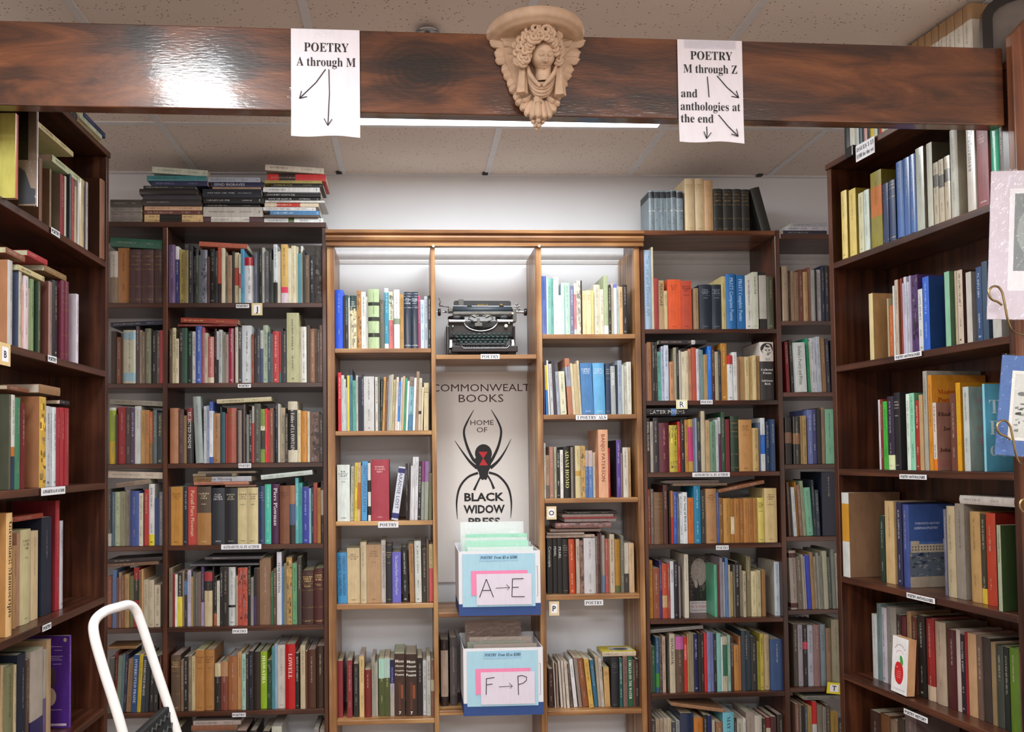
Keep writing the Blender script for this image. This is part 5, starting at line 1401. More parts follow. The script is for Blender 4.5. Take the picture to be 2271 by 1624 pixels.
S -570.3 15.7 201.5 137 1849 7.6 0 c8b8a0 c4a5a78 ~cream book, second shelf, left side bookcase
S -551.4 7.7 168.4 114.5 1849 7.7 0 d8a8a0
S -543.3 22.6 195.9 133.2 1849 6.6 0 d8c8cc m:5a5058 ~white book, second shelf, left side bookcase
S -520.2 10.1 166 112.9 1849 5.4 0 8a8a68
S -509.8 14 194.4 132.2 1849 4.4 0 7a9468
S -470.4 12.8 196 133.3 1849 4.5 0 4a5a40 c2a3a2a
S -406.4 21.5 211.2 143.6 1849 6.1 0 a08078 c6a4038 ~dusty pink book, second shelf, left side bookcase
S -380.7 31.7 220.5 149.9 1849 7.2 0 1c1618 m:a89878 c241a1c ~black book, second shelf, left side bookcase
S -323.8 22.1 232.3 157.9 1849 6.9 0 6a2038 k g
S -301.3 22 234.3 159.3 1849 5.1 0 6a2038 k g
S -223.1 18.3 213 144.8 1849 7.6 0 d8d0dc cd0c4d0
F -578.1 142.6 14 100 2051.1 4.5 0 c8b888 m:4a4438
F -430.6 137.9 16.9 100 2083.9 6.8 0 8a6a40
F -641.8 96.4 15.3 100 2079.4 4.2 0 8a5038
F -529.9 112.8 15 100 2101.4 4.9 0 a82a30
#L3|L|books on the left side bookcase third shelf
S -607.9 9.1 245 166 1478 11 0 5a5a44 c4a4c3c
S -592.9 18.9 245.6 163.5 1478 13.5 0 d8d4cc bc07030@.35-.45 b20304c@0-.35 m:6a6a68 ~white orange and navy striped paperback, third shelf, left side bookcase
S -573.6 22.8 239.5 162.8 1478 11.1 0 3f7a5c ~green book, third shelf, left side bookcase
S -545.9 19.9 226.1 153.7 1478 10.3 0 6a1a1c
S -443.3 38.9 252.3 164.8 1478 12.2 0 d0a848 ca06c48 v ~yellow marbled hardback in clear plastic, third shelf, left side bookcase
S -403.9 22.9 228.7 155.5 1478 11.7 0 c0c0c4 m:404048
S -377.9 11.3 227.7 154.8 1478 12.6 0 c0c4c8 m:404048
S -365.6 23.9 227.7 154.8 1478 12.6 0 ccd0d4 m:404048
S -338.3 21.8 228.1 155.1 1478 13.2 0 9a2a34
S -313.5 26.5 229.9 156.3 1478 14 0 a02c36 ~third dark red book from left, third shelf, left side bookcase
S -286.6 27.2 230.2 156.5 1478 11.6 0 a02c36 ~fourth dark red book from left, third shelf, left side bookcase
F -319.8 62.5 12.2 100 1717.6 10.7 0 1a1a24
F -616 112.6 11.7 100 1734.9 11.3 0 7a4a34
F -443.9 127.5 24.2 100 1740.5 12.9 0 9a7450 ~thick tan hardback lying flat, third shelf, left side bookcase
#L4|L|books on the left side bookcase fourth shelf
S -610.9 30.9 314 162 1105 15 0 d8b07a cc08a50 T:Glenndaell_Manuscripts:2a2420 ~large tan book with black vertical lettering, fourth shelf, left side bookcase
S -510.8 21.2 220.9 128.4 1105 48.6 0 b0885a ~first tan book from left, fourth shelf, left side bookcase
S -482.4 14 251.6 125.2 1105 51.8 0 b08468
S -468 56.8 258.4 127.4 1105 49.6 0 c8bc90 M:8a8058 ~wide cream green hardback, fourth shelf, left side bookcase
S -405.9 41.7 249.6 125.8 1105 51.2 0 d0b890 cd8c4a8 ~thick cream book, fourth shelf, left side bookcase
S -342.2 62.6 282.8 125.1 1105 51.9 0 20283a c1a2030 ~wide navy hardback, fourth shelf, left side bookcase
S -259.7 27.5 327.3 127.2 1105 49.8 0 a82834 c7a1a24 ~tallest crimson book, fourth shelf, left side bookcase
S -231.8 21.3 265 127.9 1105 49.1 0 c0bcc4 m:6a6a88
F -504.1 164.9 13.7 108.8 1388.4 49.2 0 9a4030 ~rust book lying flat, fourth shelf, left side bookcase
#L5|L|books on the left side bookcase fifth shelf
S -601 12.2 288.8 146.7 742 30.3 0 c0a47c
S -587.4 48.1 280.6 147.2 742 29.8 0 7a7a58 m:3a4428 ~wide olive book with faint lettering, fifth shelf, left side bookcase
S -538.9 12.4 274.5 148.5 742 28.5 0 c8b48c
S -515.9 44.8 294.9 145.2 742 31.8 0 1c2434 ~wide dark navy book, fifth shelf, left side bookcase
S -470.7 17 270.9 146.1 742 30.9 0 5a4438 be8e0d0@0-.14
S -444.4 72.5 285.5 145.1 742 31.9 0 b8ada0 b2f2860@.13-.33 ~wide grey book with a purple band, fifth shelf, left side bookcase
S -367.4 15.5 273.7 145.2 742 31.8 0 a8a49c b6a5a80@0-.5
S -351.4 26.7 296.6 145.8 742 31.2 0 b89a74 ~second tan book from left, fifth shelf, left side bookcase
S -201.4 12.2 277.5 145.3 742 31.7 0 6a48a8 c4c2280 A:6
#R0|R|magazines on the right side bookcase
S 76.3 24 222 161.7 2563 12 0 22242a
S 103.2 25 222 163.5 2563 12 0 d8d4c8
S 129.4 9.3 222 164.7 2563 12 0 b0b8b0
S 139.4 8.8 222 165.3 2563 12 0 d8d8d0
S 148.7 4.6 222 165.8 2563 12 0 222222
S 153.9 10 222 166.3 2563 12 0 6a8090
S 164.6 8.6 222 167 2563 12 0 1e1e20
S 174.3 14.3 222 167.8 2563 12 0 d0a098
S 189.9 12.4 222 168.8 2563 12 0 2a2a40
S 203.5 17.5 222 169.9 2563 12 0 d8c020
S 221.7 14.3 222 171 2563 12 0 d8d4c0
S 236.7 10.3 222 171.8 2563 12 0 2a2a2a
S 247.6 8.5 222 172.5 2563 12 0 c02830
S 256.7 12.2 222 173.2 2563 12 0 d8c890
S 269.6 13.8 222 174.1 2563 12 0 a8b0a8
S 284 9.9 222 174.9 2563 12 0 8a9ab0
S 295 15.9 222 175.9 2563 12 0 d0d8d4
S 313 26.4 222 177.4 2563 12 0 ece6d8 bb8946c@.8-1
S 341.6 22 222 179.1 2563 12 0 ece6d8 bb8946c@.8-1
S 365.6 25.3 222 180.8 2563 12 0 ece6d8 bb8946c@.8-1
S 393 22.9 222 182.6 2563 12 0 ece6d8 bb8946c@.8-1
S 417.9 26.1 222 184.3 2563 12 0 ece6d8 bb8946c@.8-1
S 446 23.7 222 186.1 2563 12 0 ece6d8 bb8946c@.8-1
S 471.7 25 222 187.9 2563 12 0 ece6d8 bb8946c@.8-1
S 498.7 26.1 222 189.7 2563 12 0 ece6d8 bb8946c@.8-1
S 526.7 27.1 222 190 2563 12 0 ece6d8 bb8946c@.8-1
S 555.8 28.1 222 190 2563 12 0 ece6d8 bb8946c@.8-1 ~tenth pale cream magazine with tan top from left, on top of right side bookcase
S 585.8 30.5 222 190 2563 12 0 ece6d8 bb8946c@.8-1 ~eleventh pale cream magazine with tan top from left, on top of right side bookcase
#R1|R|books on the right side bookcase top shelf
S 58.5 28.9 232.3 158 2211 5.8 0 d8c070 cb09a40 m:8a7840 ~first mustard book from left, top shelf, right side bookcase
S 97.8 33.6 224.7 152.8 2211 6.5 0 d8c070 cb09a40 m:8a7840 ~second mustard book from left, top shelf, right side bookcase
S 143.6 24.4 198.3 134.9 2211 6.9 0 c8c4a0 m:8a8868 ~cream book, top shelf, right side bookcase
S 169.9 25.3 198.7 135.1 2211 6.8 0 c0ccc0 m:8a9488 ~first pale grey book from left, top shelf, right side bookcase
S 206.7 49.3 242.8 165.1 2211 5 0 8a8030 bb86a28@.4-.8 ~olive book with an orange patch, top shelf, right side bookcase
S 256.5 24.6 190.7 129.7 2211 7.9 0 24365c H:c8b070 ~first navy book from left, top shelf, right side bookcase
S 286.5 26.7 190.2 129.4 2211 6.5 0 24365c H:c8b070 ~second navy book from left, top shelf, right side bookcase
S 322.9 28.7 235.3 160 2211 4.5 0 3f64a0 ~first blue book from left, top shelf, right side bookcase
S 352.3 23 237 161.1 2211 5.5 0 3f64a0 ~second blue book from left, top shelf, right side bookcase
S 378.4 23.6 236.9 161.1 2211 4.5 0 3f64a0 ~third blue book from left, top shelf, right side bookcase
S 402.3 30.4 247.8 168.5 2211 6.1 0 b0b4a8 c8a8474 m:8a8e84 ~second pale grey book from left, top shelf, right side bookcase
S 447.2 20.6 245.8 167.1 2211 4.6 0 b8b8a8 c5a5848 ~first pale cream book from left, top shelf, right side bookcase
S 468.2 18.9 180.5 122.7 2211 6.4 0 b0a48c b4a463c@.6-.8 ~first short cream book with dark grey band from left, top shelf, right side bookcase
S 490 17.8 181.8 123.6 2211 5.4 0 b8ac94 b4a463c@.55-.75 ~second short cream book with dark grey band from left, top shelf, right side bookcase
S 508.2 19.9 184.4 125.4 2211 7.7 0 b8ac94 b4a463c@.6-.8 ~third short cream book with dark grey band from left, top shelf, right side bookcase
S 531.6 26.3 250.2 170.1 2211 7.4 0 b8b8ac ca09884 m:8a8a80 ~tall grey cream book with glossy jacket, top shelf, right side bookcase
S 591.5 27.1 238.1 161.9 2211 5 0 c8c0b4 T:Preferences:202020 ~second pale cream book from left, top shelf, right side bookcase
S 623.1 36.1 220.5 149.9 2211 7.6 0 8a4448 M:e0c8c8 ~thick maroon book, top shelf, right side bookcase
S 669.4 25.2 208.4 141.7 2211 6.6 0 10a078 m:08705a ~green book, top shelf, right side bookcase
S 697.1 13.1 194.3 132.1 2211 5.3 0 5a4a44 ~dark brown book, top shelf, right side bookcase
#R2|R|books on the right side bookcase second shelf
S 179.9 18.9 216.2 147 1852 8 0 d0c090 cb58a5a ~tan covered book at the far end, second shelf, right side bookcase
S 267.1 6.9 183.3 124.6 1852 4.2 0 a89878
S 274.4 15 159.7 108.6 1852 5.9 0 b05a28 m:e0a070
S 290.3 7.8 218.7 148.7 1852 6.7 0 c8ccc8
S 301.9 13.9 234.1 159.2 1852 4.9 0 b8a898 c9a5a3a ~first pale cream book from left, second shelf, right side bookcase
S 325.1 4.8 235.2 159.9 1852 6.3 0 8a4034
S 330.3 5.5 218.4 148.5 1852 7.9 0 c8b0c8
S 339.6 10.5 235.2 159.9 1852 5.6 0 c0c0d0
S 350.5 8.2 217.6 148 1852 7.2 0 b8bcc4
S 362.4 5.9 234.3 159.4 1852 5 0 b0a0c0
S 368.7 24.4 232.6 158.2 1852 8.3 0 4a3060 v ~purple book with patterned spine, second shelf, right side bookcase
S 393.8 16.9 185.4 126 1852 8.2 0 d0d4d4 m:404040
S 416.8 23.9 216.3 147.1 1852 4.9 0 2a60c8 c1f3f78 m:a0c0f0 ~bright blue book showing its navy cover, second shelf, right side bookcase
S 497.2 18 213.6 145.3 1852 7.4 0 8ac0a0 c5a7a5a ~mint book, second shelf, right side bookcase
S 535.6 7.8 208.2 141.6 1852 5.6 0 b8a88c
S 546.2 18.4 206.9 140.7 1852 4.3 0 c8b8a4 c4a2c24 m:2a2a2a ~second pale cream book from left, second shelf, right side bookcase
S 575.5 18 194.2 132.1 1852 5.1 0 c8c4bc c9a948c ~first pale grey book from left, second shelf, right side bookcase
S 607.4 17.4 200.9 136.6 1852 7.3 0 2a4a78 m:c0d0e0 ~navy book, second shelf, right side bookcase
S 627.5 18.2 211 143.5 1852 6.2 0 3a5068 ~slate blue book, second shelf, right side bookcase
S 658.9 26.7 192.1 130.6 1852 6.4 0 c8c8c0 ~second pale grey book from left, second shelf, right side bookcase
#R3|R|books on the right side bookcase third shelf
S 199.1 8.1 224.5 152.7 1497 16.7 0 d0ccd0
S 207.7 10.7 225.2 153.1 1497 16.9 0 7a2420
S 218.8 18.8 217.4 147.8 1497 17.7 0 3fa83a
S 238.6 28 231.5 157.4 1497 18.4 0 2a1f34 bd8e0b0@0-.2 m:a8a0b8 ~dark purple book with pale green base, third shelf, right side bookcase
S 266.9 25.5 241.1 164 1497 19.6 0 1e1a1e c161214 M:b0a8a0 ~wide black hardback, third shelf, right side bookcase
S 320.2 13.9 233.4 158.7 1497 18.1 0 d8e8d8
S 335.5 19.7 234.5 159.4 1497 17.6 0 8fd0b0 c5a8a6a m:4a8068 ~mint book, third shelf, right side bookcase
S 355.6 13.3 210.4 143.1 1497 20 0 a82c24 m:e0c8b8
S 371.8 14.7 226.7 154.2 1497 19.1 0 b89a6c
S 390.1 15.1 296.1 182.6 1497 19.4 0 a8a498 ~tall pale grey book, third shelf, right side bookcase
S 408.7 14.3 281.8 182.4 1497 19.6 0 d08a2c cd89030 A:1 ~large orange magazine with red cover lettering, third shelf, right side bookcase
S 426.2 13.4 199.2 135.4 1497 18.2 0 d8ccc0 be07820@0-.17 ca87868 A:2 m:5a5a50 ~paperback with dusty pink cover, third shelf, right side bookcase
S 494 19.3 220.4 149.9 1497 17.3 0 6a3f34 ~brown book, third shelf, right side bookcase
S 515.7 15.4 249.4 169.6 1497 16.7 0 d89a1c cb87c18 m:c8c020 ~amber yellow paperback, third shelf, right side bookcase
S 537.7 20.2 235.5 160.1 1497 19 0 c0c8c4 c8f978a A:3 m:8a8a80 ~hardback with grey green cover, third shelf, right side bookcase
S 604 7.4 238.1 161.9 1497 19.3 0 8acce0 c6ac0e0 A:4 ~sky blue covered book, third shelf, right side bookcase
#R4|R|books on the right side bookcase fourth shelf
S 23.3 36.3 285.7 194.3 1131 4 0 d0d4d0 bc8902c@.42-.87 c8a6a50 ~white book with ochre panel in clear plastic, fourth shelf, right side bookcase
S 151.9 20.7 215.1 146.3 1131 47 0 24382c
S 177.7 39.7 264.4 154.9 1131 47.1 0 c8aa78 ~thick tan book, fourth shelf, right side bookcase
S 231.4 22.3 263.3 156.7 1131 45.3 0 2a2c4a m:c0c0d0 ~navy book, fourth shelf, right side bookcase
S 259.1 25.9 257.5 156.7 1131 45.3 0 3a4a88 c3a4a80 A:5 ~blue hardback with a building on its cover, fourth shelf, right side bookcase
S 422.1 9.6 252.2 154.7 1131 47.3 0 6a6a80
S 438.4 29.4 263.1 158.4 1131 43.6 0 b0a080 ~cream book, fourth shelf, right side bookcase
S 468.7 32 271.8 157.2 1131 44.8 0 8a8074 ~grey book in crumpled clear plastic, fourth shelf, right side bookcase
S 520.6 33.8 252.6 156.5 1131 45.5 0 b08c58 ~tan book, fourth shelf, right side bookcase
S 556.1 16 247.7 156.3 1131 45.7 0 3a3424 bd0b040@0-.17 ~dark brown book with yellow base, fourth shelf, right side bookcase
S 574.1 31.2 251.6 156.2 1131 45.8 0 b03a20 c7a1c10 ~orange red hardback, fourth shelf, right side bookcase
S 654.3 11.9 226 153.7 1131 2 0 9aa084 c2f3f20 ~wide dark green covered book, fourth shelf, right side bookcase
F 490.1 181 24 119.4 1403.4 43.9 0 c8c0b8 m:8a8480 ~white book lying flat across others, fourth shelf, right side bookcase
#R5|R|books on the right side bookcase fifth shelf
S 85.3 23.1 213.6 141.7 801 60.3 0 c0c4c4 ~first pale grey book from left, fifth shelf, right side bookcase
S 112.3 19.5 252.4 143.1 801 58.9 0 6a8080 ~grey book, fifth shelf, right side bookcase
S 132.2 23.6 243.3 142.2 801 59.8 0 b8b4bc m:5a5a68 ~second pale grey book from left, fifth shelf, right side bookcase
S 159.7 40.6 252.6 143 801 59 0 8a847c ~thick grey book, fifth shelf, right side bookcase
S 201.7 18.4 232.9 142.5 801 59.5 0 3a2a28
S 221.1 21.6 231.9 141.2 801 60.8 0 5a2024 ~first maroon book from left, fifth shelf, right side bookcase
S 247.5 17.8 251.6 142.1 801 59.9 0 9a7a58 ~first tan book from left, fifth shelf, right side bookcase
S 268.7 20.1 238.7 143.1 801 58.9 0 5a3020 ~brown book, fifth shelf, right side bookcase
S 289.9 30.2 248.6 141.8 801 60.2 0 2a2420 m:b0a8a0 ~first black book from left, fifth shelf, right side bookcase
S 326.4 31.9 246.2 141 801 61 0 8a2020 bc0a890@0-.18 ~dark red book with cream base, fifth shelf, right side bookcase
S 363.4 40.7 245.1 142.5 801 59.5 0 a89480 c6a5a4c ~thick taupe book, fifth shelf, right side bookcase
S 410.8 29.7 230.4 142.7 801 59.3 0 4a1c20 ~second maroon book from left, fifth shelf, right side bookcase
S 442 13.6 235.2 142 801 60 0 b8a8a0
S 456 14.6 224.5 140.9 801 61.1 0 241c24 m:b0b0b0 ~second black book from left, fifth shelf, right side bookcase
S 474.8 7.3 234.8 143.6 801 58.4 0 8a1c24
S 482.5 29.6 234.1 141 801 61 0 b8926c ~second tan book from left, fifth shelf, right side bookcase
S 516.8 16.4 233.7 143.6 801 58.4 0 6a5448 ~first taupe book from left, fifth shelf, right side bookcase
S 533.6 25.7 233.6 140.1 801 61.9 0 3a302c ~first dark grey book from left, fifth shelf, right side bookcase
S 564.1 14 226.4 143 801 59 0 8a7454 ~third tan book from left, fifth shelf, right side bookcase
S 578.5 22 221.7 140.3 801 61.7 0 3a4038 ~second dark grey book from left, fifth shelf, right side bookcase
S 605.7 15.1 223.1 143.7 801 58.3 0 1e2420 ~third black book from left, fifth shelf, right side bookcase
S 621.7 29.6 226.4 141.7 801 60.3 0 5a7a20 ~grass green hardback, fifth shelf, right side bookcase
S 653.9 19.3 222.3 142.7 801 59.3 0 b0a090 ~second taupe book from left, fifth shelf, right side bookcase
#R6|R|books on the right side bookcase lowest shelf
S 77.1 46.1 265 150.5 430 51.5 0 3a2420 ~thick dark brown book, lowest visible shelf, right side bookcase
S 125.6 43 269.4 150.6 430 51.4 0 6a4428 ~thick brown book, lowest visible shelf, right side bookcase
S 174.4 31.6 265.4 153.3 430 48.7 0 7a6450 ~taupe book, lowest visible shelf, right side bookcase
S 209 28 281 153.6 430 48.4 0 3a3028 ~dark brown book, lowest visible shelf, right side bookcase
S 237.6 47.6 302.9 150.7 430 51.3 0 6a5a58 ~thick grey book, lowest visible shelf, right side bookcase'''
PAPER = lin('cfc3aa')
GOLDC = lin('8a6c3c')
def lum(c): return .2126*c[0]+.7152*c[1]+.0722*c[2]
def book_mesh(w, h, dep, col, ops, rng, near, full=True):
    """a book in its own frame: x across the spine, y into the shelf, z up. Returns (cover MB, pages MB)"""
    cv = MB(); pg = MB()
    c = lin(col, .92); board = c; bands = []; marks = []; hard = False; gilt = False; patt = False; art = 0; tied = False; portrait = False
    for o in ops:
        k = o[0]
        if o == 'k': hard = True
        elif o == 'g': gilt = True
        elif o == 'v': patt = True
        elif o == 's': tied = True
        elif o == 'p': portrait = True
        elif o == 'r': hard = True
        elif k == 'c' and len(o) == 7: board = lin(o[1:], .92)
        elif k == 'b' and '@' in o:
            a, b = o[8:].split('-'); bands.append((float(a), float(b), lin(o[1:7], .92)))
        elif k == 'A': art = int(o[2:])
        else: marks.append(o)
    if not hard and w > .021 and rng.random() < .55: hard = True
    if not hard: bands_b = True
    bt = .0022 if hard else .0010
    bt = min(bt, w*.2)
    bul = min(.0045, w*.13) if hard else min(.0012, w*.05)
    ins = .003 if hard else .0004
    nx = 6 if hard else 4
    zb = sorted({0., 1.} | {min(1, max(0, v)) for b in bands for v in b[:2]})
    def zcol(f, default):
        for a, b, cc in bands:
            if a-1e-6 <= f <= b+1e-6: return cc
        return default
    sy = lambda x: -bul*(1-(2*x/w-1)**2)
    outer = [(0, dep)]+[(w*i/nx, sy(w*i/nx)) for i in range(nx+1)]+[(w, dep)]
    inner = [(w-bt, dep), (w-bt, bt)]+[(bt, bt), (bt, dep)]
    # spine and boards, split at the colour bands
    no = len(outer)
    vs = []; 
    for f in zb: vs += [(x, y, f*h) for x, y in outer]
    has_c = board is not c
    for j in range(len(zb)-1):
        fm = (zb[j]+zb[j+1])/2
        for i in range(no-1):
            isb = i == 0 or i == no-2
            cc = zcol(fm, c) if not isb else (board if has_c else zcol(fm, c))
            a = j*no+i
            cv.add([vs[a], vs[a+1], vs[a+1+no], vs[a+no]], [(0, 1, 2, 3)], cc, hard and not isb)
    # top and bottom rims, inside faces
    for z, fl in ((h, False), (0, True)):
        cc = zcol(1. if z else 0., c)
        L = [(0, dep), (0, 0), (bt, bt), (bt, dep)]; R = [(w-bt, dep), (w-bt, bt), (w, 0), (w, dep)]
        Sp = [(w*i/nx, sy(w*i/nx)) for i in range(nx+1)]+[(w-bt, bt), (bt, bt)]
        for q in (L, R, Sp):
            cv.add([(x, y, z) for x, y in q], [tuple(range(len(q)))], board if q is not Sp else cc)
    cv.add([(bt, dep, 0), (bt, bt, 0), (w-bt, bt, 0), (w-bt, dep, 0), (bt, dep, h), (bt, bt, h), (w-bt, bt, h), (w-bt, dep, h)],
           [(0, 1, 5, 4), (1, 2, 6, 5), (2, 3, 7, 6)], tuple(x*.8 for x in board))
    cv.add([(0, dep, 0), (bt, dep, 0), (bt, dep, h), (0, dep, h), (w-bt, dep, 0), (w, dep, 0), (w, dep, h), (w-bt, dep, h)], [(0, 1, 2, 3), (4, 5, 6, 7)], board)
    # page block
    pc = tuple(x*rng.uniform(.8, 1.05) for x in PAPER)
    pg.box((bt+.0002, bt+.0004, ins), (w-bt-.0002, dep-ins, h-ins), pc)
    # ---- spine lettering and ornaments, laid on the curve of the spine
    def sp(x, z): return (x, sy(x)-.00035, z)
    def quad(x0, x1, z0, z1, cc): 
        n = 3 if hard and x1-x0 > .5*w else 1
        P = [sp(x0+(x1-x0)*i/n, z0) for i in range(n+1)]+[sp(x0+(x1-x0)*i/n, z1) for i in range(n, -1, -1)]
        cv.add(P, [tuple(range(len(P)))], cc)
    def letters_down(z0, z1, xc, size, cc):
        """small illegible lettering running down the spine"""
        z = z0; st = size*.16
        while z > z1+size:
            for _ in range(rng.randint(3, 7)):
                if z < z1+size: break
                lw = size*rng.uniform(.45, .75)
                quad(xc-size/2, xc+size/2, z-st, z, cc)
                if rng.random() < .7:
                    xx = rng.choice((xc-size/2, xc, xc+size/2-st)); quad(xx, xx+st, z-lw, z, cc)
                if rng.random() < .5: quad(xc-size/2, xc+size/2, z-lw, z-lw+st, cc)
                z -= lw+size*.22
            z -= size*.5
    def letters_across(zc, size, n, cc):
        tw = min(w*.8, n*size*.8); lw = tw/n; x = w/2-tw/2; st = size*.2
        for _ in range(n):
            quad(x, x+st, zc-size/2, zc+size/2, cc)
            if rng.random() < .7:
                zz = rng.choice((zc-size/2, zc, zc+size/2-st)); quad(x, x+lw*.7, zz, zz+st, cc)
            if rng.random() < .4: quad(x+lw*.6, x+lw*.6+st, zc-size/2, zc+size/2, cc)
            x += lw
    if patt:
        hue = [tuple(min(1, v*q) for v in c) for q in (.25, .4, .6, 1.25, 1.5)]+[tuple(.5*v+.1 for v in c)]
        for _ in range(34):
            x0 = rng.uniform(0.04, .75)*w; x1 = min(w*.97, x0+rng.uniform(.1, .5)*w); z0 = rng.uniform(.02, .93)*h
            if zcol(z0/h, None) is None: quad(x0, x1, z0, min(h*.985, z0+rng.uniform(.004, .02)), rng.choice(hue))
    if gilt:
        for f in (.06, .075, .3, .315, .62, .635, .78, .80, .93):
            quad(w*.04, w*.96, f*h, f*h+.0011, GOLDC)
        for zc in (.72, .87): letters_across(zc*h, min(.006, w*.16), 6, GOLDC)
    if tied:
        quad(0, w, .50*h, .518*h, lin('d8d2c0'))
        for _ in range(8): 
            x0 = rng.uniform(.1, .7)*w; z0 = rng.uniform(.05, .75)*h; quad(x0, x0+w*.2, z0, z0+.003, lin('5a6a74'))
    did = False
    for o in marks:
        k, _, rest = o.partition(':'); did = True
        if k in ('T', 'X'):
            s, _, cc = rest.rpartition(':'); s = s.replace('_', ' '); cc = lin(cc)
            lines = [s]
            if s.startswith('CHRISTIAN'): lines = ['GESAMMELTE WERKE PIPER', s]
            for li, sline in enumerate(lines):
                v, f, tw, _1 = glyphs(sline, 'serif' if rng.random() < .45 else 'sans')
                cap = min(w*(.5 if len(lines) == 1 else .3), .014); 
                L = h*.78
                sxl = min(1.15*cap, L/tw) if tw else cap
                if sxl < cap*.6: cap = sxl/.6*.9
                x0 = w*(.5 if len(lines) == 1 else (.28+.42*li))-cap*.5
                zt = h*.93 if tw*sxl > h*.45 else h*(.86)
                cv.add([sp(min(max(x0+y*cap, w*.02), w*.98), zt-x*sxl) for x, y in v], f, cc)
        elif k == 'm':
            cc = lin(rest); size = min(w*.42, .0058); xc = w*rng.uniform(.46, .54)
            letters_down(h*rng.uniform(.9, .95), h*rng.uniform(.42, .6), xc, size, cc)
            if rng.random() < .8: letters_down(h*rng.uniform(.33, .4), h*rng.uniform(.14, .24), xc, size*.8, cc)
            if rng.random() < .6: letters_across(h*.055, min(size, w*.3), 2, cc)
        elif k == 'M':
            cc = lin(rest); size = min(w*.17, .0062)
            for q, f in enumerate((.88, .84, .80, .70)[:rng.choice((3, 4, 4))]): letters_across(h*f, size*(1 if q != 3 else .7), rng.randint(4, 8), cc)
            letters_across(h*.06, size*.7, 6, cc)
            if rng.random() < .5: quad(w*.1, w*.9, h*.75, h*.75+.0007, cc)
        elif k == 'H':
            cc = lin(rest)
            for f in (.92, .86, .72, .965, .05): quad(w*.04, w*.96, f*h, f*h+.0016, cc)
        elif k in ('L', 'L2'):
            s, _, cc = rest.rpartition(':'); z = h*(.86 if k == 'L' else .50)
            for q, ln in enumerate(s.split('|')):
                if k == 'L2' and q == 2: z -= .018
                v, f, tw, _1 = glyphs(ln.replace('_', ' '), 'serif' if k == 'L2' else 'bold'); cap = min(.0115 if k == 'L' else .009, w*.85/tw)
                cv.add([sp(w/2+(x-tw/2)*cap, z+y*cap) for x, y in v], f, lin(cc)); z -= .0175 if k == 'L' else .0135
            if k == 'L':
                v, f, tw, _1 = glyphs('7', 'black'); cv.add([sp(w*.42+x*.011, h*.03+y*.011) for x, y in v], f, lin('e8e4dc'))
                quad(w*.62, w*.84, h*.28, h*.5, lin('8a4a2c')); quad(w*.4, w*.6, h*.1, h*.55, lin('5a3020'))
    if not did and not patt and not gilt and w > .0075 and rng.random() < .8:
        l = lum(c); cc = lin('c8c0b0') if l < .16 else lin('3a342e')
        cc = tuple(.65*a+.35*b for a, b in zip(cc, c)); size = min(w*.36, .005)
        letters_down(h*rng.uniform(.86, .94), h*rng.uniform(.4, .6), w/2, size, cc)
        if rng.random() < .6: letters_down(h*.3, h*.16, w/2, size*.8, cc)
    if portrait:      # a woman's face printed on the jacket
        e = lambda x, z, rx, rz, cc, o=0: cv.add([(w*(x+rx*cos(2*pi*i/20)), sy(min(max(w*(x+rx*cos(2*pi*i/20)), 0), w))-.0005-o, h*(z+rz*sin(2*pi*i/20))) for i in range(20)], [tuple(range(20))], cc)
        e(.5, .88, .46, .095, lin('1c1a1a')); e(.55, .83, .33, .12, lin('c8c4bc'), .0002); e(.55, .935, .36, .035, lin('1c1a1a'), .0004)
        for x in (.42, .66): e(x, .845, .07, .007, lin('2a2625'), .0006); e(x, .862, .09, .004, lin('3a3634'), .0006)
        e(.56, .81, .035, .012, lin('8a8680'), .0006); e(.56, .775, .12, .007, lin('4a4442'), .0006); e(.55, .70, .2, .03, lin('a8a49c'), .0001)
    # ---- near board artwork (the board turned to the viewer)
    if near:
        sgn = 1 if near == 'R' else -1
        X = w+.0004 if near == 'R' else -.0004
        def B(a, z): return (X, a if near == 'R' else dep-a, z)      # a runs left to right as seen
        def bq(a0, a1, z0, z1, cc, o=0): cv.add([(X+sgn*o, *B(a0, z0)[1:]), (X+sgn*o, *B(a1, z0)[1:]), (X+sgn*o, *B(a1, z1)[1:]), (X+sgn*o, *B(a0, z1)[1:])], [(0, 1, 2, 3)], cc)
        def btxt(s, a, z, cap, cc, st='serif'):
            v, f, tw, _1 = glyphs(s, st); cv.add([(X+sgn*.0003, *B(a+x*cap, z+y*cap)[1:]) for x, y in v], f, lin(cc))
        if art == 1:
            for q, s in enumerate(('Modern', 'Poetry', 'in Translation')): btxt(s, .02, h*(.80-.085*q), .014, 'a8341a')
        if art == 2:
            for q, (s, a) in enumerate((('Elizabethan', .006), ('and', .05), ('Jacobean', .022), ('Poets', .046), ('', 0), ('John', .008))): 
                if s: btxt(s, a, h*(.80-.105*q), .0115, '1c1814')
            bq(.004, .1, h*.06, h*.16, lin('a06a60'))
        if art == 3:
            for q, s in enumerate(('His', 'P', 'and', 'Re')): btxt(s, .022+.006*(q % 2), h*(.8-.16*q), .016, 'b07a80')
            for q in range(3): bq(.03, .1, h*(.30-.03*q), h*(.308-.03*q), lin('7a7478'))
        if art == 4:
            for q, (s, z) in enumerate((('The', .66), ('Pl', .42), ('of', .18))): btxt(s, .012, h*z, h*.16, 'e0f4fa')
            btxt('Bonnie', .085, h*.1, .0072, '2a5a6c'); btxt('Costello', .085, h*.06, .0072, '2a5a6c')
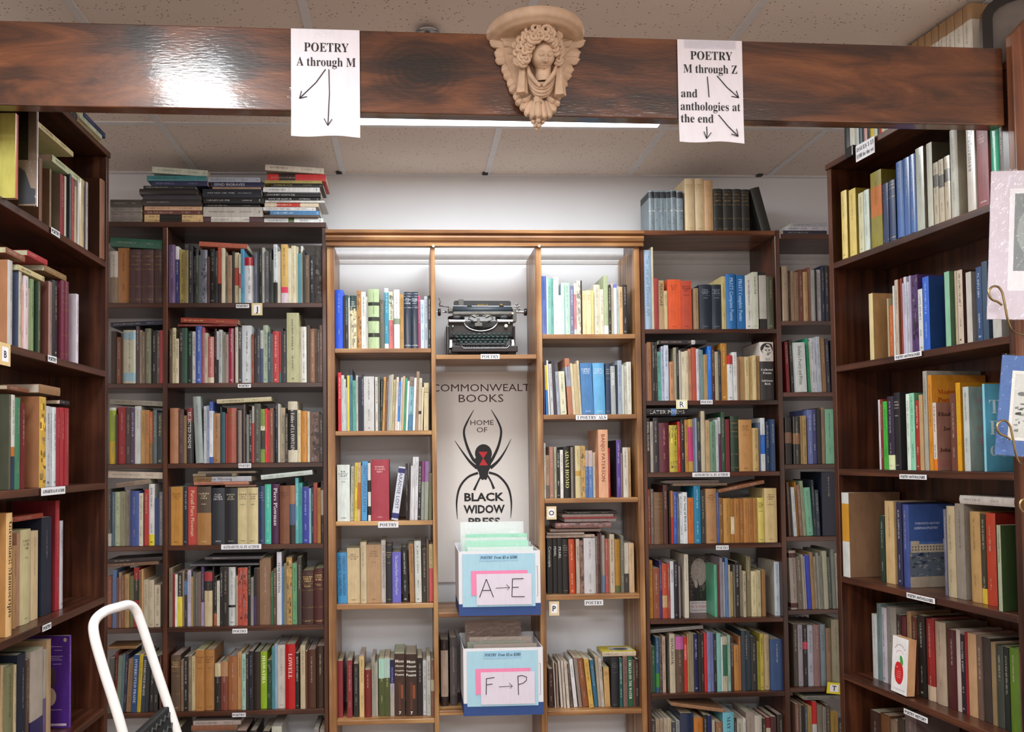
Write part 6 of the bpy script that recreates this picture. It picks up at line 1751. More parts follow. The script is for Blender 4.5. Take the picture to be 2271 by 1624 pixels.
        if art == 5:
            bq(0, dep, 0, h, lin('4a6aa8')); bq(0, dep, h*.55, h, lin('3a5490'), .0001)
            btxt('TWENTIETH-CENTURY', .02, h*.76, .0058, 'd0d8e8', 'sans'); btxt('GERMAN POETRY', .018, h*.70, .0072, 'd0d8e8', 'sans')
            bq(0, dep, 0, h*.13, lin('a89a88'), .0002); bq(0, dep, h*.13, h*.44, lin('5a6470'), .0002)
            for _ in range(60):
                a = rng.uniform(0, .9)*dep; z = rng.uniform(.13, .42)*h; bq(a, a+rng.uniform(.003, .014), z, z+rng.uniform(.002, .008), lin(rng.choice(('3a4450', '7a8490', '2c3a5c', '8a8a84'))), .0003)
            bq(.004, dep*.92, h*.42, h*.52, lin('c0b4a0'), .0003); bq(.004, .034, h*.42, h*.56, lin('b0a490'), .0004); bq(dep*.75, dep*.94, h*.42, h*.58, lin('ccc4b4'), .0004)
            for q in range(11):
                for r in range(2): bq(.008+q*.0105, .0125+q*.0105, h*(.445+.035*r), h*(.462+.035*r), lin('5a5048'), .0005)
        if art == 6:
            def bell(a, z, ra, rz, cc, o=0): cv.add([(X+sgn*(.0002+o), *B(a+ra*cos(2*pi*i/24), h*z+h*rz*sin(2*pi*i/24))[1:]) for i in range(24)], [tuple(range(24))], lin(cc))
            bell(dep-.013, .955, .005, .022, 'b8a090'); bell(dep-.055, .55, .016, .12, '4a3440'); bell(dep-.058, .34, .019, .10, 'c0a890', .0002)
            for z, a, b in ((.88, .07, .022), (.84, .045, .022), (.775, .08, .02), (.755, .08, .028), (.735, .08, .022), (.69, .05, .024), (.195, .08, .022)): bq(dep-a, dep-b, h*z, h*(z+.007), lin('a890b8'), .0002)
            bq(dep-.062, dep-.008, h*.025, h*.05, lin('c8b0c0'), .0002)
        if w and col == 'd8d0dc':      # rows of grey type on the pale booklet
            for q in range(26):
                if q % 7 != 6: bq(dep-.06, dep-.06+rng.uniform(.025, .04), h*(.92-.033*q), h*(.926-.033*q), lin('6a6670'))
        if col == 'b8b4b0': bq(dep*.3, dep*.55, h*.35, h*.5, lin('d0b49a'))
    return cv, pg
def remap_flat(mb, L):
    mb.v = [(L-z, y, x) for x, y, z in mb.v]
stuff = MB()
rng = random.Random(11)
grp = ''; unit = 'B'; fr = FB; key = ''
n_single = 0
for row in BOOKS.split('\n'):
    if row[0] == '#':
        key, unit, grp = row[1:].split('|'); fr = FRAMES[unit]; continue
    data, _, label = row.partition(' ~'); t = data.split()
    flat = t[0] == 'F'; u, w, h, dep, z, d = [float(v)/1000 for v in t[1:7]]; lean = RAD(float(t[7])); col = t[8]; ops = t[9:]
    if flat: 
        ops2 = []
        for o in ops:
            if o[0] == 'b' and '@' in o:
                a, b = o[8:].split('-'); o = o[:8]+'%g-%g' % (1-float(b), 1-float(a))
            ops2.append(o)
        cv, pg = book_mesh(h, w, dep, col, ops2, rng, None)
        cover_yellow = 'cd8c820' in ops
        remap_flat(cv, w); remap_flat(pg, w)
        if cover_yellow:      # fish picture on the upper cover
            zt = h+.0004; cv.add([(w*.28, .02, zt), (w*.95, .02, zt), (w*.95, dep*.75, zt), (w*.28, dep*.75, zt)], [(0, 1, 2, 3)], lin('e4e2d8'))
            cv.add([(w*(.6+.24*cos(a)), dep*(.38+.2*sin(a)), zt+.0003) for a in [2*pi*i/24 for i in range(24)]], [tuple(range(24))], lin('7a8484'))
            cv.add([(w*(.6+.22*cos(a)), dep*(.44+.11*sin(a)), zt+.0005) for a in [2*pi*i/24 for i in range(24)]], [tuple(range(24))], lin('2c3234'))
            cv.add([(w*.40, dep*.38, zt+.0004), (w*.30, dep*.25, zt+.0004), (w*.30, dep*.5, zt+.0004)], [(0, 1, 2)], lin('4a5252'))
        rot = Matrix.Rotation(fr.th, 4, 'Z') @ Matrix.Rotation(-lean, 4, 'Y')
        loc = fr.P(u, d, z+.0007)
    else:
        cv, pg = book_mesh(w, h, dep, col, ops, rng, unit if unit in 'LR' else None)
        rot = Matrix.Rotation(fr.th, 4, 'Z') @ Matrix.Rotation(lean, 4, 'Y')
        loc = fr.P(u, d, z+.0007+(w*sin(lean) if lean > 0 else 0))
    Mx = Matrix.Translation(loc) @ rot
    glossy = (lum(lin(col)) > .02) and rng.random() < .4
    if label:
        o = cv.build('magazine' if 'magazine' in label and unit == 'R' and key == 'R0' else 'book', M_GLOSS if glossy else M_BOOK, fixn=False)
        o.matrix_world = Mx; tag(o, label, 'magazine' if o.name.startswith('mag') else 'book', grp)
        pg.build('page_block', M_BOOK, o, fixn=False); n_single += 1
    else:
        for mb_ in (cv, pg):
            o_ = len(stuff.v); stuff.v += [tuple(Mx @ Vector(p)) for p in mb_.v]
            stuff.f += [[i+o_ for i in f] for f in mb_.f]; stuff.c += mb_.c; stuff.sm += mb_.sm
so = stuff.build('small_books', M_BOOK, fixn=False)
so['label'] = 'many narrow or half hidden books filling the gaps between the larger ones'; so['category'] = 'books'; so['kind'] = 'stuff'

# ================================================================== SHELF LABELS AND LETTER CARDS
def strip(label, fr, px, py, wpx, hpx, text, cat='shelf label', out=-.0035, grp='paper shelf labels', font='sans', cap=.55, bg='e2e2e6', name='shelf_label', border=None, tilt=0., ink=M_INK):
    """a paper strip stuck on a shelf front: centre pixel, size in pixels on the photograph"""
    u, z = hit(fr, px, py, out); ua, _ = hit(fr, px-wpx/2, py, out); ub, _ = hit(fr, px+wpx/2, py, out)
    w = ub-ua; h = hpx/F*(fr.P(u, 0, 0).y)
    m = MB(); m.box((-w/2, -.0004, -h/2), (w/2, .0004, h/2), lin(bg))
    o = m.build(name, M_PRINT); o.location = fr.P((ua+ub)/2, out, z); o.rotation_euler = (0, tilt, fr.th); tag(o, label, cat, grp)
    if border:
        m = MB(); m.add([(-w*.3, -.0007, -h*.33), (w*.3, -.0007, -h*.33), (w*.3, -.0007, h*.33), (-w*.3, -.0007, h*.33)], [(0, 1, 2, 3)], lin('eeeef2')); m.build('inner_card', M_PRINT, o)
    m = MB(); L = text.split('|')
    for i, s in enumerate(L):
        cp = h*cap/len(L); zc = h*((len(L)-1)/2-i)*.85/len(L)
        text_on(m, s, (0, -.0010, zc-cp/2), (1, 0, 0), (0, 0, 1), cp, style=font, maxw=w*.9)
    m.build('lettering', ink, o)
    return o
P_ = 'white label reading POETRY on the '
strip(P_+'top shelf, wide bay, left back bookcase', FB, 538, 679, 29, 8.5, 'POETRY', font='bold')
strip(P_+'second shelf, wide bay, left back bookcase', FB, 542, 856, 29, 8, 'POETRY', font='bold')
strip(P_+'third shelf, wide bay, left back bookcase', FB, 543, 1033, 28, 10, 'POETRY', font='serif')
strip('long white label reading ALPHABETICAL BY AUTHOR on the left back bookcase', FB, 535, 1213, 89, 11, 'ALPHABETICAL BY AUTHOR', font='serif')
strip(P_+'fifth shelf, wide bay, left back bookcase', FB, 532, 1400, 33, 10, 'POETRY', font='serif')
strip(P_+'sixth shelf, wide bay, left back bookcase', FB, 530, 1586, 30, 9, 'POETRY', font='bold')
strip('white label reading POETRY under the typewriter', FB, 1087, 791, 42, 11, 'POETRY', font='serif', cap=.62)
strip('torn white label reading POETRY on the third shelf, centre bookcase, left column', FB, 861, 1164, 45, 13, 'POETRY', font='serif', cap=.5)
strip('white label reading POETRY pasted over another on the centre right column', FB, 1312, 926, 70, 11, 'I POETRY  ALS', font='serif', cap=.6)
strip('white label reading POETRY above the letter P card', FB, 1317, 1337, 41, 12, 'POETRY', font='serif', cap=.6)
strip(P_+'second shelf, wide bay, right back bookcase', FB, 1567, 892, 27, 10, 'POETRY', font='serif')
strip('long white label reading ALPHABETICAL BY AUTHOR on the right back bookcase', FB, 1577, 1053, 83, 10, 'ALPHABETICAL BY AUTHOR', font='serif')
strip(P_+'fourth shelf, wide bay, right back bookcase', FB, 1602, 1215, 28, 10, 'POETRY', font='serif')
strip(P_+'top shelf, left side bookcase', FL, 123, 516, 19, 14, 'POETRY', font='bold')
strip(P_+'second shelf, left side bookcase', FL, 116, 797, 19, 14, 'POETRY', font='bold', out=-.004)
strip('long white label reading ALPHABETICAL BY AUTHOR on the left side bookcase', FL, 118, 1089, 53, 17, 'ALPHABETICAL BY AUTHOR', font='serif', cap=.4)
strip(P_+'fourth shelf, left side bookcase', FL, 104, 1391, 19, 13, 'POETRY', font='bold')
strip('white label reading POETRY ANTHOLOGIES on the second shelf, right side bookcase', FR, 2014, 789, 60, 11, 'POETRY ANTHOLOGIES', font='bold')
strip('white label reading POETRY ANTHOLOGIES on the third shelf, right side bookcase', FR, 2025, 1058, 60, 11, 'POETRY ANTHOLOGIES', font='bold')
strip('white label reading POETRY ANTHOLOGIES on the fourth shelf, right side bookcase', FR, 2042, 1327, 62, 12, 'POETRY ANTHOLOGIES', font='bold')
strip('white label reading POETRY HISTORY on the fifth shelf, right side bookcase', FR, 2031, 1588, 52, 12, 'POETRY HISTORY', font='bold')
LC = dict(cat='letter card', grp='letter cards on the shelf edges', font='bold', name='letter_card', border=True)
M_NAVYINK = plain('navy_ink', '232a4a', .6, noise=.02)
strip('cream edged card with the letter J hanging below the top shelf', FB, 570, 686, 24, 27, 'J', bg='d8c89a', cap=.42, out=-.006, **LC)
strip('cream edged card with the letter R on the right back bookcase', FB, 1512, 897, 25, 21, 'R', bg='e2deb0', cap=.58, out=-.006, **{**LC, 'font': 'sans'})
strip('cream edged card with the letter O on the centre right column', FB, 1223, 1138, 22, 29, 'O', bg='dcc8a0', cap=.36, out=-.010, ink=M_NAVYINK, **LC)
strip('cream edged card with the letter P on the centre right column', FB, 1229, 1350, 22, 31, 'P', bg='dcc8a0', cap=.36, out=-.010, **LC)
strip('cream card with the letter B on the left side bookcase', FL, 11, 786, 24, 49, 'B', bg='dcc08a', cap=.3, out=-.006, ink=M_NAVYINK, **LC)
strip('bright yellow card with the letter T on the right back bookcase', FB, 1850, 1527, 32, 25, 'T', bg='e0d020', cap=.42, out=-.006, tilt=.12, **LC)
strip('white price card with two typed lines clipped to the right side bookcase top', FR, 1919, 331, 42, 38, 'ISSUES 1-13|$100 for the set', font='serif', cap=.5, out=-.012, name='price_card', cat='price card', grp='')
u, z = hit(FR, 1885, 345, -.008)
m = MB(); m.box((-.02, -.012, -.018), (.02, .004, .018)); o = m.build('bulldog_clip', M_BLACK); o.location = FR.P(u, -.001, 2.556); o.rotation_euler = (0, 0, FR.th); bevel(o, .003)
tag(o, 'black clip holding the price card on the right side bookcase', 'clip')

# ================================================================== POSTER behind the centre bay
YP = YB-.004
pa, pb = at(975, 826, YP), at(1172, 826, YP)
zt = at(1070, 824, YP).z; zb_ = at(1070, 1290, YP).z
t = empty('poster', (0, 0, 0), label='tall white bookshop poster with a black widow spider in the centre bay', cat='poster')
m = MB(); m.box((.09, YP-.002, zb_), (.517, YP, zt)); m.build('sheet', plain('poster_paper', 'e4e0dc', .45, noise=.01), t)
YL = YP-.0028
def ptxt(mb, s, px, py, cap_px, style='sans', mw=None, sx=1.0):
    p = at(px, py, YL); k = YL/F
    text_on(mb, s, p, (1, 0, 0), (0, 0, 1), cap_px*k, style=style, maxw=mw*k if mw else None, sx=sx)
m = MB(); ptxt(m, 'COMMONWEALTH', 1076, 868, 16, 'sans', 238, 1.7); ptxt(m, 'BOOKS', 1067, 892, 17, 'sans', 100, 1.6)
m.build('lettering', plain('brown_print', '4a2420', .6, noise=.03), t)
m = MB(); ptxt(m, 'HOME', 1069, 943, 11, 'sans', 52, 1.25); ptxt(m, 'OF', 1069, 959, 11, 'sans', 24, 1.2)
m.build('lettering', plain('dark_brown_print', '3a2220', .6, noise=.03), t)
m = MB(); ptxt(m, 'BLACK', 1074, 1111, 17, 'black', 92, 1.15); ptxt(m, 'WIDOW', 1074, 1138, 17, 'black', 92, 1.1); ptxt(m, 'PRESS', 1074, 1166, 17, 'black', 92, 1.15)
m.build('lettering', M_INK, t)
def Z(x, y):      # crop pixels (624 px crop of 250 px) to the poster plane
    return at(960+x/2.496, 820+y/2.496, YL)
sp_ = MB()
def ribbon(pts, ws):
    n = len(pts)
    # smooth through the points
    P = []; Wd = []
    for i in range(n-1):
        p0, p1, p2, p3 = [Vector(pts[max(0, min(n-1, j))]) for j in (i-1, i, i+1, i+2)]
        for k in range(6):
            s = k/6; P.append(.5*((2*p1)+(p2-p0)*s+(2*p0-5*p1+4*p2-p3)*s*s+(3*p1-p0-3*p2+p3)*s**3)); Wd.append(ws[i]+(ws[i+1]-ws[i])*s)
    P.append(Vector(pts[-1])); Wd.append(ws[-1])
    for i in range(len(P)-1):
        def nrm(j):
            a = P[min(j+1, len(P)-1)]-P[max(j-1, 0)]; return Vector((-a.y, a.x)).normalized()
        a0, a1 = P[i]+nrm(i)*Wd[i], P[i]-nrm(i)*Wd[i]; b0, b1 = P[i+1]+nrm(i+1)*Wd[i+1], P[i+1]-nrm(i+1)*Wd[i+1]
        sp_.add([Z(*a0), Z(*a1), Z(*b1), Z(*b0)], [(0, 1, 2, 3)])
def blob(pts, dy=0):
    sp_.add([Z(*p)+Vector((0, -dy, 0)) for p in pts], [tuple(range(len(pts)))])
blob([(280+47*cos(a), 465+52*sin(a)) for a in [2*pi*i/28 for i in range(28)]], .0001)
blob([(232, 490), (327, 490), (318, 545), (300, 575), (258, 575), (240, 545)], .00015)
blob([(250, 555), (310, 555), (300, 605), (292, 612), (284, 606), (276, 612), (262, 603)], .0002)
ribbon([(227, 223), (190, 290), (172, 345), (188, 420), (222, 495), (250, 520)], [1, 5, 6, 7, 8, 10])
ribbon([(322, 221), (362, 290), (378, 345), (364, 420), (335, 485), (312, 520)], [1, 5, 6, 7, 8, 10])
ribbon([(121, 393), (160, 450), (205, 510), (245, 545)], [1, 4, 7, 10])
ribbon([(433, 384), (400, 450), (362, 505), (318, 545)], [1, 4, 7, 10])
ribbon([(250, 572), (195, 595), (150, 650), (132, 730), (136, 830)], [7, 6, 6, 5, 1])
ribbon([(310, 570), (365, 590), (415, 650), (434, 730), (431, 825)], [7, 6, 6, 5, 1])
ribbon([(268, 585), (248, 625), (228, 668)], [5, 5, 7])
ribbon([(302, 585), (322, 620), (338, 660)], [5, 5, 7])
sp_.build('spider_emblem', M_INK, t)
m = MB(); m.add([Z(252, 455), Z(303, 455), Z(279, 492)], [(0, 1, 2)]); m.add([Z(279, 490), Z(305, 530), Z(257, 530)], [(0, 1, 2)])
m.v = [(x, y-.0007, z) for x, y, z in m.v]; m.build('hourglass_mark', plain('red_print', 'c4242e', .6, noise=.02), t)

# ================================================================== CARD BOXES OF PAMPHLETS
def card_box(label, cs, depth, letters, zrest):
    """cs: photo corners of the front panel tl,tr,br,bl, its depth in front of the shelf"""
    Y = YFR-depth
    tl, tr, br, bl = [at(*c, Y) for c in cs]
    x0, x1 = (tl.x+bl.x)/2, min(.512, (tr.x+br.x)/2); z0 = zrest; z1 = (tl.z+tr.z)/2; dp = .24
    t = empty('card_box', (x0, Y, z0), label=label, cat='box', group='white and blue card boxes in the centre bay')
    w = x1-x0; h = z1-z0; th = .003; zb = h*.185
    m = MB(); wc = lin('e4e4ea'); bc = lin('2c4a86')
    for (a, b) in (((0, 0), (w, th)), ((0, dp-th), (w, dp)), ((0, th), (th, dp-th)), ((w-th, th), (w, dp-th))):
        hh = h if a != (0, dp-th) else h+.01
        m.box((*a, zb), (*b, hh), wc); m.box((*a, 0), (*b, zb), bc)
    m.box((th, th, 0), (w-th, dp-th, th), wc)
    m.build('body', M_PRINT, t)
    def card(name, u0, v0, u1, v1, y, c, curl=0):
        q = MB(); vs = []; n = 6
        for j in range(n+1):
            for i in range(n+1):
                u = u0+(u1-u0)*i/n; v = v0+(v1-v0)*j/n
                vs.append((u*w, -y-.0012*curl*abs(sin(5*u+7*v)), h*(1-v)))
        fs = [(j*(n+1)+i, (j+1)*(n+1)+i, (j+1)*(n+1)+i+1, j*(n+1)+i+1) for j in range(n) for i in range(n)]
        q.add(vs, fs, lin(c), True); return q.build(name, M_PRINT, t)
    card('blue_sheet', .045, .04, .935, .86, .0015, 'a9d3e4', 1)
    card('price_strip', .25, .045, .73, .15, .0032, '9ccbe6')
    card('pink_card', .15, .30, .84, .68, .0040, 'f08ab4')
    card('white_card', .215, .35, .89, .83, .0055, 'dfd6e4', .5)
    m = MB(); text_on(m, 'POETRY  From $5 to $500', (w*.49, -.0042, h*(1-.117)), (1,0,0), (0,0,1), h*.042, style='ital', maxw=w*.45); m.build('lettering', M_INK, t)
    m = MB(); cap = h*.28; zc = h*(1-.71)
    def st(pts, r=.0016): m.tube([(w*a, -.0062, zc+cap*b) for a, b in pts], r, 6)
    if letters == 'AE':
        st([(.25, 0), (.335, 1.0)]); st([(.335, 1.0), (.42, 0)]); st([(.285, .38), (.385, .38)])
        st([(.655, .98), (.645, 0)]); st([(.65, .99), (.79, 1.0)]); st([(.65, .52), (.73, .53)]); st([(.645, .01), (.80, .0)]); ar = .45, .62
    else:
        st([(.285, .95), (.28, .1)]); st([(.28, .95), (.385, 1.0)]); st([(.28, .62), (.36, .66)])
        st([(.68, 1.05), (.685, .05)]); st([(.675, 1.04), (.73, 1.08), (.79, .98), (.785, .8), (.74, .66), (.685, .6)]); ar = .44, .61
    st([(ar[0], .5), (ar[1], .52)], .0011); st([(ar[1]-.04, .68), (ar[1], .52), (ar[1]-.03, .40)], .0011)
    m.build('marker_letters', M_INK, t)
    m = MB(); m.tube([(w*.945, -.001, h*.76), (w*.965, -.001, h*.76), (w*.965, -.001, h*.3), (w*.945, -.001, h*.3)], .0006, 5); m.build('printed_outline', M_INK, t)
    return t, x0, x1, Y, z0, z1
def sleeve(label, x, y, z, w, h, tilt, col, grp, wob=1.):
    t = empty('pamphlet', (x, y, z), label=label, cat='pamphlet', group=grp); t.rotation_euler = (-tilt, 0, 0)
    m = MB(); m.box((-w/2, -.0012, 0), (w/2, .0012, h*.93), lin(col)); m.build('paper', M_PRINT, t)
    m = MB(); vs = []; n = 16; k = 6
    for j in range(k+1):
        for i in range(n+1):
            vs.append((-w/2-.004+(w+.008)*i/n, -.0022-.0018*abs(sin(i*1.9+j))*wob*(j/k), h*j/k+(.004*sin(i*1.3) if j == k else 0)))
    m.add(vs, [(j*(n+1)+i, j*(n+1)+i+1, (j+1)*(n+1)+i+1, (j+1)*(n+1)+i) for j in range(k) for i in range(n)], smooth=True)
    m.build('plastic_sleeve', M_FILM, t)
t, bx0, bx1, bY, bz0, bz1 = card_box('upper white and blue card box marked A to E with pamphlets', [(1016, 1226), (1196, 1219), (1201, 1366), (1019, 1372)], .075, 'AE', .9315)
for i, (dy, h, c, dx, tx) in enumerate(((.03, .288, 'd8e8e2', .01, 'front white'), (.055, .312, 'a8e0c8', 0, 'pale green'), (.085, .322, 'd4e4de', -.006, 'second white'), (.115, .335, '9adcc0', .004, 'second pale green'), (.15, .385, 'dfe6e6', -.01, 'tall white'))):
    sleeve('%s pamphlet in a plastic sleeve inside the upper card box' % tx, (bx0+bx1)/2+dx, bY+dy, bz0+.004, .262-.01*(i % 2), h-.01, .08, c, 'pamphlets in the upper box')
t, bx0, bx1, bY, bz0, bz1 = card_box('lower white and blue card box marked F to P with pamphlets', [(1026, 1440), (1208, 1435), (1213, 1586), (1030, 1593)], .075, 'FP', .5455)
for i, (dy, h, c, dx, tx) in enumerate(((.03, .292, 'a89a90', .014, 'front brownish grey'), (.05, .298, '8f9a88', -.02, 'grey green'), (.08, .31, 'a8988c', .0, 'second brownish grey'), (.17, .362, '8a7468', -.02, 'tall brown'))):
    sleeve('%s pamphlet in a plastic sleeve inside the lower card box' % tx, (bx0+bx1)/2+dx, bY+dy, bz0+.004, .25-.02*(i % 2), h-.01, .06, c, 'pamphlets in the lower box')
# two books standing left of the lower box
for (x0p, x1p, yt, c, cc, lb, d) in ((978, 994, 1420, 'b8a090', '2a1c1a', 'book with pale spine label and black ends left of the lower card box', .06), (998, 1014, 1415, '5a5254', '4a4446', 'grey book tucked between pale-spined book and lower card box', .07)):
    a = at(x0p, 1500, YFR+d); b = at(x1p, 1500, YFR+d); zt_ = at(x0p, yt, YFR+d).z
    cv, pg = book_mesh(b.x-a.x, zt_-.545, .15, c, ['b%s@0-.14' % cc, 'b%s@.84-1' % cc, 'k'], rng, None)
    o = cv.build('book', M_BOOK, fixn=False); o.location = (a.x, YFR+d, .546); tag(o, lb, 'book', 'books beside the lower card box'); pg.build('page_block', M_BOOK, o, fixn=False)

# ================================================================== TYPEWRITER
tx, ty, tz = at(1070, 785, YFR+.02).x, YFR+.012, 1.9654
t = empty('typewriter', (tx, ty, tz), label='old black manual typewriter on the top shelf of the centre bay', cat='typewriter')
s_ = 1/(5.383*553)            # metres per crop pixel at the shelf front
def qz(y, d=0.):      # height at depth d behind the front edge
    z = (780-y)*s_; return z+d*(.4145+z)/3.2
def Q(x, y, d=0.): return ((x-597)*s_*(1+d/3.2), d, qz(y, d))
def qx(x): return (x-597)*s_
m = MB()     # base tray and front frame
m.box((qx(185), .035, .006), (qx(1005), .235, .03)); m.box((qx(165), .05, .0), (qx(205), .235, qz(400))); m.box((qx(990), .05, .0), (qx(1015), .235, qz(400)))
bevel(m.build('base_frame', M_BLACK, t), .004)
out = [(qx(225), qz(745)), (qx(1025), qz(745)), (qx(1022), qz(670)), (qx(925), qz(668)), (qx(895), qz(700)), (qx(370), qz(700)), (qx(340), qz(668)), (qx(228), qz(670))]
m = MB(); m.prism(out, 'y', .0, .02); bevel(m.build('front_bar', M_BROWNBLK, t), .003)
m = MB(); m.tube([Q(340, 668, -.001), Q(365, 700, -.001), Q(895, 700, -.001), Q(925, 668, -.001)], .0016, 8); m.build('bright_edge', M_CHROME, t)
for a in (250, 960):
    m = MB(); m.lathe([(0, 0), (.011, 0), (.012, .006), (.009, .011), (0, .011)], (qx(a), .03, -.0005), 14); m.box((qx(a)-.016, .014, .004), (qx(a)+.016, .05, .012)); m.build('foot', M_RUB, t)
# front plate with the half-round type basket opening
cx_, cz_ = qx(598), qz(345); R_ = 205*s_
arc = [(cx_+R_*cos(a)*1.0, cz_-abs(R_*.56*sin(a))) for a in [pi*i/24 for i in range(25)]]
outl = [(qx(198), qz(520)), (qx(1000), qz(520)), (qx(1000), qz(322)), (arc[0][0], qz(322))]+arc[1:-1]+[(arc[-1][0], qz(322)), (qx(198), qz(322))]
m = MB(); m.prism(outl, 'y', .075, .083); m.build('front_plate', M_BROWNBLK, t)
m = MB(); m.prism([(qx(198), qz(660)), (qx(1000), qz(660)), (qx(1000), qz(520)), (qx(198), qz(520))], 'y', .11, .116); m.build('key_well_plate', M_BLACK, t)
m = MB(); m.tube([(x, .073, z) for x, z in arc], .0042, 10); m.build('chrome_arc', M_CHROME, t)
for a, b in ((195, 410), (795, 1002)):
    m = MB(); m.prism([(qx(a), qz(356)), (qx(b), qz(356)), (qx(b), qz(322)), (qx(a), qz(318))], 'y', .062, .085); bevel(m.build('ribbon_cover_plate', M_CHROME, t), .003)
    m = MB(); m.lathe([(0, 0), (.034, 0), (.036, .004), (.036, .010), (.034, .014), (0, .014)], (qx((a+b)/2), .115, qz(300)), 28); m.build('ribbon_spool', M_BLACK, t)
m = MB(); m.box((qx(198), .083, qz(400)), (qx(1000), .23, qz(330))); 
m.v = m.v; m.build('top_deck', M_BLACK, t)
# type bars fanned in the basket
m = MB()
for i in range(21):
    a = pi*(.06+.88*i/20); r1 = R_*.86
    m.tube([(cx_+r1*cos(a), .07, cz_-r1*.5*sin(a)), (cx_+R_*.22*cos(a), .082, cz_+.006-R_*.12*sin(a))], .0011, 5)
m.build('type_bars', plain('dark_type_steel', '3a3a38', .45, .7), t)
m = MB(); m.prism([(qx(520), qz(405)), (qx(615), qz(405)), (qx(612), qz(370)), (qx(585), qz(362)), (qx(585), qz(300)), (qx(552), qz(300)), (qx(552), qz(362)), (qx(522), qz(370))], 'y', .06, .066); bevel(m.build('type_guide', M_STEEL, t), .001)
for sgn in (-1, 1):
    m = MB()
    m.tube([(cx_+sgn*.008, .07, qz(275)), (cx_+sgn*.03, .07, qz(262)), (cx_+sgn*.045, .07, qz(280)), (cx_+sgn*.052, .07, qz(310)), (cx_+sgn*.03, .07, qz(335))], .003, 8)
    m.tube([(cx_+sgn*.02, .068, qz(290)), (cx_+sgn*.035, .068, qz(272))], .005, 8); m.build('ribbon_vibrator', M_STEEL, t)
# keys: four stepped rows
rows = [(528, 265, 935, 12, .058), (560, 300, 900, 12, .045), (594, 320, 895, 11, .032), (626, 345, 870, 10, .019)]
for y, a, b, n, d in rows:
    for i in range(n):
        x = a+(b-a)*i/(n-1); p = Vector(Q(x, y, d-.006))
        k = empty('key', p); k.parent = t
        m = MB(); m.lathe([(0, .0022), (.0072, .0022), (.0082, .0012), (.0082, -.001), (.0068, -.003), (0, -.003)], (0, 0, 0), 16)
        for q in range(len(m.v)):      # key tops tip forward towards the typist
            v = Vector(m.v[q]); v.rotate(Matrix.Rotation(RAD(32), 3, 'X')); m.v[q] = tuple(v)
        m.build('key_cap', M_KEY, k)
        m = MB(); m.tube([(0, .002, -.003), (0, .022, -.020), (0, .06, -.024)], .0012, 5); m.build('key_lever', M_STEEL, k)
m = MB(); m.tube([Q(330, 655, .012), Q(880, 655, .012)], .004, 10); m.build('space_bar', M_BLACK, t)
for a in (218, 975):
    m = MB(); m.prism([(qx(a)-.008, qz(690)), (qx(a)+.008, qz(690)), (qx(a)+.006, qz(590)), (qx(a)-.006, qz(590))], 'y', .02, .045); bevel(m.build('side_bracket', M_CHROME, t), .002)
for (x, y, r, nm) in ((258, 437, 15, 'lever_knob'), (903, 433, 24, 'ivory_button'), (340, 374, 10, 'small_knob'), (882, 370, 10, 'small_knob'), (940, 397, 9, 'small_knob'), (985, 280, 14, 'small_knob')):
    p = Q(x, y, .066); m = MB(); m.ball((p[0], p[1], p[2]), (r*s_, r*s_*.7, r*s_), nu=14, nv=8); m.build(nm, M_WHITEKNOB if nm != 'lever_knob' else M_CHROME, t)
# carriage
zc = qz(238, .125)
m = MB(); m.lathe([(0, -.0), (.0155, -.0), (.0155, qx(1005)-qx(265)), (0, qx(1005)-qx(265))], (qx(265), .125, zc), 24, axis='x'); m.build('platen', plain('platen_rubber', '39434c', .45), t)
pt = [(qx(278), qz(205, .148)), (qx(1005), qz(205, .148)), (qx(1005), qz(140, .148)), (qx(985), qz(126, .148)), (qx(298), qz(122, .148)), (qx(278), qz(140, .148))]
m = MB(); m.prism(pt, 'y', .148, .152); pt_ = m.build('paper_table', plain('dark_grey_enamel', '34373a', .35, coat=.4), t); bevel(pt_, .001)
m = MB(); text_on(m, 'ROYAL', Q(650, 192, .1472), (1,0,0), (0,0,1), 30*s_, style='serif', maxw=178*s_); 
m.add([tuple(Vector(Q(870, 172, .1472))+Vector((r*cos(a), 0, r*.7*sin(a)))) for a, r in [(2*pi*i/20, (.0072 if i % 2 else .0045)) for i in range(20)]], [tuple(range(20))])
m.build('gilt_lettering', M_GOLD, t)
m = MB(); m.tube([Q(270, 188, .118), Q(1060, 196, .118)], .0022, 8); m.build('paper_bail', M_CHROME, t)
for x in (475, 862):
    m = MB(); m.lathe([(0, -.009), (.0055, -.009), (.006, 0), (.0055, .009), (0, .009)], Q(x, 194, .118), 14, axis='x'); m.build('bail_roller', M_RUB, t)
m = MB(); m.box((qx(340), .142, qz(200, .145)), (qx(402), .1475, qz(110, .145))); m.build('paper_guide', plain('grey_green_enamel', '6a6c66', .4), t)
m = MB(); m.box((qx(262), .11, qz(300, .12)), (qx(1050), .16, qz(262, .12))); m.box((qx(1010), .105, qz(385, .12)), (qx(1055), .15, qz(225, .12))); m.box((qx(205), .105, qz(265, .12)), (qx(262), .15, qz(215, .12))); bevel(m.build('carriage_frame', M_STEEL, t), .002)
for x0, x1, xk in ((265, 150, 112), (1005, 1150, 1155)):
    m = MB(); m.tube([Q(x0, 258, .125), Q(x1, 264, .125)], .0035 if x0 < 500 else .006, 10); m.build('platen_shaft', M_CHROME, t)
    m = MB(); m.lathe([(0, -.006), (.014, -.006), (.0155, -.003), (.0155, .003), (.014, .006), (0, .006)], Q(xk, 264, .125), 20, axis='x'); m.build('platen_knob', M_BLACK, t)
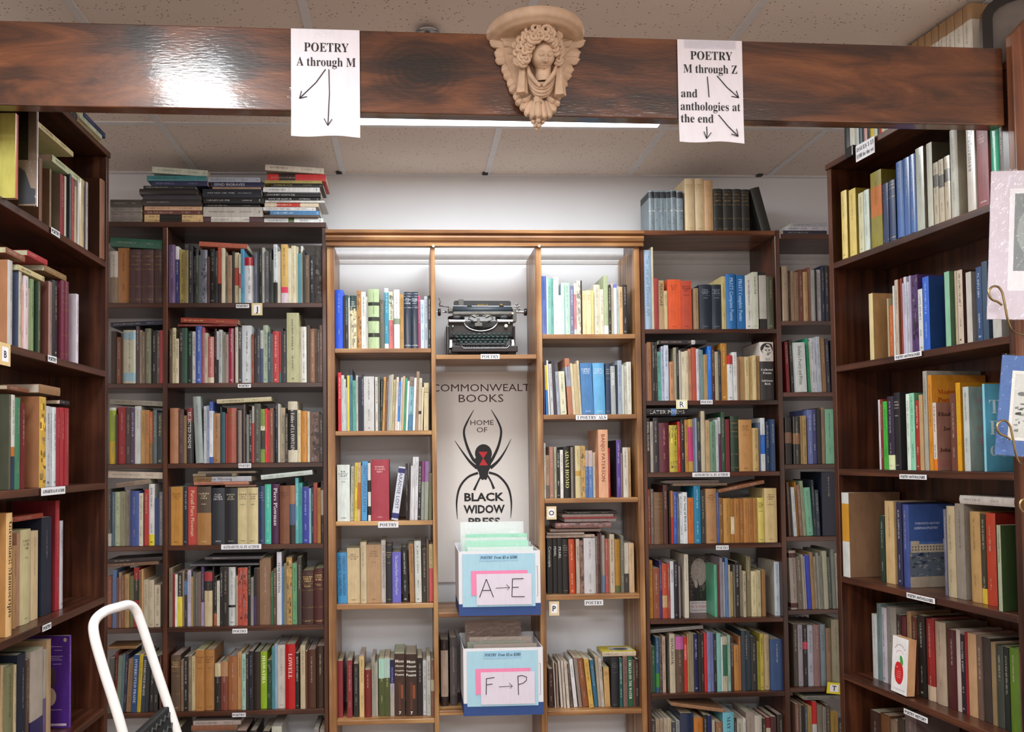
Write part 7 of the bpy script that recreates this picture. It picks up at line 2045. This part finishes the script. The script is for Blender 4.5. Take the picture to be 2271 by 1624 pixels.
m = MB(); m.tube([Q(215, 200, .11), Q(160, 192, .10), Q(110, 185, .095), Q(105, 165, .09), Q(118, 140, .088), Q(108, 112, .086), Q(95, 92, .085)], [.003, .003, .0035, .003, .0028, .0025, .003], 8); m.build('return_lever', M_CHROME, t)
m = MB()
for (x, y) in ((235, 200), (225, 240), (190, 250), (1060, 205), (1075, 225), (1050, 170)): m.ball(Q(x, y, .115), .0055, nu=10, nv=6)
m.tube([Q(1050, 160, .12), Q(1060, 190, .12), Q(1090, 185, .12)], .0025, 6); m.tube([Q(1060, 235, .12), Q(1105, 222, .12)], .002, 6); m.tube([Q(75, 262, .125), Q(112, 262, .125)], .003, 6)
m.build('carriage_levers', M_CHROME, t)

# ================================================================== WINGED CHERUB BRACKET on the beam
def G(x, y, out=0.):     # pixels of the 3.185x crop around the bracket
    return beam_at(1060+x/3.185, 10+y/3.185, out)
B0 = G(405, 260, 0)
t = empty('wall_bracket', (0, 0, 0), label='cream plaster bracket shaped as a winged cherub head fixed to the beam', cat='bracket')
gx = BE; gz = Vector((0, 0, 1)); gy = BN
def GL(x, y, out): return tuple(G(x, y, out))
rotB = Matrix((gx, -gy, gz)).transposed()       # local (x right, y into beam, z up) to world
PXM = 1/(3.185*925)
# half-round shelf
m = MB(); c0 = G(402, 250, 0); rad = .1215
prof = [(0, .022), (rad*.93, .022), (rad*.985, .018), (rad, .010), (rad*.99, .001), (rad*.955, -.005), (rad*.90, -.006), (rad*.885, -.009), (rad*.80, -.011), (0, -.011)]
vs = []; n = 40
for r, z in prof:
    for i in range(n+1):
        a = pi*i/n; vs.append(c0+gx*(r*cos(a))+gy*(r*sin(a)*1.0+.0003)+gz*(z))
fs = [(j*(n+1)+i, j*(n+1)+i+1, (j+1)*(n+1)+i+1, (j+1)*(n+1)+i) for j in range(len(prof)-1) for i in range(n)]
m.add(vs, fs, smooth=True); m.build('shelf_top', M_PLAST, t)
# back plate that carries everything
m = MB()
bp_ = [(105, 262), (715, 262), (690, 330), (690, 420), (640, 520), (600, 600), (560, 690), (520, 760), (470, 830), (425, 880), (375, 830), (320, 740), (260, 660), (215, 590), (180, 500), (130, 400), (110, 330)]
n = len(bp_); A_ = [G(x, y, .0005) for x, y in bp_]; B_ = [G(x, y, .018) for x, y in bp_]
A_ = [405]*0+A_
cxm, cym = 415, 480
m.add([G(cxm+(x-cxm)*.82, cym+(y-cym)*.86, .0005) for x, y in bp_]+[G(cxm+(x-cxm)*.74, cym+(y-cym)*.80, .022) for x, y in bp_], [tuple(range(n)), tuple(range(2*n-1, n-1, -1))]+[(i, n+i, n+(i+1) % n, (i+1) % n) for i in range(n)])
m.build('back_plate', M_PLAST, t)
# wings: layered feathers
def feather(mb, base, tip, wid, out0, out1, th=.006):
    b = G(*base, out0); e = G(*tip, out1); L = (e-b).length; d = (e-b).normalized(); s = d.cross(gy).normalized(); nn = s.cross(d).normalized()
    if nn.dot(gy) < 0: nn = -nn
    N1, N2 = 12, 8; vs = []
    for i in range(N1+1):
        f = i/N1; ww = wid*PXM*(.55+.45*min(1, f*3))*math.sqrt(max(0, 1-max(0, (f-.62)/.38)**2.4))+.0003
        for k in range(N2+1):
            a = -1+2*k/N2
            ridge = .0014*math.exp(-(a/.13)**2)+.0007*abs(sin(a*7))
            vs.append(b+d*(L*f)+s*(ww*a)+nn*(th*(1-a*a)+ridge*(1 if f < .95 else .3)))
    fs = [(i*(N2+1)+k, i*(N2+1)+k+1, (i+1)*(N2+1)+k+1, (i+1)*(N2+1)+k) for i in range(N1) for k in range(N2)]
    o = len(vs); vs2 = [v-nn*.006 for v in vs]; mb.add(vs+vs2, fs+[tuple(o+q for q in reversed(f)) for f in fs], smooth=True)
for side in (0, 1):
    fx = (lambda x: x) if side == 0 else (lambda x: 832-x+6)
    m = MB()
    for (bx, by, ex, ey, wd) in ((250, 285, 82, 262, 36), (265, 345, 116, 345, 44), (275, 375, 122, 395, 36), (280, 430, 165, 470, 42), (285, 470, 180, 515, 36), (295, 520, 210, 580, 40), (300, 555, 225, 622, 34), (310, 620, 262, 680, 36)):
        feather(m, (fx(bx), by), (fx(ex), ey), wd, .014, .006)
    for (bx, by, ex, ey, wd) in ((290, 250, 150, 222, 32), (292, 290, 175, 262, 26), (300, 330, 190, 318, 24), (300, 370, 215, 372, 22), (305, 410, 240, 425, 20), (300, 270, 205, 232, 20), (305, 310, 235, 290, 18), (305, 350, 250, 345, 16)):
        feather(m, (fx(bx), by), (fx(ex), ey), wd, .026, .020, .005)
    m.build('wing', M_PLAST, t)
# head with a face
hc = G(458, 362, .050); HR = Vector((.0295, .030, .0385))
def face(u):
    k = 1.0; x, y, z = u.x, u.y, u.z      # y negative = towards the viewer
    f = max(0, -y)
    g = lambda cx, cz, sx, sz: math.exp(-((x-cx)/sx)**2-((z-cz)/sz)**2)*f
    k += .17*g(0, -.20, .13, .13)+.10*g(0, -.02, .09, .22)       # nose tip and bridge
    k += .05*g(.12, -.24, .07, .06)+.05*g(-.12, -.24, .07, .06)   # nostrils
    k -= .10*g(.33, .06, .17, .10)+.10*g(-.33, .06, .17, .10)     # eye sockets
    k += .065*g(.33, .05, .09, .05)+.065*g(-.33, .05, .09, .05)   # eyeballs
    k += .05*g(.33, .22, .2, .06)+.05*g(-.33, .22, .2, .06)       # brows
    k += .08*g(.46, -.30, .22, .20)+.08*g(-.46, -.30, .22, .20)   # cheeks
    k += .065*g(0, -.50, .17, .05)+.06*g(0, -.61, .14, .05)       # lips
    k -= .05*g(0, -.555, .19, .022)-.0
    k -= .05*g(0, -.41, .05, .06)
    k += .09*g(0, -.80, .18, .12)                                # chin
    k -= .06*g(0, -.70, .2, .045)
    if z < -.2: k *= 1-.16*abs(x)*min(1, (-z-.2)/.5)
    return k
RH = rotB @ Matrix.Rotation(RAD(28), 3, 'X') @ Matrix.Rotation(RAD(4), 3, 'Z')
m = MB(); m.ball(hc, tuple(HR), nu=64, nv=56, rot=RH, fn=face)
def FP(x, z, lift=0.):      # point on the face, x and z as fractions of the head radii
    y = -math.sqrt(max(.02, 1-x*x-z*z)); u = Vector((x, y, z)); k = face(u)
    return hc+RH @ Vector((u.x*HR.x*k, u.y*HR.y*k-lift, u.z*HR.z*k))
for sx_ in (-1, 1):
    m.ball(FP(.36*sx_, .06, -.0012), (.0052, .004, .0036), nu=14, nv=10, rot=RH)
    m.tube([FP((.36+.21*cos(a))*sx_, .06+.085*sin(a), .0008) for a in [pi*i/8 for i in range(9)]], .0011, 6)
    m.tube([FP((.36+.20*cos(a))*sx_, .05-.065*sin(a), .0006) for a in [pi*i/8 for i in range(9)]], .0008, 6)
    m.tube([FP((.12+.5*f)*sx_, .24+.06*sin(pi*f), .0004) for f in [i/6 for i in range(7)]], [.0008, .0014, .0016, .0015, .0012, .0009, .0005], 6)
m.ball(FP(0, -.20, .0035), (.0052, .0052, .0042), nu=14, nv=10, rot=RH)
m.tube([FP(0, .18, .0006), FP(0, .05, .0022), FP(0, -.08, .0042), FP(0, -.18, .0058)], [.0026, .0027, .0031, .0038], 10)
for sx_ in (-1, 1): m.ball(FP(.13*sx_, -.245, .0018), .0030, nu=10, nv=8)
m.tube([FP(-.27, -.50, 0), FP(-.14, -.475, .0016), FP(0, -.49, .0018), FP(.14, -.475, .0016), FP(.27, -.50, 0)], [.0007, .0018, .0016, .0018, .0007], 8)
m.tube([FP(-.22, -.565, 0), FP(-.1, -.60, .0018), FP(.1, -.60, .0018), FP(.22, -.565, 0)], [.0007, .0021, .0021, .0007], 8)
m.ball(FP(0, -.82, -.0065), (.010, .008, .008), nu=14, nv=10, rot=RH)
m.build('head', M_PLAST, t)
m = MB(); m.tube([G(458, 425, .036), G(460, 480, .034), G(462, 540, .028)], [.020, .019, .024], 18); m.build('neck', M_PLAST, t)
# curls: spiral locks round the face
m = MB(); rc = random.Random(3)
def curl(x, y, out, r, turns=1.6, ph=0., th=.0042):
    c = G(x, y, out); pts = []; R = []
    N_ = 26
    for i in range(N_):
        f = i/(N_-1); a = ph+turns*2*pi*f; rr = r*PXM*(1-.78*f)
        pts.append(c+gx*(rr*cos(a))+gz*(rr*sin(a))+gy*(.010*f)); R.append(th*(1-.35*f))
    m.tube(pts, R, 8)
CUR = [(355, 190, .058, 34), (405, 175, .066, 38), (432, 215, .072, 36), (480, 185, .070, 38), (515, 205, .066, 34), (545, 235, .056, 30), (395, 235, .070, 34), (345, 240, .060, 34), (560, 275, .050, 28), (575, 310, .046, 24), (575, 355, .044, 26), (570, 395, .040, 24),
       (330, 285, .056, 30), (370, 285, .066, 26), (300, 255, .046, 26), (300, 310, .048, 30), (335, 335, .056, 28), (275, 345, .042, 26), (315, 375, .050, 32), (345, 390, .054, 22), (290, 400, .042, 28), (320, 415, .046, 24), (375, 160, .056, 26), (505, 160, .058, 26), (560, 215, .046, 24), (445, 160, .062, 26), (265, 290, .038, 20), (590, 345, .038, 18), (500, 245, .070, 22), (535, 262, .062, 22)]
for (x, y, o_, r) in CUR:
    fr_o = .016 if 380 < x < 540 and y < 270 else .008
    curl(x, y+4, o_+fr_o, r*1.15, 1.4+rc.random()*.5, rc.random()*6, .0056)
for (x, y, o_, r) in ((392, 262, .082, 24), (418, 244, .088, 26), (450, 236, .090, 24), (485, 240, .090, 26), (518, 258, .084, 24), (538, 285, .076, 22), (372, 292, .076, 24), (548, 320, .068, 20), (362, 330, .068, 24), (356, 365, .060, 22), (552, 352, .062, 20)): curl(x, y, o_, r, 1.3+rc.random()*.4, rc.random()*6, .0052)
for (x, y, o_, r) in ((420, 215, .045, 80), (345, 260, .036, 66), (520, 235, .040, 62), (318, 345, .032, 52), (565, 330, .030, 40), (320, 395, .028, 40)):
    c = G(x, y, o_-.008); m.ball(c, (r*PXM, .022, r*PXM*.9), nu=20, nv=14, rot=rotB)
m.build('hair', M_PLAST, t)
# drapery: swag folds under the chin and two hanging tails
m = MB()
for i, (dx, dep_, r, o_) in enumerate(((0, 560, 9, .052), (8, 592, 9, .054), (16, 618, 9, .053), (24, 640, 8, .049), (31, 655, 7, .043))):
    pts = []
    for k in range(17):
        f = k/16; a = f*pi; x = 448+(102-dx*.3+12)*-cos(a)*(.88+.03*i); y = 435+dx*.8+(dep_-435-dx*.8)*sin(a)**.85
        pts.append(G(x, y, o_-.020*abs(cos(a))))
    m.tube(pts, [r*PXM*1.35]*17, 10)
m.tube([G(352, 440, .045), G(365, 490, .050), (G(400, 540, .056)), G(440, 578, .060)], [.0035, .0055, .0055, .004], 10)
m.tube([G(550, 440, .045), G(535, 490, .050), (G(500, 535, .056)), G(458, 578, .060)], [.0035, .0055, .0055, .004], 10)
m.build('scarf', M_PLAST, t)
for xs, xe, y1 in (((318, 8), (308, 40), 630), ((570, 8), (580, 40), 645)):
    m = MB(); n = 40; vs = []
    for j in range(9):
        f = j/8; c = G(xs[0]+(xe[0]-xs[0])*f, 440+(y1-440)*f, .036+.006*f); w_ = (24+(xe[1]-24)*f)*PXM
        for i in range(n):
            a = 2*pi*i/n; rr = w_*(1+.16*cos(5*a)); vs.append(c+gx*(rr*cos(a))+gy*(rr*.75*sin(a)))
    m.add(vs, [(j*n+i, (j+1)*n+i, (j+1)*n+(i+1) % n, j*n+(i+1) % n) for j in range(8) for i in range(n)], smooth=True)
    m.add(vs[-n:], [tuple(range(n))])
    m.build('scarf_end', M_PLAST, t)
# acanthus leaves and grapes below
m = MB()
for (bx, by, ex, ey, wd, o0) in ((350, 660, 270, 700, 26, .016), (360, 680, 310, 745, 30, .020), (490, 670, 580, 705, 26, .016), (490, 690, 545, 760, 30, .020), (380, 690, 345, 785, 28, .026), (475, 690, 510, 800, 28, .026), (400, 690, 385, 800, 26, .032), (455, 690, 468, 805, 26, .032), (425, 680, 425, 800, 26, .036), (370, 650, 320, 690, 22, .024), (480, 655, 540, 690, 22, .024), (425, 640, 425, 700, 30, .034)):
    feather(m, (bx, by), (ex, ey), wd, o0, o0+.006, .006)
m.build('leaf_spray', M_PLAST, t)
m = MB()
for (x, y, r, o_) in ((380, 800, 20, .018), (412, 790, 20, .030), (445, 795, 20, .030), (470, 805, 18, .018), (392, 828, 19, .024), (425, 822, 20, .034), (456, 830, 18, .024), (405, 855, 17, .022), (432, 855, 18, .028), (418, 880, 14, .018), (440, 845, 14, .018)):
    m.ball(G(x, y, o_), r*PXM, nu=14, nv=10)
m.build('grape_cluster', M_PLAST, t)

# ================================================================== FOLDING STEP STOOL with a white hoop handle
def V(px, py, Y): return at(px, py, Y)
t = empty('step_stool', (0, 0, 0), label='folding step stool with white tubular hoop handle and black ribbed tread', cat='step stool')
YA, YBk = 2.02, 2.30
raw = [(330, 1860, 2.05), (272, 1624, 2.03), (228, 1480, 2.02), (209, 1410, 2.02), (210, 1378, 2.03), (232, 1357, 2.05), (262, 1347, 2.09), (285, 1342, 2.13), (300, 1352, 2.15), (312, 1380, 2.16), (345, 1480, 2.17), (392, 1624, 2.18), (440, 1780, 2.20)]
pts = [V(*q) for q in raw]
P2 = []
for i in range(len(pts)-1):
    p0, p1, p2, p3 = [pts[max(0, min(len(pts)-1, j))] for j in (i-1, i, i+1, i+2)]
    for k in range(6):
        s = k/6; P2.append(.5*((2*p1)+(p2-p0)*s+(2*p0-5*p1+4*p2-p3)*s*s+(3*p1-p0-3*p2+p3)*s**3))
P2.append(pts[-1])
lo_a, lo_b = P2[0].copy(), P2[-1].copy()
da = (P2[0]-P2[3]).normalized(); db = (P2[-1]-P2[-4]).normalized()
P2 = [P2[0]+da*((.012-P2[0].z)/da.z)]+P2+[P2[-1]+db*((.012-P2[-1].z)/db.z)]
m = MB(); m.tube(P2, .0122, 16); m.build('hoop_handle', M_WENAM, t)
for p in (P2[0], P2[-1]):
    m = MB(); m.lathe([(0, -.012), (.018, -.012), (.017, .02), (0, .02)], p, 14); m.build('rubber_foot', M_RUB, t)
# folded tread: ribbed slab between the two legs, tipped up
a, b = V(296, 1640, 2.045), V(378, 1563, 2.17)
up = (V(400, 1650, 2.19)-V(378, 1563, 2.17)).normalized()
ux = (b-a).normalized(); ux.z *= 1; nn = ux.cross(up).normalized(); 
o_ = b; Lx = .26; Lz = .30
m = MB()
def TP(s, tt, k): return o_-ux*s+up*tt+nn*k
q = [TP(0, 0, .0), TP(Lx, 0, .0), TP(Lx, Lz, .0), TP(0, Lz, .0), TP(0, 0, .022), TP(Lx, 0, .022), TP(Lx, Lz, .022), TP(0, Lz, .022)]
m.add(q, [(0, 1, 2, 3), (7, 6, 5, 4), (0, 4, 5, 1), (1, 5, 6, 2), (2, 6, 7, 3), (3, 7, 4, 0)]); bevel(m.build('tread', M_RUB, t), .004)
m = MB()
for side in (0, 1):
    for r in range(9):
        pts = [TP(.012+(Lx-.024)*k/28, .02+r*.03+(.006 if k % 2 else -.006), .0235 if side else -.0015) for k in range(29)]
        m.tube(pts, .0032, 5)
m.build('tread_ribs', plain('grey_ribs', '3a3e3d', .6), t)

# ================================================================== MATTED PRINTS on wire easels, right post
def easel_print(label, cs, Y, matc, picfn, inner, inner_c, name='matted_print'):
    tl, bl = at(*cs[0], Y), at(*cs[1], Y)
    ax = Vector((1, 0, -.0)); w = .26; h = (tl.z-bl.z)
    t = empty(name, bl, label=label, cat='print', group='matted prints on the right post')
    lean = math.atan2(tl.x-bl.x, h)
    t.rotation_euler = (0, lean, RAD(-14))
    m = MB(); m.box((0, 0, 0), (w, .004, h), lin(matc)); m.build('mat_board', M_PRINT, t)
    m = MB(); m.add([(-.003, -.002, -.003), (w, -.002, -.003), (w, -.003, h+.003), (-.003, -.003, h+.003)], [(0, 1, 2, 3)]); m.build('plastic_sleeve', M_FILM, t)
    a, b, c, d = inner
    m = MB(); m.add([(w*a, -.0005, h*b), (w*c, -.0005, h*b), (w*c, -.0005, h*d), (w*a, -.0005, h*d)], [(0, 1, 2, 3)], lin(inner_c))
    picfn(m, w, h); m.build('picture', M_PRINT, t)
    return t, w, h
def portrait_pic(m, w, h):
    q = lambda x, z, rx, rz, c, o: m.add([(w*x+rx*cos(2*pi*i/30), -o, h*z+rz*sin(2*pi*i/30)) for i in range(30)], [tuple(range(30))], lin(c))
    x0, z0, x1, z1 = w*.14, h*.10, w*.9, h*.80
    m.add([(w*.20, -.001, h*.325), (w*.94, -.001, h*.325), (w*.94, -.001, h*.845), (w*.20, -.001, h*.845)], [(0, 1, 2, 3)], lin('7e8688'))
    q(.57, .585, w*.35, h*.25, '98a09f', .0013); q(.56, .56, w*.11, h*.09, 'b8b6b2', .0018); q(.56, .625, w*.12, h*.04, '4a4644', .0016); q(.55, .42, w*.2, h*.075, '3a3a3c', .0016); q(.56, .455, w*.05, h*.05, 'd8d8d8', .0019)
def train_pic(m, w, h):
    m.add([(w*.12, -.0012, h*.19), (w*.94, -.0012, h*.19), (w*.94, -.0012, h*.82), (w*.12, -.0012, h*.82)], [(0, 1, 2, 3)], lin('c6c8c4'))
    rg = random.Random(5)
    for _ in range(140):
        x = rg.uniform(.13, .88); z = rg.triangular(.20, .56, .30); g = rg.choice(('5a5c5a', '7a7c7a', '8f918e', '3f4140', 'a4a6a2'))
        dx = rg.uniform(.01, .05); dz = rg.uniform(.005, .03); m.add([(w*x, -.0015, h*z), (w*min(.9, x+dx), -.0015, h*z), (w*min(.9, x+dx), -.0015, h*(z+dz)), (w*x, -.0015, h*(z+dz*.7))], [(0, 1, 2, 3)], lin(g))
    e = lambda x, z, rx, rz, c: m.add([(w*x+w*rx*cos(2*pi*i/20), -.0019, h*z+h*rz*sin(2*pi*i/20)) for i in range(20)], [tuple(range(20))], lin(c))
    for k in range(9): e(.18+.05*k+.02*sin(k), .62+.016*k, .035, .02+.006*(k % 3), ('6a6c6c', '8a8c8c')[k % 2])
    e(.45, .38, .09, .05, '3c3e3e'); e(.36, .42, .018, .06, '3c3e3e'); e(.44, .3, .05, .04, '2c2e2e'); e(.58, .3, .05, .04, '2c2e2e')
YE = 1.86
t1, w1, h1 = easel_print('pale mauve matted print of a portrait in plastic on the right post', [(2197, 381), (2190, 708)], YE, 'cdc4d0', portrait_pic, (.155, .19, .99, .88), 'e2e0e6')
t2, w2, h2 = easel_print('blue matted print of a steam train in plastic on the right post', [(2221, 787), (2207, 1008)], YE, '4468a4', train_pic, (.09, .155, .97, .85), 'dcdcd8')
def easel(label, px, py):
    """wire scroll hook: the visible curl plus the arm running back to the post"""
    sc = YE/F
    t = empty('wire_easel', at(px, py, YE-.02), label=label, cat='easel', group='brass wire easels on the right post'); t.rotation_euler = (0, 0, RAD(-14))
    L = [(12, -14, -.006), (2, -6, -.008), (-8, -2, -.010), (-15, 6, -.012), (-16, 18, -.012), (-8, 28, -.010), (4, 28, -.008), (12, 16, -.008), (15, 0, -.008), (18, -20, -.008), (22, -44, -.006), (30, -62, .002), (42, -68, .02), (60, -70, .05), (95, -72, .085)]
    pts = [Vector((x*sc, d, z*sc)) for x, z, d in L]; Q2 = []
    for i in range(len(pts)-1):
        p0, p1, p2, p3 = [pts[max(0, min(len(pts)-1, j))] for j in (i-1, i, i+1, i+2)]
        for k in range(5):
            s = k/5; Q2.append(.5*((2*p1)+(p2-p0)*s+(2*p0-5*p1+4*p2-p3)*s*s+(3*p1-p0-3*p2+p3)*s**3))
    Q2.append(pts[-1])
    m = MB(); m.tube(Q2, .0026, 10); m.build('scroll_wire', M_BRASS, t)
easel('upper brass wire easel holding the portrait print', 2206, 665)
easel('middle brass wire easel holding the steam train print', 2224, 962)
easel('lowest brass wire easel at the right edge below the train print', 2274, 1134)

# matted print sleeve and its neighbour on the left side bookcase
u1, z1_ = hit(FL, 80, 456, -.035); a = FL.P(u1, -.035, 0)
pA = at(40, 456, a.y); pT = at(82, 236, a.y)
t = empty('matted_print', (pA.x, a.y, z1_), label='tan matted print in a clear sleeve poking out of the left side bookcase', cat='print')
w = a.x-pA.x; h = 2.5-z1_
m = MB(); m.box((0, 0, 0), (w, .004, h), lin('a48e80')); m.build('mat_board', M_PRINT, t)
m = MB(); m.add([(0, -.0006, h*.44), (w*.55, -.0006, h*.44), (w*.55, -.0006, h*.98), (0, -.0006, h*.98)], [(0, 1, 2, 3)], lin('1e1612'))
m.add([(0, -.0006, .004), (w*.96, -.0006, .004), (w*.96, -.0006, h*.16), (w*.7, -.0006, h*.17), (w*.55, -.0006, h*.25), (w*.38, -.0006, h*.33), (0, -.0006, h*.38)], [tuple(range(7))], lin('4a4a54'))
m.build('picture', M_PRINT, t)
m = MB(); m.add([(-.001, -.0016, -.004), (w+.004, -.0016, -.004), (w+.004, -.0016, h), (-.001, -.0016, h)], [(0, 1, 2, 3)]); m.build('plastic_sleeve', M_FILM, t)
m = MB(); m.tube([(w+.003, 0, -.003), (w+.003, 0, h)], .0016, 6); m.build('sleeve_edge', M_WHITE, t)

# books turned cover-out
def face_book(label, fr, px0, px1, ytop, z, d, th, colr, spine, art, turn=0., edge_right=True, ratio=None):
    u0, _ = hit(fr, px0, (ytop+1300)/2 if fr is FB else ytop+80, d); u1, _ = hit(fr, px1, (ytop+1300)/2 if fr is FB else ytop+80, d); _, zt_ = hit(fr, (px0+px1)/2, ytop, d)
    w = u1-u0; h = zt_-z
    t = empty('book', fr.P(u0, d, z), fr.th+turn, label, 'book', 'books turned cover outward')
    m = MB(); m.box((0, 0, 0), (w, .0012, h), lin(colr)); m.box((0, th-.0012, 0), (w, th, h), lin(colr))
    if edge_right: m.box((w-.0012, .0012, 0), (w, th-.0012, h), lin(spine))
    else: m.box((0, .0012, 0), (.0012, th-.0012, h), lin(spine))
    art(m, w, h); m.build('cover', M_GLOSS, t)
    m = MB(); a_, b_ = (.001, w-.0014) if edge_right else (.0014, w-.001); m.box((a_, .0014, .0006), (b_, th-.0014, h-.0006), PAPER); m.build('page_block', M_BOOK, t)
    return t
def cq(m, w, h, a0, z0, a1, z1, c, o=.0004): m.add([(w*a0, -o, h*z0), (w*a1, -o, h*z0), (w*a1, -o, h*z1), (w*a0, -o, h*z1)], [(0, 1, 2, 3)], lin(c))
def ce(m, w, h, x, z, rx, rz, c, o=.0006, n=28): m.add([(w*(x+rx*cos(2*pi*i/n)), -o, h*(z+rz*sin(2*pi*i/n))) for i in range(n)], [tuple(range(n))], lin(c))
def art_super(m, w, h):
    cq(m, w, h, .02, .21, .99, .99, '1e1a1a'); ce(m, w, h, .36, .71, .3, .24, '8f837c', .0007)
    rg = random.Random(8)
    for i in range(30):
        for j in range(40):
            x = .03+i*.032; z = .24+j*.0185
            inside = ((x-.36)/.3)**2+((z-.71)/.24)**2 < 1
            if rg.random() < (.55 if inside else .6): cq(m, w, h, x, z, x+.02, z+.011, rg.choice(('b0a49c', '9a8e86', 'a89c94') if inside else ('8a8078', '6a605a', '4a4440')), .0009)
    for pts, c in (([(.12, .22), (.2, .52), (.3, .58), (.38, .44), (.42, .22)], '141212'), ([(.4, .22), (.48, .42), (.62, .46), (.7, .22)], '24201f')):
        m.add([(w*x, -.0012, h*z) for x, z in pts], [tuple(range(len(pts)))], lin(c))
    ce(m, w, h, .25, .5, .06, .07, 'a89890', .0014); ce(m, w, h, .52, .44, .05, .06, '5a504a', .0014)
    cq(m, w, h, .0, .0, 1, .205, 'c4bcbc', .0005)
    v, f, tw, _ = glyphs('NG SUPERPOWER', 'serif'); k = w*.86/tw; m.add([(w*.03+x*k, -.0010, h*.09+y*k*1.1) for x, y in v], f, lin('b05a64'))
    for z in (.165, .04): cq(m, w, h, .06, z, .8, z+.012, 'a8848c', .0010)
face_book('paperback propped cover-out with a dotted photo of a man and red lettering', FB, 1528, 1588, 1232, .8885, .12, .02, '2a2424', '3a3434', art_super)
def art_apple(m, w, h):
    ce(m, w, h, .5, .36, .26, .2, 'c21a22'); ce(m, w, h, .4, .37, .2, .19, 'cc2028', .0007); ce(m, w, h, .36, .46, .035, .012, 'eab4b4', .001)
    m.add([(w*(.62+.09*cos(a)-.05*sin(a)), -.001, h*(.60+.085*sin(a))) for a in [2*pi*i/16 for i in range(16)]], [tuple(range(16))], lin('2f9a3c'))
    for k in range(4): cq(m, w, h, .36, .28+.035*k, .62, .287+.035*k, 'e89a94', .0012)
    for k in range(8):
        a = pi*(.2+.6*k/7); x = .5+.36*cos(pi-a+.0); z = .70+.16*sin(a); cq(m, w, h, x-.025, z, x+.025, z+.022, 'b8a0a4', .0008)
        x = .5+.26*cos(pi-a); z = .64+.12*sin(a); cq(m, w, h, x-.02, z, x+.02, z+.018, 'c8a4a8', .0008)
    for k in range(9): cq(m, w, h, .14+k*.085, .06, .19+k*.085, .085, 'c8ccd0', .0008)
# white paperback with an apple, leaning on the row behind
za = .8078
u_, _z = hit(FR, 1976, 1532, .004)
t = empty('book', FR.P(u_, .004, za), FR.th, 'small white paperback with a red apple on its cover, propped at the shelf front', 'book', 'books turned cover outward')
t.rotation_euler = (-RAD(3), RAD(1.5), FR.th)
w, h, th = .066, .172, .028

m = MB(); m.box((0, 0, 0), (w, .0012, h), lin('e6e4e4')); m.box((0, .0012, 0), (.0012, th, h), lin('e0dedc')); m.box((w-.0012, .0012, 0), (w, th, h), lin('c89a70'))
art_apple(m, w, h); m.build('cover', M_GLOSS, t)
m = MB(); m.box((.0014, .0016, .0008), (w-.0014, th-.001, h-.0008), lin('c09468')); m.build('page_block', M_BOOK, t)

# black arched frame standing on the right side bookcase
fa = at(2180, 104, 2.03)
t = empty('arched_frame', (fa.x, fa.y, 2.5635), RAD(-20), 'black arched frame with a grey panel standing on the right side bookcase', 'frame')
w, h = .20, .215
m = MB(); out = [(0, 0), (0, h*.70)]+[(w/2-w/2*cos(pi*k/12), h*.70+h*.28*sin(pi*k/12)) for k in range(1, 12)]+[(w, h*.70), (w, 0)]
inn = [(.024, 0), (.024, h*.66)]+[(w/2-(w/2-.024)*cos(pi*k/12), h*.66+h*.22*sin(pi*k/12)) for k in range(1, 12)]+[(w-.024, h*.66), (w-.024, 0)]
n = len(out); vs = [(x, y, z) for y in (0, .022) for x, z in out]+[(x, y, z) for y in (0, .022) for x, z in inn]
fs = []
for i in range(n-1):
    fs += [(i, i+1, 2*n+i+1, 2*n+i), (n+i, 3*n+i, 3*n+i+1, n+i+1), (i, n+i, n+i+1, i+1), (2*n+i, 2*n+i+1, 3*n+i+1, 3*n+i)]
m.add(vs, fs); m.build('frame', M_BLACK, t)
m = MB(); m.add([(x, .014, z) for x, z in inn]+[(x, .018, z) for x, z in inn], [tuple(range(n)), tuple(range(2*n-1, n-1, -1))]); m.build('panel', plain('grey_panel', '77706a', .5), t)
